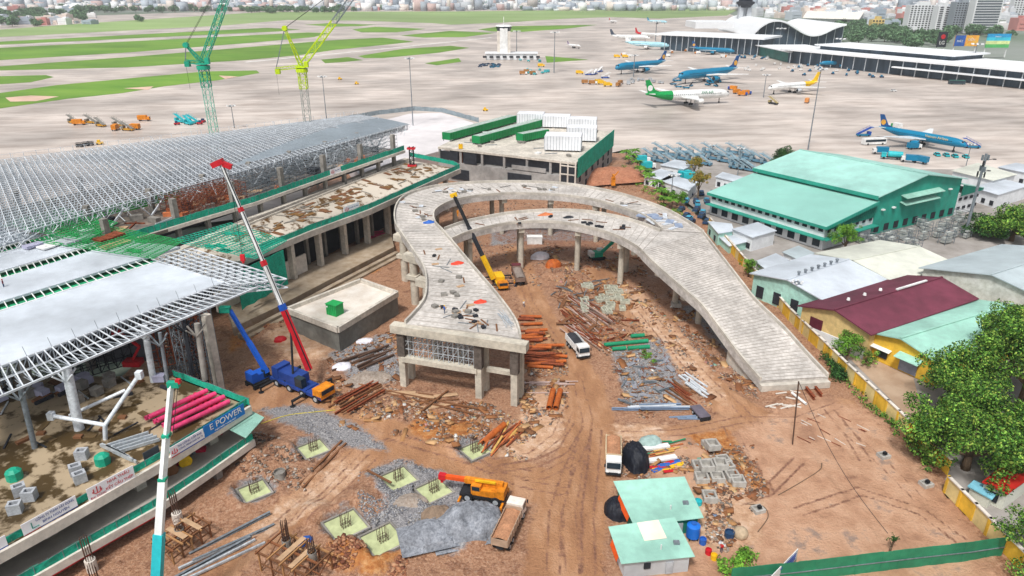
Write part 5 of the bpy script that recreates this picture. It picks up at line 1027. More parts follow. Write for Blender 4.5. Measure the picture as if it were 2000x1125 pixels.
airliner('white airliner with a green tail in the middle of the apron', (1420, 200), (1262, 208), white, M('fin_green', '12934A', .4), 62, white, fin2=white, word='EVA AIR', stripe=M('fin_green', '12934A'))
airliner('white airliner with a yellow tail beside the light mast', (1490, 186), (1603, 176), white, M('fin_yellow', 'F0C018', .4), 50, engm, stripe=M('fin_yellow', 'F0C018'))
airliner('teal blue airliner farther left with a navy fin, behind the brown trailers', (1197, 146), (1302, 136), aqua, finb, 64, aqua, fin2=gold)
airliner('teal blue airliner just behind the green tailed one', (1312, 166), (1448, 152), aqua, finb, 70, aqua, fin2=gold)
airliner('teal blue airliner parked at the glazed pier', (1432, 108), (1352, 104), aqua, finb, 50, aqua, fin2=gold)
airliner('pale blue and white airliner left of the glazed pier', (1306, 98), (1220, 94), paleblue, white, 58, white)
airliner('white airliner with a dark fin farthest left by the pier', (1262, 82), (1198, 80), white, M('fin_dark', '3A4656', .4), 58)
airliner('white airliner with a red tail behind the pale blue one', (1288, 76), (1238, 72), white, red, 50, stripe=red)
airliner('small white aircraft alone left of the pier group', (1140, 96), (1102, 92), white, M('fin_mauve', '7C6A8C', .5), 26)
airliner('small teal airliner in front of the domestic terminal', (1612, 132), (1668, 132), aqua, finb, 40, aqua)
airliner('white airliner cut by the right edge of the picture', (2045, 165), (1982, 148), white, gold, 40)
airliner('white airliner parked side on under the long terminal canopy', (1775, 133), (1830, 130), white, engm, 38)
airliner('tiny white jet far off beside the runway grass', (1207, 46), (1187, 44), white, red, 34)
airliner('faint blue airliner far beyond on the taxiway', (1300, 47), (1266, 46), paleblue, aqua, 44)
# ================================================================ VEHICLES
def wheels(s, pts, r, wdt=.35, rim=steel):
    for x, y in pts:
        m = MB(); m.cyl((x, y-wdt/2, r), (x, y+wdt/2, r), r, n=14); w_ = m.build('wheel', black, s, smooth=2); sg = 1 if y > 0 else -1
        m = MB(); m.cyl((x, y+sg*wdt/2, r), (x, y+sg*(wdt/2+.03), r), r*.55, n=10); m.build('rim', rim, w_)
def dump_truck(label, cabm, bedm, load=None, L=8.2):
    s = thing('dump_truck', label, 'dump truck'); m = MB(); m.box((-.3, 0, .85), (L-.6, 1.0, .35)); m.build('chassis', black, s)
    c = MB(); x0 = L/2-1.9; c.prism([(x0, -1.2), (L/2-.05, -1.2), (L/2-.05, 1.2), (x0, 1.2)], .75, [2.95]*4); c.v = [(x-(.22 if z > 2 and x > L/2-.5 else 0), y, z) for x, y, z in c.v]; c = c.build('cab', cabm, s)
    m = MB(); m.box((L/2-.1, 0, 2.2), (.16, 2.15, .95), 0, -.1); m.build('windscreen', glass, c)
    for sg in (-1, 1):
        m = MB(); m.box((L/2-.85, sg*1.21, 2.2), (1.1, .08, .8)); m.build('side_window', glass, c); m = MB(); m.box((L/2+.0, sg*.9, 1.0), (.08, .4, .22)); m.build('headlight', white, s); m = MB(); m.box((L/2+.05, sg*1.38, 2.3), (.12, .2, .55)); m.build('mirror', black, s)
    m = MB(); m.box((L/2, 0, .75), (.2, 2.4, .4)); m.build('bumper', black if cabm is white else cabm, s)
    m = MB(); bx0, bx1, zb, zt, t = -L/2, L/2-2.3, 1.25, 2.6, .09
    m.box(((bx0+bx1)/2, 0, zb), (bx1-bx0, 2.4, .12)); [m.box(((bx0+bx1)/2, sg*1.2, (zb+zt)/2), (bx1-bx0, t, zt-zb)) for sg in (-1, 1)]; m.box((bx1, 0, (zb+zt)/2+.15), (t, 2.4, zt-zb+.3)); m.box((bx0, 0, (zb+zt)/2-.1), (t, 2.4, zt-zb-.2))
    for i in range(6): [m.box((bx0+(bx1-bx0)*(i+.3)/6, sg*1.29, (zb+zt)/2), (.12, .1, zt-zb)) for sg in (-1, 1)]
    b = m.build('dump_bed', bedm, s)
    if load:
        nx_, ny_ = 16, 8; X, Y = np.meshgrid(np.linspace(bx0+.1, bx1-.1, nx_), np.linspace(-1.1, 1.1, ny_)); Z = zb+.85+.4*(1-(Y/1.2)**2)+.2*fbm(X*1.7+5, Y*1.7, 3); i = np.arange(ny_-1)[:, None]*nx_+np.arange(nx_-1)[None]; npmesh('load', np.stack([X, Y, Z], -1).reshape(-1, 3), np.stack([i, i+1, i+nx_+1, i+nx_], -1).reshape(-1, 4), load, b, True)
    wheels(s, [(x, sg*1.0) for x in (L/2-1.2, -L/2+1.1, -L/2+2.4) for sg in (-1, 1)], .52, .45); return s
loadm = M('dark_load', '34363C', .9, var=.4, scale=3); loads = M('soil_load', 'B08060', .9, var=.3, scale=3, bump=.4)
tan = M('tan_truck_body', 'B49A84', .7, var=.15, stain=.2); maroonp = M('maroon_truck', '6A3038', .6)
def at(s, front, back, dz=0.05, rr=None):
    a, b = G(*front), G(*back); c = (a+b)/2; s.location = (c.x, c.y, max(0, hz(c.x, c.y))+dz-.05); s.rotation_euler.z = math.atan2(a.y-b.y, a.x-b.x); return s
at(dump_truck('white tipper truck with a black load on the haul road', white, white, loadm), (1143, 706), (1112, 668))
at(dump_truck('tipper truck seen from behind with a maroon tailgate on the haul road', maroonp, M('brown_bed', '8A7468', .7, stain=.2), M('grey_load', '8C8078', .9, var=.2, scale=2), 9.5), (1003, 522), (1022, 572))
at(dump_truck('parked tipper truck with an empty rust tan bed above the mint roofed hut', white, M('cream_bed', 'D8C4A4', .7, stain=.2), loads), (1197, 935), (1197, 872))
at(dump_truck('tipper truck with a pale cab and soil load beside the grey gravel heap', M('cream_cab', 'EADFD4', .5), tan, loads, 8.8), (1010, 1005), (978, 1075))
# ---- cranes
def carrier(s, L, W_, naxle, cabm, bodym, r=.6):
    m = MB(); m.box((0, 0, 1.15), (L, W_, .5)); m.box((-L*.1, 0, 1.45), (L*.6, W_*.9, .2)); m.build('chassis', bodym, s)
    c = MB(); c.box((L/2-.9, 0, 1.75), (1.9, W_, 1.5)); c = c.build('cab', cabm, s); m = MB(); m.box((L/2+.08, 0, 2.05), (.08, W_*.85, .7)); m.build('windscreen', glass, c)
    wheels(s, [(L/2-1.4-i*(L-3)/(naxle-1), sg*W_*.42) for i in range(naxle) for sg in (-1, 1)], r, .5)
    for x in (L*.2, -L*.42):
        for sg in (-1, 1): m = MB(); m.box((x, sg*(W_*.5+1.3), 1.0), (.35, 2.8, .3)); m.cyl((x, sg*(W_*.5+2.6), 0.05), (x, sg*(W_*.5+2.6), 1.0), .14); m.cyl((x, sg*(W_*.5+2.6), 0), (x, sg*(W_*.5+2.6), .12), .45); m.build('outrigger', black, s)
def boom(s, pts, mats, widths):
    """pts: world points; sections"""
    for i in range(len(pts)-1): m = MB(); m.bar(pts[i], pts[i+1], widths[i], widths[i]*1.15); m.build('boom_section', mats[i], s, True)
def hookline(s, tip, drop, mat=red, sz=.7):
    m = MB(); m.bar(tip, tip-Vector((0, 0, drop)), .07); m.build('hoist_rope', black, s, True); p = tip-Vector((0, 0, drop)); m = MB(); m.box((p.x, p.y, p.z-.5), (sz, sz*.7, sz*1.6)); m.cyl((p.x, p.y, p.z-1.6), (p.x, p.y, p.z-.8), sz*.3); m.build('hook_block', mat, s, True)
# A: blue / red telescopic crane
s = thing('telescopic_crane', 'blue and red truck crane with a very long white telescopic boom and orange cab', 'mobile crane'); at(s, (636, 782), (548, 745), .0); s.scale = (1.2,)*3; o_ = s.location.copy(); rz_ = s.rotation_euler.z
carrier(s, 12, 2.9, 4, orange, M('crane_blue', '24428C', .5, var=.2), .68)
m = MB(); m.box((-2.2, 0, 2.3), (5.5, 2.5, 1.5)); m.box((-4.6, 0, 2.5), (1.4, 2.7, 1.9)); m.build('superstructure', M('crane_blue', '24428C'), s); m = MB(); m.box((.9, -.9, 2.4), (1.6, 1.0, 1.5)); m.build('operator_cab', glass, s); m = MB(); m.cyl((-2.5, 0, 1.4), (-2.5, 0, 1.8), 1.3, n=16); m.build('slew_ring', black, s); m = MB(); m.box((-1.5, 1.3, 2.4), (3, .1, .8)); m.build('red_panel', red, s)
s.rotation_euler.z = rz_; bpy.context.view_layer.update()
b0 = s.location+Vector((-1.5, .6, 3.0)); tip = Rr(433, 322, b0.y+9); b0 = Rr(604, 722, b0.y+.2)
s2 = thing('crane_boom', 'long white and red telescopic boom reaching up from the blue truck crane', 'crane boom', tuple(b0))
P_ = [b0.lerp(tip, t) for t in (0, .30, .33, .52, .545, .78, .80, 1)]
boom(s2, P_, [red, blue, white, red, white, red, white], [.9, 1.0, .66, .8, .56, .7, .45])
m = MB()
for a_, b_, o_ in ((.33, .52, .36), (.545, .78, .31), (.8, 1, .25)): m.bar(b0.lerp(tip, a_)+Vector((o_, -.2, 0)), b0.lerp(tip, b_)+Vector((o_, -.2, 0)), .16); m.bar(b0.lerp(tip, a_)+Vector((-o_, -.2, 0)), b0.lerp(tip, b_)+Vector((-o_, -.2, 0)), .07)
m.build('boom_edge', black, s2, True)
m = MB(); m.bar(P_[0]+Vector((.3, -.3, 0)), P_[1]+Vector((.3, -.3, 0)), .3); m.build('boom_edge', black, s2, True)
d = (tip-b0).normalized(); m = MB(); m.box(tuple(tip+Vector((-.7, 0, .3))), (2.4, .9, 1.0), 0, -.4); m.box(tuple(tip+Vector((1.0, 0, -.1))), (1.6, .8, .9), 0, .4); m.build('boom_head', red, s2, True); hookline(s2, tip+Vector((1.2, -.2, 0)), 17.5, red, .8)
m = MB(); a = s.location+Vector((-1.5, 0, 2.6)); m.cyl(a, b0.lerp(tip, .22), .22, n=8); m.build('luffing_ram', black, s2, True)
for ch in list(s2.children): off = s2.location-s.location; 
# attach boom to its crane (boom belongs to the crane)
for ch in list(s2.children):
    ch.data = ch.data; mw = Matrix.Translation(s2.location); ch.parent = s; ch.matrix_parent_inverse = (Matrix.Translation(s.location) @ Matrix.Rotation(s.rotation_euler.z, 4, 'Z') @ Matrix.Scale(s.scale.x, 4)).inverted() @ mw
bpy.data.objects.remove(s2)
def adopt(tmp, s):
    for ch in list(tmp.children): mw = Matrix.Translation(tmp.location); ch.parent = s; ch.matrix_parent_inverse = (Matrix.Translation(s.location) @ Matrix.Rotation(s.rotation_euler.z, 4, 'Z')).inverted() @ mw
    bpy.data.objects.remove(tmp)
def tmp(p): o = bpy.data.objects.new('tmp', None); COL.objects.link(o); o.location = p; return o
# B: blue boom lift
bl = M('lift_blue', '1E5CC4', .45, var=.12)
s = thing('boom_lift', 'bright blue crawler crane with one straight blue boom beside the red and white crane', 'boom lift'); at(s, (525, 742), (492, 758), 0)
m = MB(); m.box((0, 0, .9), (4.2, 2.6, .5)); [m.box((0, sg*1.3, .5), (4.6, .6, .9)) for sg in (-1, 1)]; m.build('undercarriage', black, s); m = MB(); m.box((-.2, 0, 1.9), (3.8, 2.2, 1.4)); m.box((-1.6, 0, 2.3), (1.2, 2.3, 1.8)); m.build('body', bl, s); m = MB(); m.box((1.0, -.8, 2.3), (1.3, .9, 1.5)); m.build('cab', glass, s)
b0 = Rr(522, 728, s.location.y); tp = Rr(449, 606, s.location.y+3); t_ = tmp(b0); boom(t_, [b0, b0.lerp(tp, .5), tp], [bl, bl], [.75, .6]); m = MB(); m.box(tuple(tp+Vector((-.9, 0, .2))), (2.0, 1.2, 1.1)); m.build('basket', teal, t_, True); adopt(t_, s)
# C: yellow and black crane behind the viaduct
s = thing('telescopic_crane', 'truck crane with a yellow and black boom standing between the curved ramp arms', 'mobile crane'); at(s, (985, 572), (968, 542), 0)
carrier(s, 9, 2.5, 3, orange, yel, .5); m = MB(); m.box((-1, 0, 2), (4, 2.2, 1.4)); m.build('superstructure', yel, s)
b0 = Rr(964, 545, s.location.y); tp = Rr(886, 381, s.location.y+6); t_ = tmp(b0); boom(t_, [b0, b0.lerp(tp, .28), b0.lerp(tp, .62), tp], [yel, dark, black], [.9, .75, .6]); m = MB(); m.box(tuple(tp), (1.8, .8, .9), 0, -.3); m.build('boom_head', yel, t_, True); hookline(t_, tp+Vector((.9, 0, 0)), 4, orange, .5); adopt(t_, s)
# D: teal and white boom rising from below the frame
p = G(296, 1235); s = thing('telescopic_crane', 'teal and white telescopic crane boom rising in front of the red lettered banner', 'mobile crane', (p.x, p.y, 0), 1.2); carrier(s, 9, 2.5, 3, cyanp, cyanp, .5)
b0 = Rr(303, 1200, p.y); tp = Rr(334, 752, p.y+7); t_ = tmp(b0); Pz = [Rr(303, 1200, p.y), Rr(311, 1042, p.y+2.2), Rr(318, 935, p.y+3.7), Rr(325, 850, p.y+5.2), tp]
boom(t_, Pz, [cyanp, white, white, white], [.95, .72, .56, .44])
for q_ in Pz[2:4]: m = MB(); m.box(tuple(q_), (.85, .85, .35)); m.build('collar', tealp, t_, True)
m = MB(); m.box(tuple(tp+Vector((.3, 0, .1))), (1.3, .6, .7)); m.build('boom_head', tealp, t_, True); m = MB(); q_ = tp+Vector((.9, 0, .5)); m.box(tuple(q_), (.5, .5, .5)); m.build('tip_light', red, t_, True); m = MB(); m.bar(tp+Vector((.8, 0, 0)), Pz[3]+Vector((.8, -.2, 0)), .05); m.bar(tp+Vector((.5, 0, 0)), Pz[3]+Vector((.5, -.3, 0)), .05); m.build('hoist_rope', black, t_, True); adopt(t_, s)
# E: orange rough terrain crane
s = thing('rough_terrain_crane', 'orange and red rough terrain crane with its boom laid flat over a green water pit', 'mobile crane'); p = Gh(945, 975); s.location = (p.x, p.y, .1); s.rotation_euler.z = R_(-14+180)
m = MB(); m.box((0, 0, 1.05), (7, 2.4, .5)); m.build('chassis', black, s); wheels(s, [(x, sg*1.1) for x in (2.2, -2.2) for sg in (-1, 1)], .78, .6)
m = MB(); m.box((-.8, 0, 1.9), (4.6, 2.3, 1.1)); m.box((-2.9, 0, 2.0), (1.2, 2.4, 1.5)); m.build('body', orange, s); m = MB(); m.box((.9, .75, 2.3), (1.5, .9, 1.5)); m.build('cab', orange, s); m = MB(); m.box((.9, 1.22, 2.6), (1.2, .05, .7)); m.build('cab_window', glass, s)
m = MB(); m.bar((-3.0, -.2, 3.0), (3.0, -.2, 2.9), .75, .8); m.build('boom_section', orange, s); m = MB(); m.bar((3.0, -.2, 2.9), (6.2, -.2, 2.85), .6, .62); m.build('boom_section', M('orange_red', 'E0561E', .5), s); m = MB(); m.box((6.6, -.2, 2.8), (1.1, .8, .9)); m.bar((6.7, -.2, 2.6), (6.7, -.2, 1.7), .4); m.build('boom_head', red, s); m = MB(); m.bar((-2, .4, 3.6), (1.2, .4, 3.5), .3); m.build('jib', yel, s)
for x in (3.3, -3.3):
    for sg in (-1, 1): m = MB(); m.box((x, sg*1.6, .7), (.3, 1.6, .3)); m.cyl((x, sg*2.3, .02), (x, sg*2.3, .8), .1); m.build('outrigger', orange, s)
# F: teal excavator
s = thing('excavator', 'teal excavator with a bent arm digging under the inner ramp', 'excavator'); at(s, (1180, 503), (1152, 509), 0); s.rotation_euler.z = .3
m = MB(); [m.box((0, sg*1.15, .5), (4, .6, .9)) for sg in (-1, 1)]; m.build('track', black, s); m = MB(); m.box((-.6, 0, 1.7), (3.6, 2.5, 1.3)); m.build('body', tealp, s); m = MB(); m.box((-1.9, 0, 1.9), (1.1, 2.5, 1.4)); m.build('counterweight', white, s); m = MB(); m.box((1.0, .7, 2.2), (1.5, 1.1, 1.7)); m.build('cab', white, s)
m = MB(); m.bar((1.0, -.3, 2.0), (4.6, -.3, 4.9), .6, .8); m.bar((4.5, -.3, 4.9), (7.4, -.3, 5.6), .5, .7); m.build('boom', tealp, s); m = MB(); m.bar((7.4, -.3, 5.6), (8.2, -.3, 2.3), .45, .6); m.build('stick', tealp, s); m = MB(); m.prism([(7.6, -.8), (8.8, -.8), (8.8, .3), (7.6, .3)], 1.2, 2.3); m.build('bucket', M('bucket', '55402E', .8), s)
# tower cranes
def tcrane(label, px, mat, mat2, y_piv, jib_px, cj_px, af_px, hx):
    base = px; s = thing('tower_crane', label, 'tower crane', (base.x, base.y, 0)); Y = base.y; f = Rr(px_x(base, y_piv), y_piv, Y); zp = f.z
    m = MB(); m.lattice((base.x, base.y, 0), (base.x, base.y, zp-7), 2.3, 2.6, .12); m.build('mast', mat2, s, True); m = MB(); m.lattice((base.x, base.y, zp-7), (base.x, base.y, zp-1), 2.5, 2, .18); m.build('climbing_frame', mat, s, True)
    m = MB(); m.cyl((base.x, base.y, zp-1.2), (base.x, base.y, zp), 2.2, n=12); m.box((base.x, base.y, zp+.6), (3.6, 3, .5)); m.build('slewing_platform', mat, s, True); m = MB(); m.box((base.x+2.2, base.y-1.4, zp+1.6), (1.4, 1.4, 2)); m.build('cab', mat, s, True)
    p = Vector((base.x, base.y, zp+.8)); j0, j1 = (Rr(*q, Y) for q in jib_px); d = (j1-j0).normalized(); m = MB(); m.lattice(p+d*1, p+d*20, 1.9, 2.2, .17); m.build('jib', mat, s, True); m = MB(); m.lattice(p+d*20, p+d*(j1-p).length*1.0 if (j1-p).length > 50 else p+d*52, 1.8, 2.4, .13, 1.3); m.build('jib', hx, s, True)
    cj = [Rr(*q, Y) for q in cj_px]; m = MB(); m.lattice(p, cj[0], 1.0, 2, .14); m.build('counter_jib', mat, s, True); m = MB(); m.box(tuple(cj[0]+Vector((.6, 0, -.8))), (1.6, 1.6, 1.8)); m.build('counterweight', mat, s, True)
    a = Rr(*af_px, Y); m = MB(); m.lattice(p, a, 1.2, 1.8, .15, .5); m.build('a_frame', mat, s, True); m = MB(); m.cyl(a+Vector((0, -.7, 0)), a+Vector((0, .7, 0)), .9, n=12); m.build('sheave', hx if hx is black else mat, s, True)
    m = MB(); m.bar(a, cj[0], .25); m.build('back_stay', steel_d, s, True); m = MB(); [m.bar(a+Vector((0, o, 0)), p+d*48+Vector((0, o, 0)), .09) for o in (-.5, .5)]; m.build('luffing_rope', black, s, True)
    e = cj[0]-Vector((0, 0, 9)); m = MB(); m.bar(cj[0], e, .06); m.build('rope', black, s, True); return s
def px_x(b, y): return 1000+F_*b.x/((H-0)*S_+b.y*C_)
g1 = G(418, 258, 25); g2 = G(601, 240, 25)
def tc(label, g_, *a): return tcrane(label, Vector((g_.x, g_.y, 0)), *a)
tc('teal luffing tower crane behind the space frame roof', g1, tealp, M('teal_lattice', '6FB8A4', .5), 128, ((420, 125), (473, -20)), ((362, 120),), (363, 88), tealp)
tc('lime green luffing tower crane with a grey jib behind the space frame roof', g2, lime, M('grey_mast', '9CA09A', .5), 134, ((603, 128), (705, -10)), ((539, 135),), (556, 55), steel_d)
# telecom pole, light masts
def mast(x, y, ytop, group, label, r=.28, nl=6, zb=0):
    b = G(x, y, zb); t = Rr(x, ytop, b.y); s = thing('light_mast', label, 'light mast', (b.x, b.y, zb), 0, group); m = MB(); m.cyl((0, 0, 0), (0, 0, t.z-zb), r, r*.5, n=8); m.build('pole', steel_d, s)
    m = MB(); m.cyl((0, 0, t.z-zb-.8), (0, 0, t.z-zb-.4), r*5, n=10); m.build('ring', steel_d, s)
    for i in range(nl): a = 6.283*i/nl; m = MB(); m.box((math.cos(a)*r*7, math.sin(a)*r*7, t.z-zb-.3), (r*3, r*2.4, r*1.6), a); m.build('floodlight', white, s)
for x, y, yt, lb, r in ((808, 268, 112, 'tallest thin grey light mast standing at the corner of the grey hoarding', .3), (458, 250, 205, 'light mast with a wide head just right of the teal tower crane', .3), (639, 244, 148, 'light mast with a round sign right of the lime tower crane', .3), (1578, 292, 133, 'tall light mast right of the yellow tailed airliner', .35), (1082, 142, 62, 'light mast right of the small control tower', .5), (1009, 112, 60, 'light mast left of the small control tower', .5),
                        (1237, 150, 107, 'light mast in front of the left teal airliner', .45), (1491, 190, 145, 'light mast at the nose of the yellow tailed airliner', .35), (1280, 80, 42, 'light mast left of the glazed pier', .7), (1520, 98, 55, 'light mast before the curved terminal roof', .7), (1635, 118, 75, 'light mast before the long terminal, left one', .6), (1895, 145, 85, 'light mast before the long terminal, right one', .6), (1885, 330, 280, 'short lamp post right of the nearest teal airliner', .2), (1440, 346, 288, 'thin twin lamp post behind the two-tone tree', .2), (1390, 303, 283, 'short lamp post at the apron fence', .2), (1310, 392, 340, 'lamp post in the palm row', .2), (1547, 612, 548, 'grey street lamp between the ramp and the white warehouse', .16)):
    mast(x, y, yt, None, lb, r)
b = G(1884, 462); t = Rr(1925, 300, b.y); s = thing('telecom_pole', 'thick grey telecom pole loaded with antennas behind the big trees', 'telecom pole', (b.x, b.y, 0)); zt = t.z
m = MB(); m.cyl((0, 0, 0), (0, 0, zt), .5, .35, n=10); m.build('pole', steel_d, s)
for i in range(9): a = i*.8; z = zt-1.2-(i % 4)*1.7; m = MB(); m.box((math.cos(a)*.9, math.sin(a)*.9, z), (.4, .5, 1.6), a); m.bar((0, 0, z), (math.cos(a)*.9, math.sin(a)*.9, z), .1); m.build('antenna', black if i % 2 else steel_d, s)
for z, l in ((zt-2, 3.2), (zt-5.5, 2.4)): m = MB(); m.bar((0, 0, z), (l, .5, z+.3), .14); m.box((l, .5, z+.2), (.9, .4, .25)); m.build('lamp_arm', black, s)
# ---- airside service vehicles
def gse(kind, label, group, mt, m2=None):
    s = thing(kind, label, kind.replace('_', ' '), (0, 0, -50), 0, group); m2 = m2 or mt
    if kind == 'baggage_tractor': m = MB(); m.box((0, 0, .8), (3.2, 1.6, .8)); m.build('body', mt, s); m = MB(); m.box((-.3, 0, 1.7), (1.3, 1.5, 1.1)); m.build('cab', m2, s); wh = [(1, .8), (1, -.8), (-1, .8), (-1, -.8)]; r = .4
    elif kind == 'stair_truck':
        m = MB(); m.box((0, 0, .8), (7, 2.2, .7)); m.build('body', mt, s); m = MB(); m.box((2.9, 0, 1.7), (1.4, 2.2, 1.5)); m.build('cab', m2, s); m = MB(); m.bar((-3.4, 0, 1.2), (3.2, 0, 4.4), 1.7, .35)
        for sg in (-1, 1): m.bar((-3.4, sg*.85, 2.2), (3.2, sg*.85, 5.4), .1); [m.bar((-3.4+k*1.65, sg*.85, 1.2+k*.8), (-3.4+k*1.65, sg*.85, 2.2+k*.8), .08) for k in range(5)]
        m.box((3.8, 0, 4.5), (1.6, 1.9, .2)); m.build('stairs', m2, s); wh = [(2.4, 1), (2.4, -1), (-2.4, 1), (-2.4, -1)]; r = .45
    elif kind == 'service_truck': m = MB(); m.box((-.9, 0, 2.0), (5, 2.3, 2.4)); m.build('box_body', mt, s); m = MB(); m.box((2.5, 0, 1.5), (1.5, 2.2, 1.7)); m.build('cab', m2, s); m = MB(); m.box((3.2, 0, 1.9), (.12, 1.8, .6)); m.build('windscreen', glass, s); wh = [(2.4, 1), (2.4, -1), (-2.2, 1), (-2.2, -1)]; r = .5
    elif kind == 'belt_loader': m = MB(); m.box((0, 0, .8), (5, 1.8, .7)); m.build('body', mt, s); m = MB(); m.bar((-3.6, 0, 1.1), (3.8, 0, 3.0), .9, .3); m.build('belt', black, s); wh = [(1.6, .8), (1.6, -.8), (-1.6, .8), (-1.6, -.8)]; r = .4
    elif kind == 'apron_bus': m = MB(); m.box((0, 0, 1.7), (12, 2.8, 2.7)); m.build('body', mt, s); m = MB(); [m.box((0, sg*1.41, 2.1), (11, .06, 1.1)) for sg in (-1, 1)]; m.build('window_row', glass, s); m = MB(); m.box((0, 0, 3.15), (11.5, 2.5, .2)); m.build('roof', m2, s); wh = [(4, 1.3), (4, -1.3), (-4, 1.3), (-4, -1.3)]; r = .5
    elif kind == 'fuel_tanker': m = MB(); m.cyl((-4, 0, 2.1), (2, 0, 2.1), 1.35, n=16); m.build('tank', mt, s, smooth=2); m = MB(); m.box((0, 0, .8), (9.5, 2, .4)); m.build('chassis', black, s); m = MB(); m.box((3.6, 0, 1.7), (1.9, 2.3, 1.9)); m.build('cab', m2, s); wh = [(3.5, 1), (3.5, -1), (-2, 1), (-2, -1), (-3.3, 1), (-3.3, -1)]; r = .5
    elif kind == 'baggage_cart': m = MB(); m.box((0, 0, .7), (2.8, 1.6, .2)); m.box((0, 0, 2.0), (2.8, 1.6, .1)); [m.bar((x, y, .7), (x, y, 2), .08) for x in (-1.3, 1.3) for y in (-.75, .75)]; m.box((0, 0, 1.1), (2.4, 1.4, .7)); m.build('body', mt, s); wh = [(1, .7), (1, -.7), (-1, .7), (-1, -.7)]; r = .25
    elif kind == 'parked_car':
        m = MB(); m.box((0, 0, .65), (4.3, 1.75, .65)); m.build('body', mt, s); m = MB(); m.prism([(-1.6, -.8), (1.1, -.8), (1.1, .8), (-1.6, .8)], .95, 1.5); m.v = [(x*(.8 if z > 1.2 else 1), y*(.88 if z > 1.2 else 1), z) for x, y, z in m.v]; m.build('cabin', glass, s); m = MB(); m.box((-.2, 0, 1.52), (2.1, 1.4, .05)); m.build('roof', mt, s); wh = [(1.35, .85), (1.35, -.85), (-1.35, .85), (-1.35, -.85)]; r = .33
    for x, y in wh: m = MB(); m.cyl((x, y-.15, r), (x, y+.15, r), r, n=10); m.build('wheel', black, s)
    return s
dkb = M('dark_blue_paint', '2A4668', .5); grp = {}
def fleet(kind, mt, m2, label, group, spots, jit=0):
    pr = gse(kind, label, group, mt, m2)
    for i, sp in enumerate(spots):
        x, y = sp[:2]; p = G(x, y); p.z = sp[3] if len(sp) > 3 else -.28; put(pr, p, R_(sp[2] if len(sp) > 2 else random.uniform(0, 360)))
def rnd(n, x0, x1, y0, y1): return [(random.uniform(x0, x1), random.uniform(y0, y1), random.uniform(0, 360)) for _ in range(n)]
fleet('stair_truck', M('yellow_grey', 'C8922A', .6), M('dirty_grey', '8C8A84', .7, var=.3), 'yellow aircraft stairs truck in the cluster at the far left of the apron', 'yellow stairs trucks at the far left', [(143, 240, 150), (178, 240, 160), (197, 246, 150), (232, 246, 160), (250, 254, 165)])
fleet('service_truck', orange, orange, 'orange service truck beside the yellow stairs trucks', 'orange trucks at the far left', [(155, 243, 10), (226, 253, 100), (262, 252, 170), (282, 235, 5)])
fleet('stair_truck', cyanp, cyanp, 'blue stairs truck in the small cluster left of the teal tower crane', 'blue stairs trucks by the teal crane', [(352, 238, 150), (368, 242, 140), (378, 240, 160)]); fleet('baggage_tractor', red, dkb, 'red and blue tractor beside the blue stairs trucks', 'tractors by the teal crane', [(346, 243, 30), (390, 242, 200), (397, 238, 90)])
fleet('baggage_cart', black, black, 'dark flat trailer at the edge of the space frame roof', 'dark trailers', [(155, 286, 5), (168, 284, 5), (177, 283, 5)]); fleet('baggage_tractor', yel, yel, 'small yellow tractor alone on the open apron', 'yellow tractors alone on the apron', [(195, 281, 20), (664, 155, 0), (697, 164, 0), (948, 216, 0)])
fleet('service_truck', M('brown_truck', 'A8743E', .6), white, 'brown loader truck in the group in front of the left teal airliner', 'brown loaders by the left teal airliner', [(1144, 163, 0), (1158, 164, 0), (1212, 164, 60), (1208, 168, 60), (1022, 145, 0), (1030, 142, 0), (1042, 145, 20)])
fleet('service_truck', yel, yel, 'yellow truck in the group in front of the left teal airliner', 'yellow trucks by the left teal airliner', [(1132, 144, 0), (1175, 164, 0), (1187, 168, 10), (1205, 112, 0), (1221, 112, 0), (1057, 130, 0), (1170, 162, 20)])
fleet('stair_truck', blue, white, 'blue stairs truck left of the left teal airliner', 'blue stairs left of the left teal airliner', [(1150, 146, 20), (1162, 145, 60), (1172, 140, 50), (1182, 152, 0)])
fleet('baggage_cart', M('cart_grey', 'B8BEC4', .6), None, 'grey baggage cart between the teal airliners', 'baggage carts between the teal airliners', rnd(16, 1220, 1300, 155, 166)); fleet('baggage_cart', cyanp, None, 'blue baggage cart near the small control tower', 'blue carts near the small control tower', rnd(10, 1030, 1080, 136, 146)+rnd(4, 1015, 1060, 116, 122))
fleet('parked_car', dkb, None, 'car in front of the small control tower annexe', 'cars by the small control tower', rnd(14, 925, 975, 124, 131)); fleet('parked_car', aqua, None, 'teal car in front of the small control tower annexe', 'teal cars by the small control tower', rnd(6, 960, 978, 126, 132))
fleet('belt_loader', aqua, None, 'belt loader at the side of the middle teal airliner', 'belt loaders by the middle teal airliner', [(1315, 165, 20), (1325, 170, 0), (1350, 168, 60), (1382, 166, 120), (1398, 168, 100), (1340, 172, 0)]); fleet('stair_truck', aqua, aqua, 'teal stairs truck under the middle teal airliner', 'teal stairs trucks under the middle teal airliner', [(1322, 158, 0), (1388, 162, 120), (1403, 160, 100)])
fleet('service_truck', orange, blue, 'orange truck right of the green tailed airliner', 'orange trucks right of the green tailed airliner', [(1430, 175, 140), (1440, 182, 20), (1458, 184, 10), (1450, 186, 0)]); fleet('service_truck', M('pale_orange', 'D89050', .6), white, 'orange and white lift truck below the yellow tailed airliner', 'lift trucks below the yellow tailed airliner', [(1576, 200, 60)]); fleet('stair_truck', dark, M('khaki', 'A8986A', .7), 'dark stairs truck below the nose of the yellow tailed airliner', None, [(1510, 203, 120)])
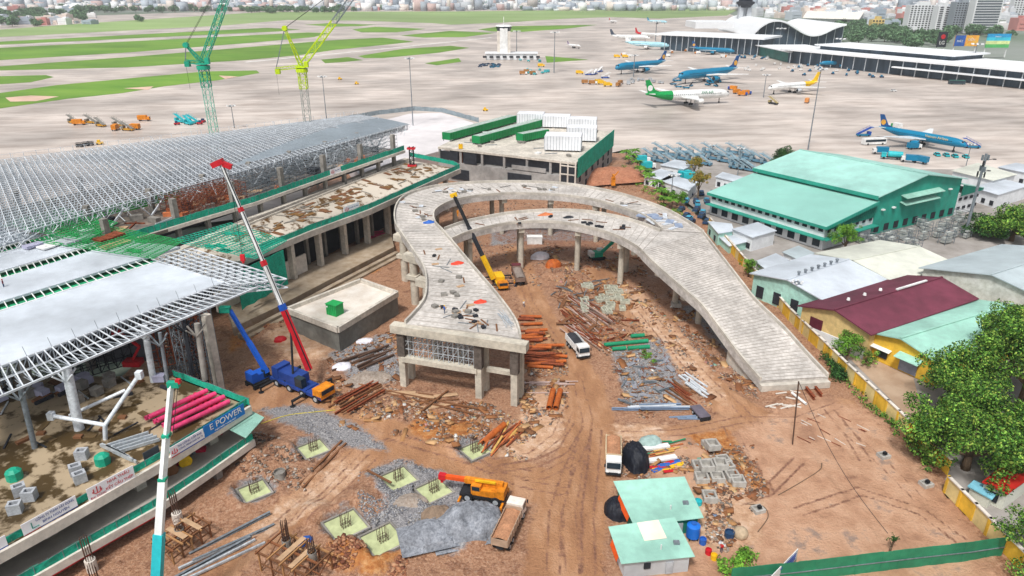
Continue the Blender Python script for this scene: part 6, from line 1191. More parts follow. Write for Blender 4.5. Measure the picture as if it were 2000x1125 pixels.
fleet('stair_truck', aqua, blue, 'blue passenger stairs at the nose or tail of the nearest airliner', 'stairs at the nearest airliner', [(1898, 288, 165), (1686, 265, 5)]); fleet('apron_bus', white, white, 'white apron bus under the tail of the nearest airliner', None, [(1706, 281, 10)]); fleet('service_truck', white, green_net, 'white lift truck behind the fuselage of the nearest airliner', None, [(1750, 250, 100)])
fleet('fuel_tanker', cyanp, cyanp, 'bright blue fuel tanker behind the ridge of the teal hall', None, [(1742, 310, 160, 0)]); fleet('service_truck', aqua, white, 'teal cargo truck beside the blue fuel tanker', 'teal trucks by the tanker', [(1718, 300, 170, 0), (1775, 316, 160, 0), (1785, 290, 10), (1796, 318, 120, 0)])
fleet('parked_car', cyanp, None, 'small car parked in the row right of the blue fuel tanker', 'cars parked right of the blue fuel tanker', [(1830, 303, 80), (1848, 304, 80), (1865, 306, 80), (1886, 307, 80)]); fleet('apron_bus', M('dark_bus', '3A4A50', .4), M('bus_green', '2C7060', .5), 'long dark apron bus crossing the open apron at the right', None, [(1868, 164, -8)])
fleet('parked_car', white, None, 'white van in front of the long terminal', 'white vans in front of the long terminal', [(1928, 157, 0), (1745, 178, 0), (1936, 160, 0)]); fleet('stair_truck', M('teal_stair', '2C8A8C', .6), dkb, 'teal stairs truck in the crowd before the long terminal at the right edge', 'stairs crowd at the right edge', [(1905, 148, 20), (1925, 150, 20), (1945, 158, 10), (1965, 160, 20), (1985, 158, 0), (1955, 150, 20), (1970, 164, 0), (1990, 166, 30)])
fleet('baggage_tractor', dkb, aqua, 'small blue service vehicle parked along the long terminal', 'service vehicles along the long terminal', rnd(46, 1540, 1900, 122, 148)+rnd(14, 1420, 1530, 104, 118)+[(1705, 151, 0), (1722, 151, 0)]); fleet('baggage_cart', white, None, 'white cart parked along the long terminal', 'white carts along the long terminal', rnd(60, 1450, 1860, 108, 140)); fleet('service_truck', white, orange, 'white truck with an orange cab by the glazed pier', 'white trucks by the glazed pier', rnd(10, 1210, 1440, 96, 112)); fleet('fuel_tanker', white, blue, 'white tanker by the long terminal', 'white tankers by the long terminal', [(1545, 120, 0), (1555, 122, 10), (1740, 138, 0)])
fleet('service_truck', orange, orange, 'long orange truck before the long terminal, left part', 'orange trucks before the long terminal', [(1568, 116, 0), (1580, 117, 0), (1592, 117, 0)])
# compound: parked stairs, cars
for nm_, q_ in (('front row behind the sheds', [(1270+i*21, 312+(i % 3)*5, 140+random.uniform(-12, 12), 0) for i in range(12)]), ('back row along the apron edge', [(1290+i*24, 300+(i % 2)*5, 150, 0) for i in range(8)]), ('short row at the corner of the teal hall', [(1440+i*12, 330+i*2, 140, 0) for i in range(3)])): fleet('stair_truck', M('faded_stairs', '5C88A0', .6), M('pale_stairs', '8AA2AE', .6, var=.25), 'grey blue stairs truck parked in the '+nm_, 'stairs trucks, '+nm_, q_)
fleet('parked_car', dkb, None, 'dark car parked beside the two-tone tree', 'cars parked beside the teal hall', [(1348+i*11, 380+(i % 2)*16, 80, 0) for i in range(5)]+[(1330+i*10, 412+(i % 3)*12, 60, 0) for i in range(6)]); fleet('parked_car', M('cyan_car', '4AA8C8', .4), None, 'pale blue car or van parked beside the two-tone tree', 'pale blue cars beside the teal hall', [(1340, 395, 70, 0), (1362, 400, 80, 0), (1380, 395, 80, 0), (1345, 430, 60, 0), (1372, 418, 70, 0)]); fleet('service_truck', cyanp, white, 'bright blue truck parked under the palms', 'blue trucks parked under the palms', [(1255, 318, 0, 0), (1265, 330, 10, 0), (1490, 345, 100, 0), (1340, 348, 20, 0), (1350, 352, 0, 0)])
# ================================================================ TREES
def leaf_mat(name, cols, rough=.8):
    m = bpy.data.materials.new(name); m.use_nodes = True; n = m.node_tree.nodes; L = m.node_tree.links; b = n['Principled BSDF']; b.inputs['Roughness'].default_value = rough; b.inputs['Specular IOR Level'].default_value = .2
    g = n.new('ShaderNodeNewGeometry'); r = n.new('ShaderNodeValToRGB'); e = r.color_ramp.elements
    while len(e) < len(cols): e.new(.5)
    for i, c in enumerate(cols): e[i].position = i/(len(cols)-1); e[i].color = (*srgb(c), 1)
    L.new(g.outputs['Random Per Island'], r.inputs[0]); tc = n.new('ShaderNodeTexCoord'); ns = n.new('ShaderNodeTexNoise'); ns.inputs['Scale'].default_value = .4; L.new(tc.outputs['Object'], ns.inputs[0])
    mr = n.new('ShaderNodeMapRange'); mr.inputs[1].default_value = .35; mr.inputs[2].default_value = .65; mr.inputs[3].default_value = .6; mr.inputs[4].default_value = 1.5; L.new(ns.outputs[0], mr.inputs[0])
    v = n.new('ShaderNodeVectorMath'); v.operation = 'SCALE'; L.new(r.outputs[0], v.inputs[0]); L.new(mr.outputs[0], v.inputs['Scale']); L.new(v.outputs[0], b.inputs['Base Color']); return m
leaf_a = leaf_mat('leaf_green', ['1C3616', '2E5420', '4A7A2C', '86B048', '243F20', '5E8C32', '9AA84C']); leaf_b = leaf_mat('leaf_bright', ['3A6420', '55842A', '76A438', '486F28']); leaf_d = leaf_mat('leaf_dark', ['1C3618', '26481F', '34592A', '3E6632']); leaf_o = leaf_mat('leaf_two_tone', ['5A6E2C', '8A8434', 'A87A3A', '4C6A2C'])
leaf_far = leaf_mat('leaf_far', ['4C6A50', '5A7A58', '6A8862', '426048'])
bark = M('bark', '6E5C4A', .9, scale=3, bump=.5)
def crown_geo(clumps, per, size, seed, flat=.75):
    r = np.random.default_rng(seed); Vs = []
    for (cx, cy, cz, cr) in clumps:
        n = int(per*cr*cr); d = r.normal(size=(n, 3)); d /= np.linalg.norm(d, axis=1)[:, None]; rad = cr*(1-.45*r.random(n)**1.6)*(1+.15*np.sin(d[:, 0]*5+seed)); P = d*rad[:, None]*np.array([1, 1, flat])+np.array([cx, cy, cz])
        u = r.normal(size=(n, 3)); nn = d*.6+r.normal(size=(n, 3))*.5+np.array([0, 0, .35]); nn /= np.linalg.norm(nn, axis=1)[:, None]; a = np.cross(nn, u); a /= np.linalg.norm(a, axis=1)[:, None]; b = np.cross(nn, a); s = size*r.uniform(.6, 1.4, n)[:, None]
        Vs.append(np.stack([P-a*s, P-b*s*.55, P+a*s, P+b*s*.55], 1).reshape(-1, 3))
    V = np.concatenate(Vs); return V, np.arange(len(V)).reshape(-1, 4)
def tree(kind, label, loc, R, h, lm, seed, nclump=14, per=34, size=.34, group=None, asp=1.0, trunk=True):
    s = thing(kind, label, 'tree', tuple(loc), 0, group); r = random.Random(seed); cl = []
    for i in range(nclump):
        a = r.uniform(0, 6.283); q = R*math.sqrt(r.random())*.78; zz = h-(q/R)**2*R*.6*asp-r.random()*R*.8*asp; cl.append((math.cos(a)*q*1.08, math.sin(a)*q*1.08, zz, R*r.uniform(.16, .36)))
    cl += [(math.cos(i*1.3)*R*r.uniform(.2, 1.0), math.sin(i*1.3)*R*r.uniform(.2, 1.0), h-R*r.uniform(.2, 1.1)*asp, R*r.uniform(.1, .2)) for i in range(nclump)]; cl.append((0, 0, h-R*.55*asp, R*.45)); V, Fq = crown_geo(cl, per*(2.6 if size < .6 else 1), size*(.6 if size < .6 else 1), seed); npmesh('crown', V, Fq, lm, s)
    if trunk:
        m = MB(); zt = h-R*.8*asp; m.cyl((0, 0, -.3), (0, 0, zt*.5), R*.06+.12, R*.045+.1, n=8); m.cyl((0, 0, zt*.5), (.2, .1, zt), R*.045+.1, R*.03+.06, n=8); m.build('trunk', bark, s, smooth=True)
        for c in cl[:6]: m = MB(); m.cyl((0, 0, zt*.5), (c[0]*.8, c[1]*.8, c[2]), R*.03+.05, .04, n=6); m.build('limb', bark, s)
    return s
for i, (x, y, z, R, h, lb) in enumerate(((1885, 915, 0, 10.5, 13.5, 'biggest broad green tree filling the right side behind the yellow wall'), (1990, 800, 0, 11, 19, 'tall green tree at the right edge behind the biggest one'), (1860, 800, 0, 7.2, 11, 'green tree reaching over the mint roof left of the biggest one'), (2010, 930, 0, 7.5, 11.5, 'dark green tree above the little red roof'), (1825, 860, 0, 4.5, 7.5, 'low dark tree right against the yellow wall'), (1965, 745, 0, 8, 15.5, 'farthest of the big green trees, rising over the end of the mint roof'))):
    p = G(x, y); p.z = 0; tree('broad_tree', lb, p, R, h, leaf_a, 11+i, 26, 36, .38)
p = G(2010, 1100); tree('broad_tree', 'leafy tree in the lower right corner beyond the yellow wall', p, 5.2, 7.5, leaf_a, 30, 18, 44, .28)
for x, y, R, h, lm, lb, per, sz in ((1975, 470, 11, 13, leaf_a, 'dark spreading tree at the right edge beside the telecom pole', 26, .5), (1920, 462, 7, 8, leaf_d, 'lower rounded tree left of the spreading one by the telecom pole', 28, .45), (1648, 498, 5.0, 9.5, leaf_b, 'round bright green tree between the cream roof and the teal hall', 55, .3), (1652, 708, 3.6, 6.2, leaf_b, 'bright bushy tree between the maroon roof and the yellow wall', 60, .26), (1690, 712, 2.2, 4.0, leaf_a, 'small dark tree at the corner of the yellow gable house', 60, .26), (1462, 540, 2.8, 5.5, leaf_b, 'narrow bright green tree at the ramp edge by the white shed', 70, .28), (1535, 325, 8.5, 8.5, leaf_d, 'wide dark tree behind the far corner of the teal hall', 30, .45),
                             (1362, 392, 4.2, 11, leaf_o, 'slender two-tone green and orange tree left of the teal hall', 50, .35), (1355, 345, 3.8, 8, leaf_o, 'upper two-tone orange flecked tree in the stairs yard', 50, .35), (1322, 402, 3.6, 5, leaf_b, 'bright green tree at the end of the palm row', 55, .3), (1300, 388, 2.6, 4, leaf_b, 'small bright tree beside the end of the palm row', 60, .3)):
    p = G(x, y); tree('leafy_tree', lb, p, R, h, lm, int(x+y), 14, per, sz, asp=1.0 if R > 3 else 1.4)
# palms / banana clumps along the site wall
def palm(seed):
    s = thing('palm', 'bushy palm in the row along the site wall', 'palm', (0, 0, -60), 0, 'palms along the site wall'); r = random.Random(seed); m = MB(); m.cyl((0, 0, 0), (.1, 0, 3.2), .2, .13, n=7); m.build('trunk', bark, s); m = MB()
    for i in range(16):
        a = i*.3927*2.4; el = r.uniform(.2, 1.2); L = r.uniform(2.2, 3.0); pts = [Vector((math.cos(a)*L*t*math.cos(el*(1-t)), math.sin(a)*L*t*math.cos(el*(1-t)), 3.2+L*.7*math.sin(el)*t-1.3*t*t)) for t in (0, .33, .66, 1)]; sd = Vector((-math.sin(a), math.cos(a), 0))
        for k in range(3): w0, w1 = (.15, .5, .42, .05)[k], (.15, .5, .42, .05)[k+1]; m.add([pts[k]-sd*w0-Vector((0, 0, .12)), pts[k], pts[k+1], pts[k+1]-sd*w1-Vector((0, 0, .12))], [(0, 1, 2, 3)]); m.add([pts[k]+sd*w0-Vector((0, 0, .12)), pts[k], pts[k+1], pts[k+1]+sd*w1-Vector((0, 0, .12))], [(3, 2, 1, 0)])
    m.build('fronds', leaf_b, s); return s
pl = [palm(i) for i in range(3)]
for i, (x, y) in enumerate(((1222, 312), (1236, 318), (1228, 322), (1244, 330), (1250, 342), (1262, 352), (1268, 362), (1282, 376), (1290, 392), (1312, 408), (1240, 308), (1296, 402))): p = G(x, y); p.z = 0; put(pl[i % 3], p, random.uniform(0, 6), scale=random.uniform(.9, 1.35))
# shrubs by the yellow wall: ground cover
def weeds(name, label, pts, w_, n, lm, hh=.9):
    q = [G(*a) for a in pts]; P = []
    for i in range(n):
        k = random.randrange(len(q)-1); t = random.random(); p = q[k].lerp(q[k+1], t); d = (q[k+1]-q[k]).normalized(); nn = Vector((-d.y, d.x, 0)); off = random.gauss(0, .5)*w_; P.append((p.x+nn.x*off, p.y+nn.y*off, .25+random.random()*hh*.6, random.uniform(.25, .7)*hh))
    V, Fq = crown_geo(P, 60, .2, len(P)); return npmesh(name, V, Fq, lm, kind='stuff', label=label, category='weeds')
weeds('weeds', 'low green weeds along the foot of the yellow wall', [(1620, 708), (1640, 735), (1700, 795), (1760, 850), (1830, 922)], 1.3, 150, leaf_a)
weeds('creeper', 'ragged green bushes at the foot of the green hoarding', [(1415, 1128), (1440, 1105), (1470, 1085)], 1.6, 40, leaf_b, 1.4)
weeds('weeds', 'dense green bush at the lower end of the ramp by the yellow wall', [(1618, 700), (1632, 722), (1645, 745)], 1.2, 55, leaf_d, 1.8)
weeds('weeds', 'bright weeds beside the green pipes', [(1255, 690), (1275, 712)], 1.0, 14, leaf_b, 1.0)
weeds('weeds', 'thin weeds along the base of the palm row', [(1215, 325), (1250, 360), (1290, 400), (1340, 425)], 1.6, 60, leaf_b, 1.3)
# far trees: individuals near the terminals and the left tree line
fts = []
for i in range(3):
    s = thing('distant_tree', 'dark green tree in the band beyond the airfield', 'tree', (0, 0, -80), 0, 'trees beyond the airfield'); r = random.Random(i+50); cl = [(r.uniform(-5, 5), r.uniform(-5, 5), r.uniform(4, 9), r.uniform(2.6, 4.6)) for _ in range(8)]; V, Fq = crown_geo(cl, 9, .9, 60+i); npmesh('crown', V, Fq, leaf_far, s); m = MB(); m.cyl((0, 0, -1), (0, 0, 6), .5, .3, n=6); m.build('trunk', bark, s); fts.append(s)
spots = [(random.uniform(0, 165), random.uniform(26, 52)) for _ in range(60)]+[(random.uniform(120, 480), random.uniform(18, 25)) for _ in range(45)]+[(random.uniform(480, 700), random.uniform(22, 26)) for _ in range(26)]+[(273, 41), (276, 42)]
spots = [q for q in spots if not (q[0] > 90 and q[1] > 42)]
spots2 = [(random.uniform(1635, 1765), random.uniform(48, 84)) for _ in range(60)]+[(random.uniform(1510, 1570), random.uniform(84, 92)) for _ in range(12)]+[(random.uniform(1765, 1845), random.uniform(74, 92)) for _ in range(22)]+[(random.uniform(1850, 2000), random.uniform(60, 74)) for _ in range(14)]
def tpl(x): return 'in the clump at the far left edge' if x < 90 else 'at the right side of the far left clump' if x < 170 and x > 90 else 'standing alone on the far grass' if 270 < x < 280 and 0 else 'in the tree line left of the teal tower crane' if x < 400 else 'in the tree line between the two tower cranes' if x < 560 else 'in the tree line right of the lime tower crane'
for i, (x, y) in enumerate(spots):
    p = G(x, y); p.z = -1; t_ = tpl(x) if y < 40 or x < 200 else 'standing alone on the far grass'; put(fts[i % 3], p, random.uniform(0, 6), 'distant dark green tree '+t_, 'far trees '+t_, random.uniform(1.1, 1.9))
for i, (x, y) in enumerate(spots2): p = G(x, y); p.z = -1; t_ = 'in front of the wave roof' if x < 1600 else 'right of the wave roof, behind the long terminal' if x < 1700 else 'around the ochre office block' if x < 1765 else 'below the high rise group' if x < 1850 else 'above the billboards'; dup(fts[i % 3], p, random.uniform(0, 6), 'green city tree '+t_, 'trees '+t_, random.uniform(.9, 1.5))
n = 1300; X, Y = city_pts(n, 2300, 6500); V, Fq = crown_geo([(x, y, 6, random.uniform(8, 18)) for x, y in zip(X, Y)], .22, 4.5, 99, .5); npmesh('woodland', V, Fq, leaf_far, kind='stuff', label='dark green tree masses scattered through the distant city', category='woodland')
# ================================================================ SITE CLUTTER
def stones(name, label, areas, n, smin, smax, mat, flat=.6, elong=1.0):
    P = []; D = []
    for poly, share in areas:
        q = np.array(XY(poly)); x0, y0 = q.min(0); x1, y1 = q.max(0); k = int(n*share); X = rng.uniform(x0, x1, k*3); Y = rng.uniform(y0, y1, k*3); ok = sdist(X, Y, q) < 0; ok &= (fbm(X*.35, Y*.35, 3) > .4); X, Y = X[ok][:k], Y[ok][:k]; P.append(np.stack([X, Y, hgt(X, Y)], -1))
    P = np.concatenate(P); s = rng.uniform(0, 1, len(P))**2.2*(smax-smin)+smin; D = np.stack([s*rng.uniform(.7, 1.3*elong, len(P)), s*rng.uniform(.5, 1, len(P)), s*rng.uniform(.3, 1, len(P))*flat], -1); P[:, 2] += D[:, 2]*.25
    V, Fq = boxes_np(P, D, rng.uniform(0, 3.14, len(P)), rng.uniform(-.5, .5, len(P))); V += rng.normal(size=V.shape)*.012; return npmesh(name, V, Fq, mat, kind='stuff', label=label, category='rubble')
A_all = [([(1060, 480), (1250, 500), (1300, 620), (1350, 700), (1390, 800), (1240, 820), (1180, 700), (1100, 600)], .28), ([(640, 770), (960, 790), (1040, 840), (1030, 900), (900, 880), (660, 830)], .16), ([(1030, 620), (1110, 690), (1110, 800), (1040, 860), (1010, 780)], .1), ([(1300, 560), (1480, 740), (1480, 780), (1420, 760), (1320, 640)], .1),
         ([(1200, 860), (1470, 870), (1500, 960), (1420, 1080), (1380, 1060), (1370, 960), (1210, 930)], .14), ([(480, 830), (620, 900), (600, 960), (500, 950), (450, 900)], .06), ([(640, 690), (790, 640), (800, 760), (640, 800)], .08), ([(850, 395), (1250, 400), (1250, 430), (880, 425)], .08), ([(900, 480), (1050, 450), (1240, 480), (1080, 560), (960, 560)], .08)]
stones('rubble', 'broken grey brown rubble and clods strewn over the building site', A_all, 17000, .08, .55, M('rubble', '8C7A6C', .9, scale=2, isl=['7E5038', '9C7458', '5E3E2E', '8C847C', 'AC9888', '6A625C', '4A3C34', 'B8AEA4', '8C5C3E']))
stones('gravel', 'loose blue grey gravel around the water pits and beside the truck', [([(505, 800), (570, 840), (640, 870), (760, 880), (700, 830), (600, 790)], .12), ([(700, 925), (780, 900), (900, 935), (960, 1000), (900, 1070), (800, 1080), (700, 1040)], .68), ([(1195, 690), (1290, 670), (1320, 740), (1300, 790), (1220, 790)], .2)], 9000, .07, .3, M('gravel', '8C8C92', .9, scale=3, isl=['6A6C74', '8A8C92', 'A8A8AA', '5A5C64', 'B8B6B4', '7C7468']))
stones('timber_scrap', 'short scraps of wood and lath lying over the rubble', A_all[:5]+[A_all[6]], 1500, .3, 1.5, wood, .25, 2.2)
stones('litter', 'small bright scraps of plastic and sacks on the rubble', A_all[:5], 260, .2, .8, M('litter', 'D0D0D0', .7, scale=2, isl=['C8C8CC', '4A6C98', 'C8C4BE', '4C8A6E', 'A85848', 'D0CEC8', 'B89850']), .5)
stones('clods', 'red brown earth clods on the far mounds', [([(1130, 320), (1200, 320), (1290, 380), (1150, 370)], .4), ([(500, 600), (700, 520), (760, 510), (560, 640), (450, 680)], .3), ([(650, 1055), (800, 1080), (790, 1125), (620, 1110)], .3)], 1800, .12, .7, M('clods', '8E5E44', .9, scale=2, isl=['8E5E44', 'A87858', '6E4232', 'B89070']))
# gravel heap
def heap(label, c, rx, ry, h, mat, cat='heap', seed=0, name='gravel_heap', box=False):
    p = G(*c); s = np.linspace(-1, 1, 46); X, Y = np.meshgrid(s, s); d = np.hypot(X, Y)*(.85+.5*fbm(X*1.3+seed*3+20, Y*1.3+seed+20, 3)); Z = h*(np.clip(1-d**3, 0, 1)**.6*(.85+.3*fbm(X*3+seed+9, Y*3+9, 3)) if box else np.clip(1-d, 0, 1)**.85*(.6+.9*fbm(X*2.3+seed+9, Y*2.3+seed+3, 4)))+h*.16*(fbm(X*8+19+seed, Y*8+19, 4)-.45); Z = np.where(d > .95, -.6, Z); i = np.arange(45)[:, None]*46+np.arange(45)[None]
    o = npmesh(name, np.stack([X*rx, Y*ry, Z], -1).reshape(-1, 3), np.stack([i, i+1, i+47, i+46], -1).reshape(-1, 4), mat, smooth=True); o.location = (p.x, p.y, hz(p.x, p.y)-.05); o.rotation_euler.z = .3; return tag(o, label, cat)
gvm = M('crushed_stone', '6C7078', .9, scale=2.6, col2='9EA2AA', bump=1, stain=.3, bscale=5)
heap('large pile of blue grey crushed stone beside the pale cabbed truck', (912, 1030), 5.4, 4.4, 4.2, gvm); heap('lower spread of grey stone left of the large crushed stone pile', (838, 1055), 4.2, 3, 1.7, gvm, seed=4); heap('brown sandy heap left of the large crushed stone pile', (852, 1016), 2.6, 1.9, 1.7, M('brown_sand', '8C7866', .9, scale=3, bump=.7), seed=7, name='sand_heap')
heap('grey rubble mound in front of the square concrete building', (720, 742), 5, 3.6, 1.3, M('pale_rubble', 'AFA49A', .9, scale=2.5, col2='8A7A6C', bump=.9), seed=2, name='rubble_heap'); heap('rubble and litter mound between the pits', (800, 985), 3, 2, .9, M('pale_rubble', 'AFA49A'), seed=12, name='rubble_heap')
heap('red earth mound behind the ring of the curved ramp', (1185, 350), 16, 12, 3.2, M('red_earth', '9C6248', .9, scale=1.6, col2='BA8468', bump=.9), seed=5, name='earth_heap')
# water pits
watm = M('pit_water', 'B8C092', .12, var=.16, scale=.8, stain=.12); plg = bpy.data.materials
for k, ((x, y), lx, ly) in enumerate(PITS):
    p = G(x, y); m = MB(); m.box((0, 0, 0), (lx, ly, .3)); o = m.build('pit_water', watm); o.location = (p.x, p.y, -.28); o.rotation_euler.z = PITR; o['kind'] = 'structure'
    for sx, sy, l1, l2 in ((1, 0, .28, ly+.5), (-1, 0, .28, ly+.5), (0, 1, lx-.06, .28), (0, -1, lx-.06, .28)): mw_ = MB(); mw_.box((sx*(lx*.5+.1), sy*(ly*.5+.1), 0), (l1, l2, 1.5)); ww_ = mw_.build('pit_wall', conc_dark); ww_.location = (p.x, p.y, -.62); ww_.rotation_euler.z = PITR; ww_['kind'] = 'structure'
    lb = ['rebar cage in the water pit nearest the long planks', 'rebar cage in the leftmost green water pit', 'rebar cage in the pit left of the orange crane boom', 'rebar cage in the pit under the orange crane boom', 'rebar cage in the left pit of the front pair', 'rebar cage in the right pit of the front pair', 'rebar cage in the yellow green pit by the orange pipe'][k]
    s = thing('rebar_cage', lb, 'rebar', (p.x, p.y, -.3), PITR, 'rebar cages standing in the water pits'); m = MB()
    for i in range(4):
        for j in range(3): q = (-.6+i*.4, -.45+j*.45); jj = (random.uniform(-.1, .1), random.uniform(-.1, .1)); (i in (0, 3) or j in (0, 2)) and m.bar((q[0], q[1], -.2), (q[0]+jj[0], q[1]+jj[1], 2.3+random.uniform(-.2, .2)), .06)
    m.build('bars', rebar, s); m = MB()
    for z in (.5, 1.0): [m.bar(a, b, .04) for a, b in (((-.6, -.45, z), (.6, -.45, z)), ((.6, -.45, z), (.6, .45, z)), ((.6, .45, z), (-.6, .45, z)), ((-.6, .45, z), (-.6, -.45, z)))]
    m.build('ties', rebar, s)
    m = MB(); 
# generic piece layer
def lay(name, label, cat, group, a, b, mk, z=0, n=1):
    """piece built between two ground pixels"""
    p, q = G(*a), G(*b); c = (p+q)/2; L = (q-p).length; o = mk(L); o.location = (c.x, c.y, max(hz(c.x, c.y), hz(p.x, p.y)*.6+hz(q.x, q.y)*.4)+z); o.rotation_euler.z = math.atan2(q.y-p.y, q.x-p.x); return tag(o, label, cat, group)
def pipe_mk(name, r, mat): return lambda L: (lambda m: m.tube((-L/2, 0, r), (L/2, 0, r), r, r*.12+.02) and m.build(name, mat, smooth=2))(MB())
def beam_mk(name, w, h, mat): return lambda L: (lambda m: m.box((0, 0, h/2), (L, w, h)) and m.build(name, mat))(MB())
def ib_mk(name, mat, w=.35, h=.4): return lambda L: (lambda m: (m.box((0, 0, .02), (L, w, .04)), m.box((0, 0, h), (L, w, .04)), m.box((0, 0, h/2+.01), (L, .05, h-.04)), m.build(name, mat))[3])(MB())
# orange pipes
for a, b, lb in (((1072, 803), (1080, 768), 'left one of two short fat orange pipes beside the haul road'), ((1085, 803), (1094, 768), 'right one of two short fat orange pipes beside the haul road'), ((944, 870), (985, 834), 'fat orange pipe lying over the yellow green pit')): lay('steel_pipe', lb, 'pipe', None, a, b, pipe_mk('steel_pipe', .55, rust_o))
for a, b, lb in (((1180, 677), (1265, 669), 'longest green pipe in the pile right of the white tipper'), ((1195, 686), (1222, 684), 'short green pipe in front of the longest one'), ((1226, 684), (1268, 681), 'green pipe at the right of the front row'), ((1232, 660), (1258, 658), 'small green pipe behind the longest one')): lay('steel_pipe', lb, 'pipe', None, a, b, pipe_mk('steel_pipe', .45, greenp))
def heapof(n, x0, x1, y0, y1, a0, a1, L0, L1, mks, name, label, cat, group, layers=1, dz=.3):
    protos = [mk(1.0) if False else mk((L0+L1)/2) for mk in mks]
    for i in range(n):
        x, y = random.uniform(x0, x1), random.uniform(y0, y1); p = G(x, y); z = hz(p.x, p.y)+(i*layers//n)*dz+random.uniform(0, .12); o = protos[i % len(protos)]
        if i >= len(protos): o = o.copy(); COL.objects.link(o)
        o.location = (p.x, p.y, z); o.rotation_euler = (0, random.uniform(-.04, .04), R_(random.uniform(a0, a1))); f = random.uniform(L0, L1)/((L0+L1)/2); o.scale = (f, 1, 1); tag(o, label, cat, group)
pr = [pipe_mk('rusty_pipe', .3, rust), pipe_mk('rusty_pipe', .35, rust_o), ib_mk('rusty_beam', rust)]
heapof(22, 1038, 1075, 682, 722, -12, 12, 5, 9, pr, 'rusty_pipe', 'rusty pipe or beam stacked crossways beside the white tipper truck', 'pipe', 'rusty pipes beside the white tipper', 3, .35); heapof(12, 1028, 1050, 650, 672, -10, 15, 3, 6, pr[:2], 'rusty_pipe', 'orange pipe in the smaller stack behind the front edge of the ramp', 'pipe', 'orange pipes behind the ramp front', 3, .4); heapof(8, 1020, 1042, 620, 640, -5, 10, 3, 5, pr, 'rusty_pipe', 'rusty piece in the far small stack along the haul road', 'pipe', 'far stack along the haul road', 2)
heapof(7, 1050, 1095, 745, 770, -8, 8, 6, 9, [pipe_mk('pale_pipe', .12, M('pink_grey_steel', 'B8A098', .7)), beam_mk('pale_beam', .2, .2, M('pink_grey_steel', 'B8A098'))], 'pale_pipe', 'thin pale pink bar laid on the ground above the two orange pipes', 'bar', 'pale bars beside the haul road')
# rebar / tube bundle (long diagonal) and planks
heapof(46, 1115, 1175, 590, 668, -72, -55, 8, 13, [pipe_mk('long_tube', .13, rust), beam_mk('long_tube', .16, .16, M('brown_grey_steel', '8A7268', .7)), pipe_mk('long_tube', .1, M('pink_grey_steel', 'B8A098'))], 'long_tube', 'long thin rusty tube in the diagonal bundle right of the haul road', 'tube', 'diagonal bundle of long tubes', 2, .2)
heapof(46, 1090, 1210, 560, 650, 0, 180, 2, 5, [beam_mk('timber_plank', .25, .06, wood), beam_mk('timber_plank', .14, .12, wood), beam_mk('formwork_board', .9, .05, wood)], 'timber_plank', 'loose timber piece in the tangled heap right of the haul road', 'plank', 'tangled timber right of the haul road', 3, .2)
heapof(44, 1080, 1180, 545, 600, 0, 180, 1.5, 5, [beam_mk('timber_plank', .2, .08, wood), beam_mk('steel_rod', .08, .08, rust), ib_mk('short_beam', steel_d, .2, .25)], 'timber_plank', 'timber or steel offcut in the upper heap between the tippers', 'offcut', 'upper scrap heap between the tippers', 2, .2)
heapof(34, 1140, 1235, 625, 668, 0, 180, 1.5, 4.5, [beam_mk('timber_plank', .22, .06, wood), beam_mk('steel_rod', .1, .1, rust_o), ib_mk('short_beam', rust, .25, .3)], 'timber_plank', 'offcut in the scrap heap behind the green pipes', 'offcut', 'scrap behind the green pipes', 2, .2)
heapof(40, 1205, 1310, 700, 790, 0, 180, 1.5, 4, [beam_mk('timber_plank', .22, .06, wood), ib_mk('short_beam', steel_d, .3, .3), beam_mk('steel_plate', .9, .08, M('grey_panel', '8C8E96', .6, var=.25)), beam_mk('steel_rod', .1, .1, rust)], 'timber_plank', 'offcut or panel in the mixed heap in front of the green pipes', 'offcut', 'mixed heap before the green pipes', 2, .15)
heapof(9, 1318, 1340, 760, 785, -66, -58, 6, 7, [beam_mk('timber_beam', .25, .25, wood), ib_mk('rusty_beam', rust, .3, .3)], 'timber_beam', 'brown beam in the neat parallel row left of the silver channels', 'beam', 'parallel brown beams'); heapof(6, 1345, 1362, 738, 770, -65, -60, 6, 7, [beam_mk('steel_channel', .4, .25, M('silver_channel', 'C6CCD2', .5))], 'steel_channel', 'silver channel in the small bundle on the sandy track', 'channel', 'silver channels on the sandy track', 2)
heapof(9, 1245, 1300, 795, 806, -3, 3, 7, 11, [beam_mk('steel_channel', .4, .3, M('silver_channel', 'C6CCD2')), ib_mk('steel_channel', M('blue_grey_steel', '7C8EA6', .5))], 'steel_channel', 'blue grey steel section in the long stack at the lower end of the scrap yard', 'steel section', 'blue grey sections at the scrap yard end', 2); heapof(5, 1325, 1375, 812, 822, -2, 6, 4, 6, [beam_mk('steel_channel', .3, .2, M('blue_grey_steel', '7C8EA6'))], 'steel_channel', 'thin blue grey section beside the small dark trailer', 'steel section', 'sections beside the dark trailer')
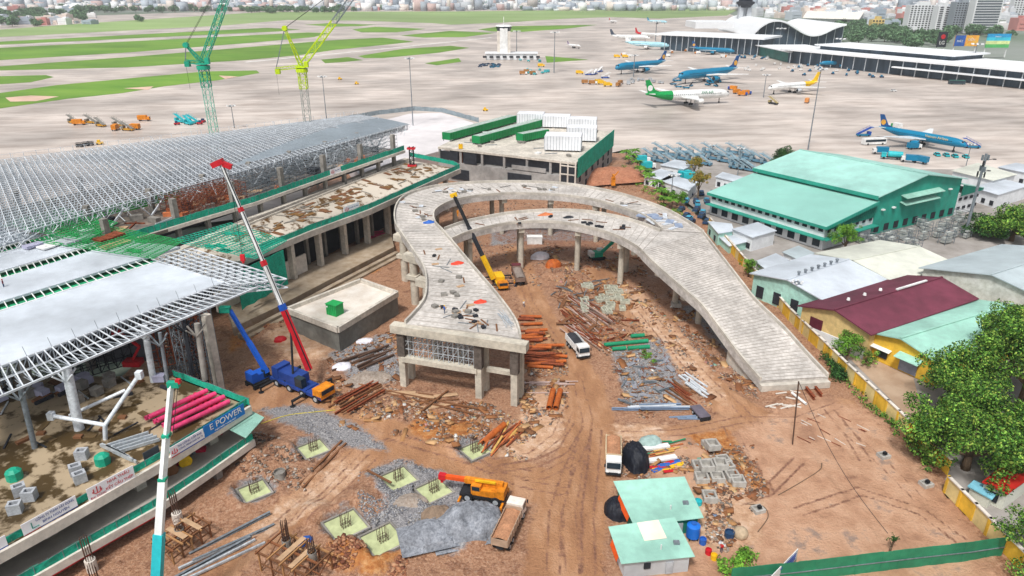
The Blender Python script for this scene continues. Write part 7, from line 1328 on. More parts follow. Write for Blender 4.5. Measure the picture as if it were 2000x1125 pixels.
# planks left side
for a, b, lb in (((585, 950), (668, 865), 'long brown plank over the pit edge, left one of two'), ((592, 955), (676, 868), 'long brown plank over the pit edge, right one of two'), ((718, 930), (765, 955), 'short brown plank at the rim of the pit by the orange boom'), ((820, 812), (875, 768), 'single thin beam leaning across the rubble before the ramp'), ((745, 765), (950, 805), 'very long rail lying along the rubble before the ramp, back one'), ((735, 768), (925, 812), 'very long rail lying along the rubble before the ramp, front one')): lay('long_plank', lb, 'plank', None, a, b, beam_mk('long_plank', .35, .2, wood), .15)
heapof(12, 680, 718, 760, 800, 48, 56, 7, 11, [ib_mk('rusty_beam', rust), beam_mk('timber_beam', .3, .3, wood)], 'rusty_beam', 'rusty beam in the sheaf before the rubble mound left of the ramp front', 'beam', 'sheaf of rusty beams left of the ramp', 2); heapof(9, 690, 745, 690, 712, 38, 48, 7, 10, [beam_mk('dark_beam', .35, .35, M('dark_timber', '5A4438', .8))], 'dark_beam', 'dark beam in the stack against the square concrete building', 'beam', 'dark beams by the concrete building', 2)
heapof(16, 950, 1012, 838, 875, 48, 78, 5, 8, [beam_mk('orange_plank', .3, .15, M('orange_timber', 'B8683C', .8, var=.25, scale=2)), beam_mk('yellow_plank', .35, .1, M('yellow_timber', 'C8A05A', .8, var=.2, scale=2)), pipe_mk('rusty_pipe', .16, rust)], 'orange_plank', 'orange brown plank in the fan beside the fat orange pipe', 'plank', 'fan of planks by the orange pipe', 2, .2)
heapof(14, 780, 880, 770, 800, -30, 30, 2, 5, [beam_mk('timber_plank', .3, .08, wood), beam_mk('formwork_board', 1.0, .05, M('pale_board', 'B89878', .8))], 'timber_plank', 'loose board on the rubble before the ramp front', 'board', 'boards before the ramp front')
heapof(6, 395, 460, 1040, 1110, 38, 46, 10, 14, [ib_mk('grey_beam', steel_d), beam_mk('grey_beam', .3, .3, steel)], 'grey_beam', 'long grey steel beam lying at the lower left beside the wooden formwork', 'beam', 'long grey beams lower left', 1)
for (x, y), lb in (((1268, 880), 'upper'), ((1282, 898), 'lower')): lay('foam_slab', lb+' long white panel lying left of the concrete blocks', 'panel', None, (x-25, y+(8 if lb == 'lower' else 3)), (x+38, y-(2 if lb == 'lower' else 6)), beam_mk('foam_slab', 1.0, .35, white), .25)
heapof(14, 1260, 1330, 865, 890, 0, 25, 3, 5, [beam_mk('timber_plank', .25, .1, M('orange_timber', 'B8683C')), beam_mk('yellow_plank', .3, .12, M('yellow_timber', 'C8A05A')), pipe_mk('green_tube', .12, greenp)], 'timber_plank', 'orange or yellow length between the two white panels', 'plank', 'lengths between the white panels', 2, .12); heapof(12, 1270, 1330, 900, 925, 0, 30, 1.5, 3, [beam_mk('blue_sheet', .8, .1, bluetp), beam_mk('red_sheet', .6, .1, red), beam_mk('yellow_sheet', .7, .1, yel)], 'blue_sheet', 'bright coloured scrap sheet below the white panels', 'sheet', 'coloured sheets below the white panels')
# concrete culvert frames
def blockf(kind, label, group, d, mat, hole=True):
    s = MB(); x, y, z = d
    for sx in (-1, 1): s.box((sx*(x/2-.15), 0, z/2), (.3, y, z))
    for sy in (-1, 1): s.box((0, sy*(y/2-.15), z/2), (x-.6, .3, z))
    s.box((0, 0, .08), (x-.6, y-.6, .16)); o = s.build(kind, mat); return tag(o, label, 'concrete block', group)
cbm = M('precast_concrete', 'ADAAA4', .9, var=.18, scale=1.5, stain=.2); cb = blockf('precast_frame', 'square open precast concrete frame in the stack right of the mint hut', 'precast frames by the mint hut', (2.1, 2.1, 1.0), cbm); used = False
for i, (x, y, z) in enumerate(((1365, 915, 0), (1390, 912, 0), (1418, 915, 0), (1370, 938, 0), (1400, 938, 0), (1430, 936, 0), (1440, 945, 0), (1378, 925, 1), (1405, 922, 1), (1412, 905, 0), (1385, 975, 0), (1385, 873, 0), (1390, 882, .9), (1320, 600, 0))):
    p = Gh(x, y); o = cb if i == 0 else cb.copy()
    if i: COL.objects.link(o)
    o.location = (p.x, p.y, p.z+z-.05); o.rotation_euler.z = random.uniform(-.15, .15)+.1
    if i in (11, 12): o['label'] = 'open precast concrete frame in the lone pair above the main stack'; o['group'] = 'lone pair of precast frames'
    if i == 13: o['label'] = 'lone precast concrete frame beside the ramp girder in the upper yard'; del o['group']
for (x, y), lb in (((1480, 998), 'concrete footing block with a short black stub in the middle of the right yard'), ((1725, 893), 'small square concrete frame alone on the flat yard'), ((1808, 948), 'small broken concrete block at the foot of the yellow wall')): p = Gh(x, y); o = blockf('footing_block', lb, None, (1.7, 1.5, .6), cbm); o.location = p; o.rotation_euler.z = .3; o.pop('group', None) if 'group' in o else 0; m = MB(); m.box((.2, 0, .75), (.5, .5, .4)); m.build('stub', black, o)
for i in range(30):
    x, y = random.uniform(1140, 1225), random.uniform(560, 620); p = Gh(x, y)
    if i == 0: pb2 = blockf('pale_crate', 'pale grey open steel crate in the cluster behind the scrap yard', 'pale crates behind the scrap yard', (2.2, 1.5, .8), M('pale_crate', 'B4B4A4', .8, scale=1.5, var=.25)); o = pb2
    else: o = pb2.copy(); COL.objects.link(o)
    o.location = p; o.rotation_euler.z = random.choice((.1, 1.6))+random.uniform(-.2, .2)
# huts
def hut(label, px, z, wallm, patch=False):
    P = [G(x, y, z) for x, y in px]; P[0].z += .6; P[1].z += .6; s = thing('site_hut', label, 'hut', (P[3].x, P[3].y, 0)); c = sum(P, Vector())/4; m = MB(); m.slab3([p+(p-c)*.03 for p in P], .08); m.build('roof', mint, s, True); q = [p.lerp(c, .09) for p in P]; m = MB(); m.prism([tuple(p[:2]) for p in q], -.2, z-.12); m.build('wall', wallm, s, True)
    if patch: a, b, c2, d2 = [P[3].lerp(P[0], .5).lerp(P[2].lerp(P[1], .5), t) for t in (.42, .75)]+[P[0].lerp(P[1], t) for t in (.75, .42)]; m = MB(); up_ = Vector((0, 0, .07)); m.slab3([a+up_, b+up_, c2+up_, d2+up_], .04); m.build('roof_patch', M('cream_sheet', 'EADCCB', .6, var=.06), s, True)
    wins(s, q[3], q[2], 1.8, 1, .9, .9, dark, .1, 'window', .25, .45); m = MB(); a = q[3].lerp(q[2], .7); d = (q[2]-q[3]).normalized(); m.box((a.x, a.y-.1, 1.1), (1.0, .12, 2.0), math.atan2(d.y, d.x)); m.build('door', M('door_grey', 'A8AEB4', .6), s, True)
    m = MB(); p = P[3].lerp(P[2], .6).lerp(P[0].lerp(P[1], .6), .25); m.cyl((p.x, p.y, z-.1), (p.x, p.y, z+.9), .1, n=8); m.build('flue', white, s, True); m = MB(); p = P[2].lerp(P[3], .15).lerp(P[1].lerp(P[0], .15), .35); m.box((p.x, p.y, z+.35), (.8, .6, .35)); m.build('roof_unit', steel_d, s, True)
    m = MB(); a = P[0].lerp(P[3], .25); b = P[0].lerp(P[3], .75); m.slab3([a-Vector((.25, 0, 1.6)), b-Vector((.25, 0, 1.4)), b-Vector((-.1, 0, .1)), a-Vector((-.1, 0, .2))], .05); m.build('orange_sheet', M('orange_sheet', 'E05A20', .6), s, True)
    return s
hut('mint roofed site hut with teal side wall, the farther of two', [(1200, 947), (1335, 938), (1372, 1010), (1240, 1026)], 3, M('deep_teal_wall', '1E7A68', .7, var=.1)); hut('mint roofed site hut with a cream patch on its roof, the nearer of two', [(1190, 1036), (1316, 1018), (1355, 1086), (1215, 1100)], 2.9, M('hut_white', 'C9CED2', .7, var=.06, wave=(0, 6)), True)
p = Gh(1352, 1052); s = thing('water_tank', 'bright blue plastic water tank right of the nearer hut', 'water tank', tuple(p)); bt = M('tank_blue', '1E6FD0', .4, var=.08); m = MB(); m.cyl((0, 0, .5), (0, 0, 2.3), .95, n=18); m.cyl((0, 0, 2.3), (0, 0, 2.6), .95, .4, n=18); m.build('tank', bt, s, smooth=2); m = MB(); m.cyl((0, 0, 2.6), (0, 0, 2.7), .4, n=12); m.build('lid', bluetp, s); m = MB(); [m.bar((x, y, 0), (x, y, .5), .12) for x in (-.6, .6) for y in (-.6, .6)]; m.build('stand', black, s)
for x, y, r, h, mt, lb in ((1372, 1062, .5, .9, bluetp, 'blue drum beside the blue water tank'), (1383, 1082, .45, .8, red, 'red drum right of the nearer hut'), (1394, 1092, .45, .8, yel, 'yellow drum right of the red one'), (1363, 985, .6, .7, cyanp, 'cyan basin at the corner of the farther hut'), (1424, 1048, .7, .9, dkb, 'dark blue drum on the bare yard'), (548, 936, .9, 1.3, conc_dark, 'open concrete ring beside the leftmost water pit')):
    p = Gh(x, y); m = MB(); m.tube((0, 0, 0), (0, 0, h), r, .08); m.cyl((0, 0, .02), (0, 0, h*.7), r*.85, n=14); o = m.build('drum' if r < .8 else 'concrete_ring', mt, smooth=2); o.location = p; tag(o, lb, 'drum' if r < .8 else 'concrete ring')
p = Gh(1446, 1048); m = MB(); m.rev([(-.9, .1), (-.8, .7), (-.3, 1.0), (.3, 1.0), (.8, .7), (.9, .1)], n=12); o = m.build('boulder', M('sandstone', 'B8A48A', .9, scale=2, var=.2), smooth=True); o.location = (p.x, p.y, p.z+.6); o.rotation_euler = (.2, .4, .5); tag(o, 'rounded tan boulder beside the dark blue drum', 'boulder')
def tarp(label, c, rx, ry, h, mat, seed, name='tarpaulin'): return heap(label, c, rx, ry, h, mat, 'tarpaulin', seed, name, True)
tarp('black tarpaulin over a tall stack right of the parked tipper', (1240, 905), 2.2, 3.6, 3.6, blacktp, 21); tarp('black tarpaulin heap left of the farther hut', (1205, 1000), 2.0, 2.6, 2.2, blacktp, 22); tarp('red tarpaulin bundle by the square concrete building', (548, 665), 1.6, 1.1, .9, red, 23); tarp('white sheet lying on rubble before the concrete building', (668, 718), 2.4, 1.6, .9, tarp_w, 24); tarp('grey plastic sheet over a pile behind the white panels', (1270, 868), 2.4, 1.6, 1.5, M('clear_sheet', '9CB4B0', .5), 25); tarp('small white sack pile on the concrete building rubble', (712, 668), 2, 1, .7, tarp_w, 26); tarp('white wrapped bundle under the deck edge by the podium', (710, 488), 4.5, 1.6, 1.6, tarp_w, 27); tarp('blue tarpaulin scrap behind the wooden formwork', (598, 1060), 1.3, .9, .9, bluetp, 28)
tarp('white wrapped pile right of the haul road under the inner ramp', (1055, 505), 3.0, 2.0, 1.6, tarp_w, 29); tarp('rust coloured scrap pile beside the white wrapped pile', (1080, 522), 2.6, 2.2, 2.0, rust_o, 31, 'scrap_pile')
# pink pipes under the deck and on the wing floor
for k in range(7): a, b = G(345, 838, ZF), G(432, 796, ZF); c = (a+b)/2+Vector((-.50, .27, 0))*(k*1.8-1); m = MB(); m.tube((-5, 0, .4), (5, 0, .4), .4, .06); o = m.build('pink_pipe', pink, smooth=2); o.location = (c.x, c.y, ZF+.4+(k % 2)*.6); o.rotation_euler.z = math.atan2(b.y-a.y, b.x-a.x); tag(o, 'long pink red pipe in the stack behind the blue banner', 'pipe', 'pink pipes on the puddled floor')
for k in range(3): a, b = G(378, 775, ZF), G(440, 800, ZF); c = (a+b)/2+Vector((-.5, -.9, 0))*(k*.9); m = MB(); m.box((0, 0, .3), (7, .5, .5)); o = m.build('pink_beam', M('red_pink', 'C42848', .55)); o.location = (c.x, c.y, ZF+.4); o.rotation_euler.z = math.atan2(b.y-a.y, b.x-a.x); tag(o, 'red beam lying across the end of the pink pipes', 'beam', 'red beams at the pink pipes')
heapof(10, 728, 752, 455, 470, 0, 30, 3, 5, [pipe_mk('pink_pipe', .25, pink)], 'pink_pipe', 'pink red pipe stacked on the podium at the far end of the bays', 'pipe', 'pink pipes on the podium', 2)
def onfloor(kind, label, cat, x, y, z, mk, rz=.0, group=None): p = G(x, y, z); o = mk(); o.location = p; o.rotation_euler.z = rz; return tag(o, label, cat, group)
# crates, tanks and stacks on the wing floor
cr_ = blockf('grey_crate', 'grey wire crate on the puddled floor behind the banners', 'grey crates on the puddled floor', (1.6, 1.3, 1.5), M('crate_grey', 'A8ACB2', .7, var=.2, scale=3))
for i, (x, y) in enumerate(((162, 895), (150, 925), (158, 940), (40, 965), (60, 975), (32, 1000))):
    o = cr_ if i == 0 else cr_.copy()
    if i: COL.objects.link(o)
    o.location = G(x, y, ZF); o.rotation_euler.z = random.uniform(0, 1); kk = 'grey wire crate in the trio '+('left of the red lettered banner' if i < 3 else 'near the left edge behind the blue lettered banner'); tag(o, kk, 'crate', kk)
for (x, y), lb in (((202, 905), 'teal tank on the puddled floor near the red lettered banner'), ((30, 935), 'teal tank at the left end of the puddled floor')): p = G(x, y, ZF); m = MB(); m.cyl((0, 0, 0), (0, 0, 1.3), 1.05, n=8); m.cyl((0, 0, 1.3), (0, 0, 1.7), 1.05, .5, n=8); o = m.build('teal_tank', tealp); o.location = p; tag(o, lb, 'tank')
for g0, (xa, ya, aa) in enumerate(((262, 868, 35), (232, 890, -30))):
    for k in range(7): p = G(xa+k*4-12, ya+k*2-6, ZF); m = MB(); m.box((0, 0, .3), (5.5, .22, .5)); o = m.build('aluminium_beam', steel); o.location = (p.x, p.y, ZF+.1+(k % 2)*.3); o.rotation_euler.z = R_(aa)+random.uniform(-.05, .05); tag(o, ['silver formwork beam in the back stack above the grey board', 'silver formwork beam in the front stack left of the grey board'][g0], 'beam', ['back stack of silver beams', 'front stack of silver beams'][g0])
p0, p1 = bp(281, 905), bp(311, 888); banner('plain dark grey board on the floor edge left of the teal and white boom', p0, p1, 2.0, M('board_grey', '4C5058', .7), [])
p = G(480, 830, 4.5); m = MB(); m.slab3([G(x, y, 6.3) for x, y in ((447, 838), (478, 795), (516, 815), (480, 855))], .12); o = m.build('mint_canopy', mint); tag(o, 'flat mint sheet canopy sticking out below the blue banner corner', 'canopy')
# Y-shaped steel arms waiting on the floor
s = thing('steel_tree_column', 'white Y shaped steel column lying open on the puddled floor', 'steel column', tuple(G(206, 858, ZF))); b = G(206, 858, ZF); k0 = Rr(205, 830, b.y); e1 = Rr(272, 732, b.y+3); e2 = Rr(100, 812, b.y+1); m = MB(); m.cyl(b, k0, .34, n=10); m.build('stem', lt, s, True, smooth=2)
for e_, nm in ((e1, 'arm'), (e2, 'arm')): m = MB(); m.cyl(k0, e_, .32, n=10); a_ = m.build('arm', lt, s, True, smooth=2); m = MB(); m.box(tuple(e_), (.9, .9, 1.2)); m.build('end_plate', lt, a_, True)
a, b = Rr(135, 812, G(135, 830, ZF).y), Rr(245, 762, G(245, 800, ZF).y); m = MB(); m.cyl(a, b, .28, n=10); o = m.build('steel_tube', lt, smooth=2); tag(o, 'straight pale steel tube propped behind the Y shaped column', 'tube')
# red lift and green lift under the wing roof
for (x, y), mt, lb in (((262, 715), red, 'red articulated lift under the steel eave'), ((200, 700), M('lift_green', '2E7A3C', .6), 'green lift half hidden under the steel eave')):
    p = G(x, y, ZF); s = thing('articulated_lift', lb, 'lift', tuple(p)); m = MB(); m.box((0, 0, .8), (3, 2, 1)); m.build('base', mt, s); m = MB(); m.bar((0, 0, 1.3), (1.8, 0, 4), .4); m.build('arm', mt, s); m = MB(); m.bar((1.8, 0, 4), (-1.2, .3, 6.5), .4); m.build('arm', mt, s); m = MB(); m.box((-1.8, .3, 6.8), (1.6, 1, 1)); m.build('basket', mt, s)
# drums under the slab
for i, (x, y) in enumerate(((335, 922), (362, 905), (312, 928))): p = G(x, y, ZL); m = MB(); m.cyl((0, -.8, .8), (0, .8, .8), .75, n=14); m.cyl((0, -.9, .8), (0, -.8, .8), 1, n=14); m.cyl((0, .8, .8), (0, .9, .8), 1, n=14); o = m.build('cable_drum', yel if i == 1 else wood); o.location = p; o.rotation_euler.z = .6; tag(o, ['wooden cable drum under the floor slab right of the teal boom, middle one', 'yellow cable drum under the floor slab', 'brown cable drum nearest the teal boom'][i], 'cable drum')
# wooden formwork frames with rebar columns (bottom)
def formwork(label, px, z, w_, l_, rz, cages):
    p = G(*px, z); s = thing('timber_formwork', label, 'formwork', (p.x, p.y, 0), rz); m = MB()
    for i in range(3): m.bar((-l_/2-.5, -w_/2+i*w_/2, z), (l_/2+.5, -w_/2+i*w_/2, z), .22, .28); m.bar((-l_/2, -w_/2+i*w_/2, z*.45), (l_/2, -w_/2+i*w_/2, z*.45), .14)
    for i in range(5): x = -l_/2+i*l_/4; m.bar((x, -w_/2-.5, z+.2), (x, w_/2+.5, z+.2), .2, .2); m.bar((x, -w_/2, -.2), (x, -w_/2, z), .2); m.bar((x, w_/2, -.2), (x, w_/2, z), .2); m.bar((x, -w_/2, .3), (x, w_/2, z*.9), .1)
    m.build('frame', wood, s); m = MB(); m.box((-.6, .2, z+.36), (.8, w_*1.05, .06)); m.box((1.6, -.1, z+.36), (.7, w_*1.05, .06)); m.build('boards', M('pale_board', 'B89878'), s)
    for cx, cy, hh in cages:
        m = MB()
        for i in range(12): a = i*.5236; m.bar((cx+math.cos(a)*.5, cy+math.sin(a)*.5, 0), (cx+math.cos(a)*.42+random.uniform(-.1, .1), cy+math.sin(a)*.42, z+hh+random.uniform(-.3, .3)), .06)
        for k in range(4): [m.bar((cx+math.cos(i*.7854)*.5, cy+math.sin(i*.7854)*.5, z+.4+k*.5), (cx+math.cos((i+1)*.7854)*.5, cy+math.sin((i+1)*.7854)*.5, z+.4+k*.5), .04) for i in range(8)]
        m.build('rebar_column', rebar, s); m = MB(); m.tube((cx, cy, z-.8), (cx, cy, z+.5), .62, .06); m.build('column_form', conc_dark, s)
    return s
formwork('wooden formwork frame with two rebar columns at the bottom of the picture', (575, 1080), 3.2, 4.4, 8.5, R_(-28), ((-2.4, 1.0, 3.4), (2.2, .9, 2.8))); formwork('wooden formwork frame beside the lowest slab left of the leftmost pit', (355, 1040), 2.4, 3.6, 6.0, R_(60), ((0, .5, 1.0),))
for (x, y), z, lb in (((335, 985), 3, 'rebar bundle sprouting through the lowest slab edge right of the teal boom'), ((165, 1075), 3, 'rebar bundle sprouting at the lower slab edge below the blue lettered banner'), ((180, 1130), 1, 'rebar on a white capped column at the bottom left')):
    p = G(x, y, z); s = thing('rebar_column', lb, 'rebar', (p.x+.7, p.y-.5, 0)); m = MB(); [m.bar((math.cos(a)*.45, math.sin(a)*.45, 0), (math.cos(a)*.45, math.sin(a)*.45, z+2.6+random.uniform(-.4, .3)), .06) for a in [i*.6283 for i in range(10)]]; m.build('bars', rebar, s); m = MB(); m.cyl((0, 0, -.3), (0, 0, z*.5+.4), .7, n=12); m.build('stub', conc_pale, s)
# viaduct deck clutter
def on_deck(x, y, z=ZA): return G(x, y, z)
for i, (x, y, rx, ry, h, mt, lb) in enumerate(((893, 515, 1.8, .9, .6, M('red_orange_tarp', 'D8452E', .6), 'orange red tarpaulin on the middle of the near ramp deck'), (938, 590, 1.6, .9, .5, M('red_orange_tarp', 'D8452E'), 'orange red tarpaulin near the front of the ramp deck'), (838, 435, 1.8, 1.0, .8, bluetp, 'blue and white bundle at the turn of the ramp'), (1065, 420, 2.5, .9, .7, M('orange_brown_tarp', 'C8754A', .7), 'orange brown bundle on the inner ramp'), (1110, 425, 1.8, .8, .6, dark, 'dark bundle on the inner ramp'))):
    o = heap(lb, (x, y), rx, ry, h, mt, 'tarpaulin', 40+i, 'tarpaulin'); p = on_deck(x, y); o.location = (p.x, p.y, p.z+.05)
def deckscatter(n, pts, protos, label, cat, group):
    for i in range(n):
        (x0, y0), (x1, y1) = random.choice(pts); t = random.random(); x, y = x0+(x1-x0)*t+random.uniform(-22, 22), y0+(y1-y0)*t+random.uniform(-5, 5); o = protos[i % len(protos)]
        if i >= len(protos): o = o.copy(); COL.objects.link(o)
        o.location = on_deck(x, y)+Vector((0, 0, .05)); o.rotation_euler.z = random.uniform(0, 3.1); tag(o, label, cat, group)
pk = lambda L, w_, h_, mt, nm='deck_board': (lambda m: m.box((0, 0, h_/2), (L, w_, h_)) and m.build(nm, mt))(MB())
deckscatter(46, [((835, 470), (890, 560)), ((880, 570), (930, 630)), ((860, 600), (960, 640))], [pk(3, .3, .1, wood), pk(1.2, 1.0, .5, conc_dark, 'deck_crate'), pk(4, .15, .1, steel_d), pk(1.6, .9, .1, M('pale_board', 'B89878')), pk(.9, .7, .4, dark, 'deck_crate')], 'board, bar or crate left on the near deck of the ramp', 'building material', 'materials on the near ramp deck')
deckscatter(50, [((800, 395), (830, 430)), ((850, 375), (950, 370)), ((960, 368), (1100, 371)), ((1180, 385), (1300, 430))], [pk(3, .3, .12, wood), pk(1.4, 1.0, .5, conc_dark, 'deck_crate'), pk(4, .15, .1, dark), pk(2, 1.2, .12, M('silver_sheet', 'C8CED6', .5))], 'board, bar or crate left on the outer ring deck of the ramp', 'building material', 'materials on the outer ring deck')
deckscatter(22, [((925, 440), (1080, 425)), ((1130, 430), (1230, 450))], [pk(3, .3, .12, wood), pk(1.4, .8, .4, dark, 'deck_crate')], 'dark board or crate left on the inner ring deck of the ramp', 'building material', 'materials on the inner ring deck')
deckscatter(10, [((1255, 418), (1315, 440))], [pk(5, 1.2, .15, M('silver_sheet', 'C8CED6')), pk(3, 2, .3, M('blue_grey_sheet', '8E9CB4', .6))], 'silver sheet stacked where the two ramp arms meet', 'metal sheet', 'sheets at the ramp junction')
# silver rods on the front corners of the near deck
for k in range(14): a, b = on_deck(random.uniform(965, 985), random.uniform(595, 615)), on_deck(random.uniform(990, 1012), random.uniform(635, 660)); m = MB(); m.bar((-2.8, 0, .1), (2.8, 0, .1), .08); o = m.build('silver_rod', steel) if k == 0 else o0.copy(); o0 = o if k == 0 else o0; COL.objects.link(o) if k else 0; c = (a+b)/2; o.location = c+Vector((0, 0, .05)); o.rotation_euler.z = math.atan2(b.y-a.y, b.x-a.x); tag(o, 'silver rod in the bundle at the right front corner of the ramp deck', 'rod', 'silver rods on the ramp deck')
# road-deck formwork planks and puddle stains
for i in range(90):
    t = random.random(); a = dn[0].lerp(dn[-1], .15+.8*t); q = df[0].lerp(df[-1], .15+.8*t); c = a.lerp(q, random.uniform(.3, .85))
    if i == 0: protos = [pk(4, 1.2, .12, wood, 'formwork_board'), pk(5, .3, .2, M('grey_plank', '9A948C', .8), 'formwork_board'), pk(3, 1.5, .15, M('brown_board', '7A5A34', .7), 'formwork_board')]
    o = protos[i % 3]
    if i >= 3: o = o.copy(); COL.objects.link(o)
    o.location = c+Vector((0, 0, .05+.02*(i % 5))); o.rotation_euler.z = R_(62)+random.choice((0, 1.57))+random.uniform(-.4, .4); kk = ['reddish', 'grey', 'dark brown'][i % 3]+' formwork board scattered on the '+('near' if t < .33 else 'middle' if t < .66 else 'far')+' part of the long puddled road deck'; tag(o, kk, 'board', kk)
# floor boards/scaffold on roof bands: pallets
for i, (x, y, d, mt, lb) in enumerate(((215, 468, (6, 3, 1.0), rust, 'rusty bundle stacked on the rear white roof band'), (150, 470, (7, 4, .8), steel, 'pile of steel parts on the rear white roof band'), (170, 460, (3, 2, 1.4), M('crate_grey', 'A8ACB2'), 'grey pallet stack on the rear white roof band'), (65, 482, (3.5, 2, .7), M('lilac_sheet', 'B0B0C8', .6), 'lilac bundle on the third white roof band'), (100, 480, (5, 3, .4), white, 'flat white packs on the third white roof band'), (225, 478, (6, 2.5, .4), M('pale_board', 'B89878'), 'pale boards on the rear white roof band'))): p = G(x, y, ZR+.5); m = MB(); n = 4; [m.box((-d[0]/2+d[0]*(k+.5)/n, random.uniform(-.3, .3), d[2]/2), (d[0]/n*.9, d[1], d[2]*random.uniform(.6, 1.1))) for k in range(n)]; o = m.build('material_pallet', mt); o.location = p; o.rotation_euler.z = R_(62); tag(o, lb, 'pallet')
# small dark trailer, trailer shack, street signs
p = Gh(1367, 812); s = thing('small_trailer', 'small dark flat trailer at the lower end of the scrap yard', 'trailer', tuple(p), R_(-75)); m = MB(); m.box((0, 0, .9), (4, 2, .3)); m.build('bed', M('trailer_grey', '6A6470', .7), s); m = MB(); m.box((1.9, 0, .6), (.3, 2, .7)); m.build('tailboard', black, s); wheels(s, [(-.8, .9), (-.8, -.9), (.8, .9), (.8, -.9)], .4)
p = Gh(1044, 475); m = MB(); m.box((0, 0, 1.1), (4.5, 2.2, 2.2)); m.box((0, 0, 2.25), (4.7, 2.4, .12)); m.box((-1, -1.12, 1.1), (.9, .06, 1.8)); o = m.build('site_container', white); o.location = p; tag(o, 'small white container under the inner ramp at the head of the haul road', 'container')
m = MB(); m.box((0, 0, 1.3), (1.5, 1.5, 3)); m.box((0, 0, 3.3), (.8, 2.2, 1.2)); m.bar((0, 0, 3), (1.8, 0, 5.2), .35); o = m.build('orange_machine', orange); p = G(1197, 368); o.location = (p.x, p.y, 1.5); tag(o, 'bright orange drilling machine on the red mound behind the ring', 'machine')
# steel ramps below the end of the ramp and the pole with a wire
for i, (a, b) in enumerate((((1553, 735), (1590, 782)), ((1572, 735), (1604, 776)))): lay('steel_girder', ['left', 'right'][i]+' one of two brown steel girders leaning off the end of the ramp', 'girder', None, a, b, ib_mk('steel_girder', rust, .5, .6), .1)
lay('white_tube', 'short white tube on the ground below the end of the ramp', 'tube', None, (1546, 770), (1574, 792), pipe_mk('white_tube', .25, white)); b = Gh(1548, 868); t = Rr(1560, 745, b.y); m = MB(); m.bar((0, 0, -.3), tuple(t-b), .18); o = m.build('wooden_pole', M('dark_timber', '5A4438')); o.location = b; tag(o, 'leaning wooden pole with a wire in the middle of the right yard', 'pole')
p2 = G(1738, 1078, 0); P3 = Rr(1733, 1045, p2.y); m = MB(); pts = []
t0 = Vector(t); t1 = Vector((P3.x, P3.y, P3.z+.3)); [pts.append(t0.lerp(t1, i/14)-Vector((0, 0, 2.0*math.sin(math.pi*i/14)))) for i in range(15)]; m.path(pts, .045); o = m.build('power_cable', black); tag(o, 'black cable sagging from the leaning pole to the bush at the green hoarding', 'cable')
tree('creeper_clump', 'narrow clump of creeper on a post at the green hoarding', Vector((p2.x, p2.y, 0)), .9, 3.0, leaf_d, 77, 6, 120, .2, asp=1.5)
heapof(16, 1560, 1690, 810, 870, -60, -40, 1, 2.5, [beam_mk('pale_stick', .12, .08, conc_pale), beam_mk('brown_stick', .1, .08, rust)], 'pale_stick', 'small stick or rod in the litter right of the leaning pole', 'stick', 'sticks right of the leaning pole'); heapof(10, 1500, 1560, 760, 800, -30, 30, 1, 3, [beam_mk('pale_stick', .3, .15, conc_pale)], 'pale_stick', 'pale offcut below the end of the ramp', 'offcut', 'offcuts below the ramp end')
# lower right sign sheet
a, b = G(1500, 1160, 0), G(1552, 1105, 0); s = thing('sign_board', 'white notice board seen edge on at the bottom beside the green hoarding', 'sign', (a.x, a.y, 0)); m = MB(); m.bar(a+Vector((0, 0, 2.1)), b+Vector((0, 0, 2.1)), .08, 1.8); m.build('panel', white, s, True); m = MB(); [m.bar(a.lerp(b, t)+Vector((.1, -.1, z)), a.lerp(b, t2)+Vector((.1, -.1, z)), .05, .12) for t, t2, z in ((.3, .9, 2.7), (.4, .9, 2.3), (.5, .9, 1.9), (.6, .85, 1.5))]; m.build('blue_lines', blue, s, True); m = MB(); [m.bar((q.x, q.y, 0), (q.x, q.y, 1.3), .1) for q in (a, b)]; m.build('legs', steel_d, s, True)
# substation racks beside the teal hall
for i in range(26):
    x, y = [(1700, 470), (1760, 462), (1820, 450), (1860, 440)][i % 4]; x += random.uniform(-25, 30); y += random.uniform(-8, 30); p = G(x, y)
    if i == 0:
        rk = thing('equipment_rack', 'grey steel equipment rack in the yard beside the teal hall', 'equipment rack', (0, 0, 0), 0, 'equipment racks beside the teal hall'); m = MB(); [m.bar((a, b, 0), (a, b, 3.4), .12) for a in (-1.8, 1.8) for b in (-1, 1)]; [m.bar((-1.8, b, z), (1.8, b, z), .1) for b in (-1, 1) for z in (1.2, 2.3, 3.4)]; [m.bar((a, -1, z), (a, 1, z), .1) for a in (-1.8, 1.8) for z in (1.2, 2.3, 3.4)]; m.build('frame', steel_d, rk); m = MB(); m.box((0, 0, 1.0), (2.4, 1.4, 1.4)); m.box((.4, 0, 2.7), (1.6, 1.2, .7)); m.build('equipment', M('equip_grey', 'B4B8B4', .6, var=.2), rk)
    put(rk, p, random.choice((.5, 2.1))+random.uniform(-.1, .1), scale=random.uniform(.8, 1.15))
# spiral: red steel frame tower by the far end
p = G(805, 325, 13.3); s = thing('red_lift_tower', 'black lattice tower with red platforms at the far end of the road deck', 'lift tower', tuple(p)); m = MB(); m.lattice((0, 0, 0), (0, 0, 7), 1.4, 1.1, .16); m.build('mast', black, s); m = MB(); m.box((0, 0, .4), (3, 2.4, .5)); m.box((0, 0, 6.4), (2.8, 2.2, .5)); m.build('platform', red, s)
p = G(901, 330, 5); s = thing('red_hoist', 'thin red brown hoist mast at the left corner of the plant building', 'hoist', (p.x, p.y, 0)); m = MB(); m.lattice((0, 0, 0), (0, 0, 15), 1.0, 1.2, .14); m.build('mast', rust, s); m = MB(); m.box((0, .0, 14), (1.6, 1.4, 1.6)); m.build('cage', yel, s)
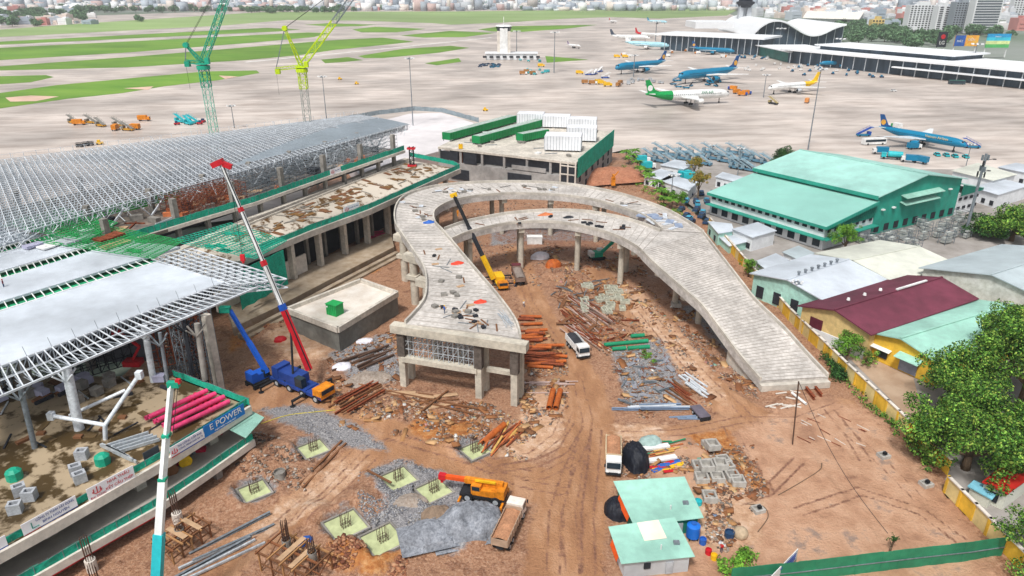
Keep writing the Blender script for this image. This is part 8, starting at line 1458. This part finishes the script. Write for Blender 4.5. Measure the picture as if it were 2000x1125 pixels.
# loose junk and people
sk = M('skin', 'A8785A', .7, stain=0); 
def person(label, loc, rz, shirt, helmet, pose='stand', trousers=dkb):
    s = thing('person', label, 'person', tuple(loc), rz); J = {'pelvis': (0, 0, .92), 'chest': (0.02, 0, 1.25), 'neck': (.02, 0, 1.46), 'head': (.04, 0, 1.6), 'top': (.04, 0, 1.72)}
    st = .18 if pose == 'walk' else .04
    for sg, n_ in ((1, 'l'), (-1, 'r')): J['hip'+n_] = (0, sg*.1, .88); J['knee'+n_] = (sg*st+.04, sg*.11, .5); J['ank'+n_] = (sg*st*1.5-.03, sg*.11, .08); J['toe'+n_] = (sg*st*1.5+.14, sg*.12, .03); J['sho'+n_] = (0, sg*.2, 1.4); J['elb'+n_] = (-sg*st*.8, sg*.27, 1.12); J['han'+n_] = (-sg*st*.6+.14, sg*.25, .88)
    E_ = [('pelvis', 'chest'), ('chest', 'neck'), ('neck', 'head'), ('head', 'top')]+[e for n_ in 'lr' for e in (('pelvis', 'hip'+n_), ('hip'+n_, 'knee'+n_), ('knee'+n_, 'ank'+n_), ('ank'+n_, 'toe'+n_), ('chest', 'sho'+n_), ('sho'+n_, 'elb'+n_), ('elb'+n_, 'han'+n_))]
    if pose == 'sit':
        for n_, sg in (('l', 1), ('r', -1)): J['knee'+n_] = (.4, sg*.14, .85); J['ank'+n_] = (.3, sg*.15, .42); J['toe'+n_] = (.45, sg*.15, .38); J['han'+n_] = (.5, sg*.25, 1.05); J['elb'+n_] = (.2, sg*.3, 1.12)
    rad = {'pelvis': .15, 'chest': .16, 'neck': .065, 'head': .1, 'top': .085, 'hip': .1, 'knee': .07, 'ank': .05, 'toe': .05, 'sho': .075, 'elb': .05, 'han': .045}; ks = list(J); me = bpy.data.meshes.new('body'); me.from_pydata([J[k] for k in ks], [(ks.index(a), ks.index(b)) for a, b in E_], []); o = bpy.data.objects.new('body', me); COL.objects.link(o); me.materials.append(shirt)
    sm = o.modifiers.new('s', 'SKIN'); ly = me.skin_vertices[0] if me.skin_vertices else None
    if ly is None: bm = __import__('bmesh').new(); bm.from_mesh(me); bm.verts.layers.skin.verify(); bm.to_mesh(me); bm.free(); ly = me.skin_vertices[0]
    for i, k in enumerate(ks): r_ = rad.get(k) or rad[k[:-1]]; ly.data[i].radius = (r_, r_); ly.data[i].use_root = k == 'pelvis'
    o.modifiers.new('u', 'SUBSURF').levels = 1; bpy.context.view_layer.update(); ev = o.evaluated_get(bpy.context.evaluated_depsgraph_get()); m2 = bpy.data.meshes.new_from_object(ev); bpy.data.objects.remove(o); m2.materials.clear()
    for q in (shirt, trousers, sk): m2.materials.append(q)
    for p_ in m2.polygons: z = p_.center.z; y = abs(p_.center.y); p_.material_index = 2 if z > 1.47 or (y > .2 and z < 1.0 and p_.center.x > .06 and pose != 'sit') else (1 if z < .93 else 0)
    m2.shade_smooth(); b = bpy.data.objects.new('body', m2); COL.objects.link(b); b.parent = s
    m = MB(); m.rev([(1.64, .13), (1.7, .125), (1.76, .09), (1.79, .02)], n=12); m.v = [(y+.04, z, x) for x, y, z in m.v]; m.build('helmet', helmet, s, smooth=True); return s
person('person in a white shirt walking on the haul road beyond the brown tipper', Gh(1023, 600), 1.8, white, yel, 'walk'); person('person in dark clothes standing on the rear white roof band at the left edge', G(8, 562, ZR+.1), .5, M('dark_red', '6A2830'), red); person('person in an orange vest near the grey stone pile', Gh(1005, 560), 2, orange, yel, 'walk'); person('person standing on the ramp deck front by the crates', on_deck(868, 612), .6, bluetp, yel); person('person in a red shirt by the drums right of the nearer hut', Gh(1408, 1080), 1, red, white)
p = Gh(1021, 494); s = thing('motorbike', 'small motorbike coming down the head of the haul road', 'motorbike', tuple(p), -1.5)
for x in (-.62, .62): m = MB(); m.cyl((x, -.05, .3), (x, .05, .3), .3, n=14); m.build('wheel', black, s)
m = MB(); m.bar((-.6, 0, .45), (.45, 0, .55), .2, .3); m.bar((.5, 0, .35), (.35, 0, 1.0), .08); m.bar((.35, -.3, 1.02), (.35, .3, 1.02), .05); m.build('frame', red, s); m = MB(); m.box((-.25, 0, .75), (.7, .26, .12)); m.build('seat', black, s)
person('person in a pale shirt riding the motorbike at the head of the haul road', p+Vector((0, .15, -.1)), -1.5, white, white, 'sit')
# clutter on the plant building roof, the upper floor and the wing floor
def strew(n, quad, z, protos, label, cat, group, dz=0):
    for i in range(n):
        u, v = random.random(), random.random(); a = Vector(quad[0]).lerp(Vector(quad[1]), u); b = Vector(quad[3]).lerp(Vector(quad[2]), u); c = a.lerp(b, v); o = protos[i % len(protos)]
        if i >= len(protos): o = o.copy(); COL.objects.link(o)
        o.location = (c.x, c.y, z); o.rotation_euler.z = random.choice((.2, 1.77, 1.07, 2.6))+random.uniform(-.2, .2); tag(o, label, cat, group)
strew(40, ins, bz+.02, [pk(4, .4, .3, conc_pale, 'concrete_strip'), pk(2, 2, .6, white, 'white_box'), pk(5, .2, .25, steel_d, 'steel_bar'), pk(2.5, 1.5, .8, conc_dark, 'grey_box')], 'box or bar left lying on the plant building roof', 'building material', 'materials on the plant building roof')
strew(34, [G(0, 800, ZF), G(330, 770, ZF), G(330, 735, ZF), G(-60, 745, ZF)], ZF+.02, [pk(3, .5, .5, dark, 'dark_bundle'), pk(2, 1.4, 1.2, M('lilac_sheet', 'B0B0C8'), 'dark_crate'), pk(4, .2, .2, steel, 'steel_bar'), pk(1.5, 1.5, 1.4, conc_dark, 'dark_crate'), pk(3, 1.2, .4, wood, 'board_stack')], 'bundle, crate or bar in the shade under the white roofed wing', 'building material', 'materials under the white roofed wing')
strew(20, [G(20, 880, ZF), G(330, 840, ZF), G(330, 800, ZF), G(0, 830, ZF)], ZF+.02, [pk(4, .25, .15, dark, 'dark_bar'), pk(1.2, .8, .4, wood, 'wood_block'), pk(2.5, 1.0, .1, M('wet_board', '5C4A30', .6), 'wet_board')], 'dark bar or wet board lying on the open puddled floor', 'building material', 'boards on the open puddled floor')
strew(26, [G(60, 1060, ZL)+Vector((-1, 1, 0)), G(470, 855, ZL)+Vector((-1.5, 0, 0)), G(470, 855, ZL)+Vector((-8, 4, 0)), G(60, 1060, ZL)+Vector((-7, 4, 0))], ZL+.02, [pk(1.4, 1, .9, dkb, 'dark_bundle'), pk(3, .3, .3, steel_d, 'steel_bar'), pk(1.6, 1.1, .5, M('red_pink', 'C42848'), 'red_bundle'), pk(1.8, 1.8, 1.3, dark, 'dark_crate')], 'bundle or bar on the lowest floor between the two slab edges', 'building material', 'materials on the lowest wing floor')
qd = [un[1]+unn*2, un[5]+unn*2, un[5]+unn*14, un[1]+unn*14]
strew(60, qd, 18.02, [pk(3, 1.5, 1.2, conc_dark, 'grey_crate_stack'), pk(5, .3, .3, rust, 'steel_bar'), pk(2, 1.2, 1.0, M('orange_brown_tarp', 'C8754A'), 'brown_bundle'), pk(4, 2, .3, M('pale_board', 'B89878'), 'board_stack'), pk(2, 2, 2, dark, 'dark_crate')], 'stacked material on the upper floor below the space frame roof', 'building material', 'materials on the upper floor')
strew(30, [dn[1]+en*2, dn[4]+en*2, dn[4]+en*5, dn[1]+en*5], .1, [pk(2, 1.2, .5, M('pale_board', 'B89878'), 'board_stack'), pk(3, .3, .2, wood, 'timber_plank')], 'boards stacked between the columns below the road deck', 'building material', 'boards below the road deck')
# extra mess on the haul yard: loose branches / cables
for (pts, lb) in ((((1520, 968), (1560, 945), (1600, 920), (1605, 905)), 'bent dry branch lying in the middle of the right yard'), (((510, 828), (560, 812), (610, 806), (655, 802)), 'pale yellow hose curving from the mint canopy to the rubble'), (((1480, 1040), (1500, 1010), (1490, 990), (1460, 985)), 'thin black hose looping over the bare yard')):
    q = crom([Gh(x, y, .08) for x, y in pts], 5); m = MB(); m.path(q, .07); o = m.build('hose' if 'hose' in lb else 'branch', M('hose_yellow', 'C8B84A') if 'yellow' in lb else bark); tag(o, lb, 'hose' if 'hose' in lb else 'branch')
# ================================================================ HAZE
HAZE = 1.15e-4
if HAZE:
    m = MB(); m.box((0, 6500, 55), (22000, 15000, 135)); hm_ = bpy.data.materials.new('haze'); hm_.use_nodes = True; n = hm_.node_tree.nodes; n.remove(n['Principled BSDF']); v = n.new('ShaderNodeVolumePrincipled'); v.inputs['Color'].default_value = (.95, .97, 1, 1); v.inputs['Density'].default_value = HAZE; v.inputs['Anisotropy'].default_value = .2
    hm_.node_tree.links.new(v.outputs[0], n['Material Output'].inputs['Volume']); o = m.build('haze', hm_); o['kind'] = 'stuff'; o['label'] = 'pale haze over the far airfield and city'; o['category'] = 'haze'
SC.cycles.volume_bounces = 0; SC.cycles.max_bounces = 6; SC.cycles.diffuse_bounces = 3
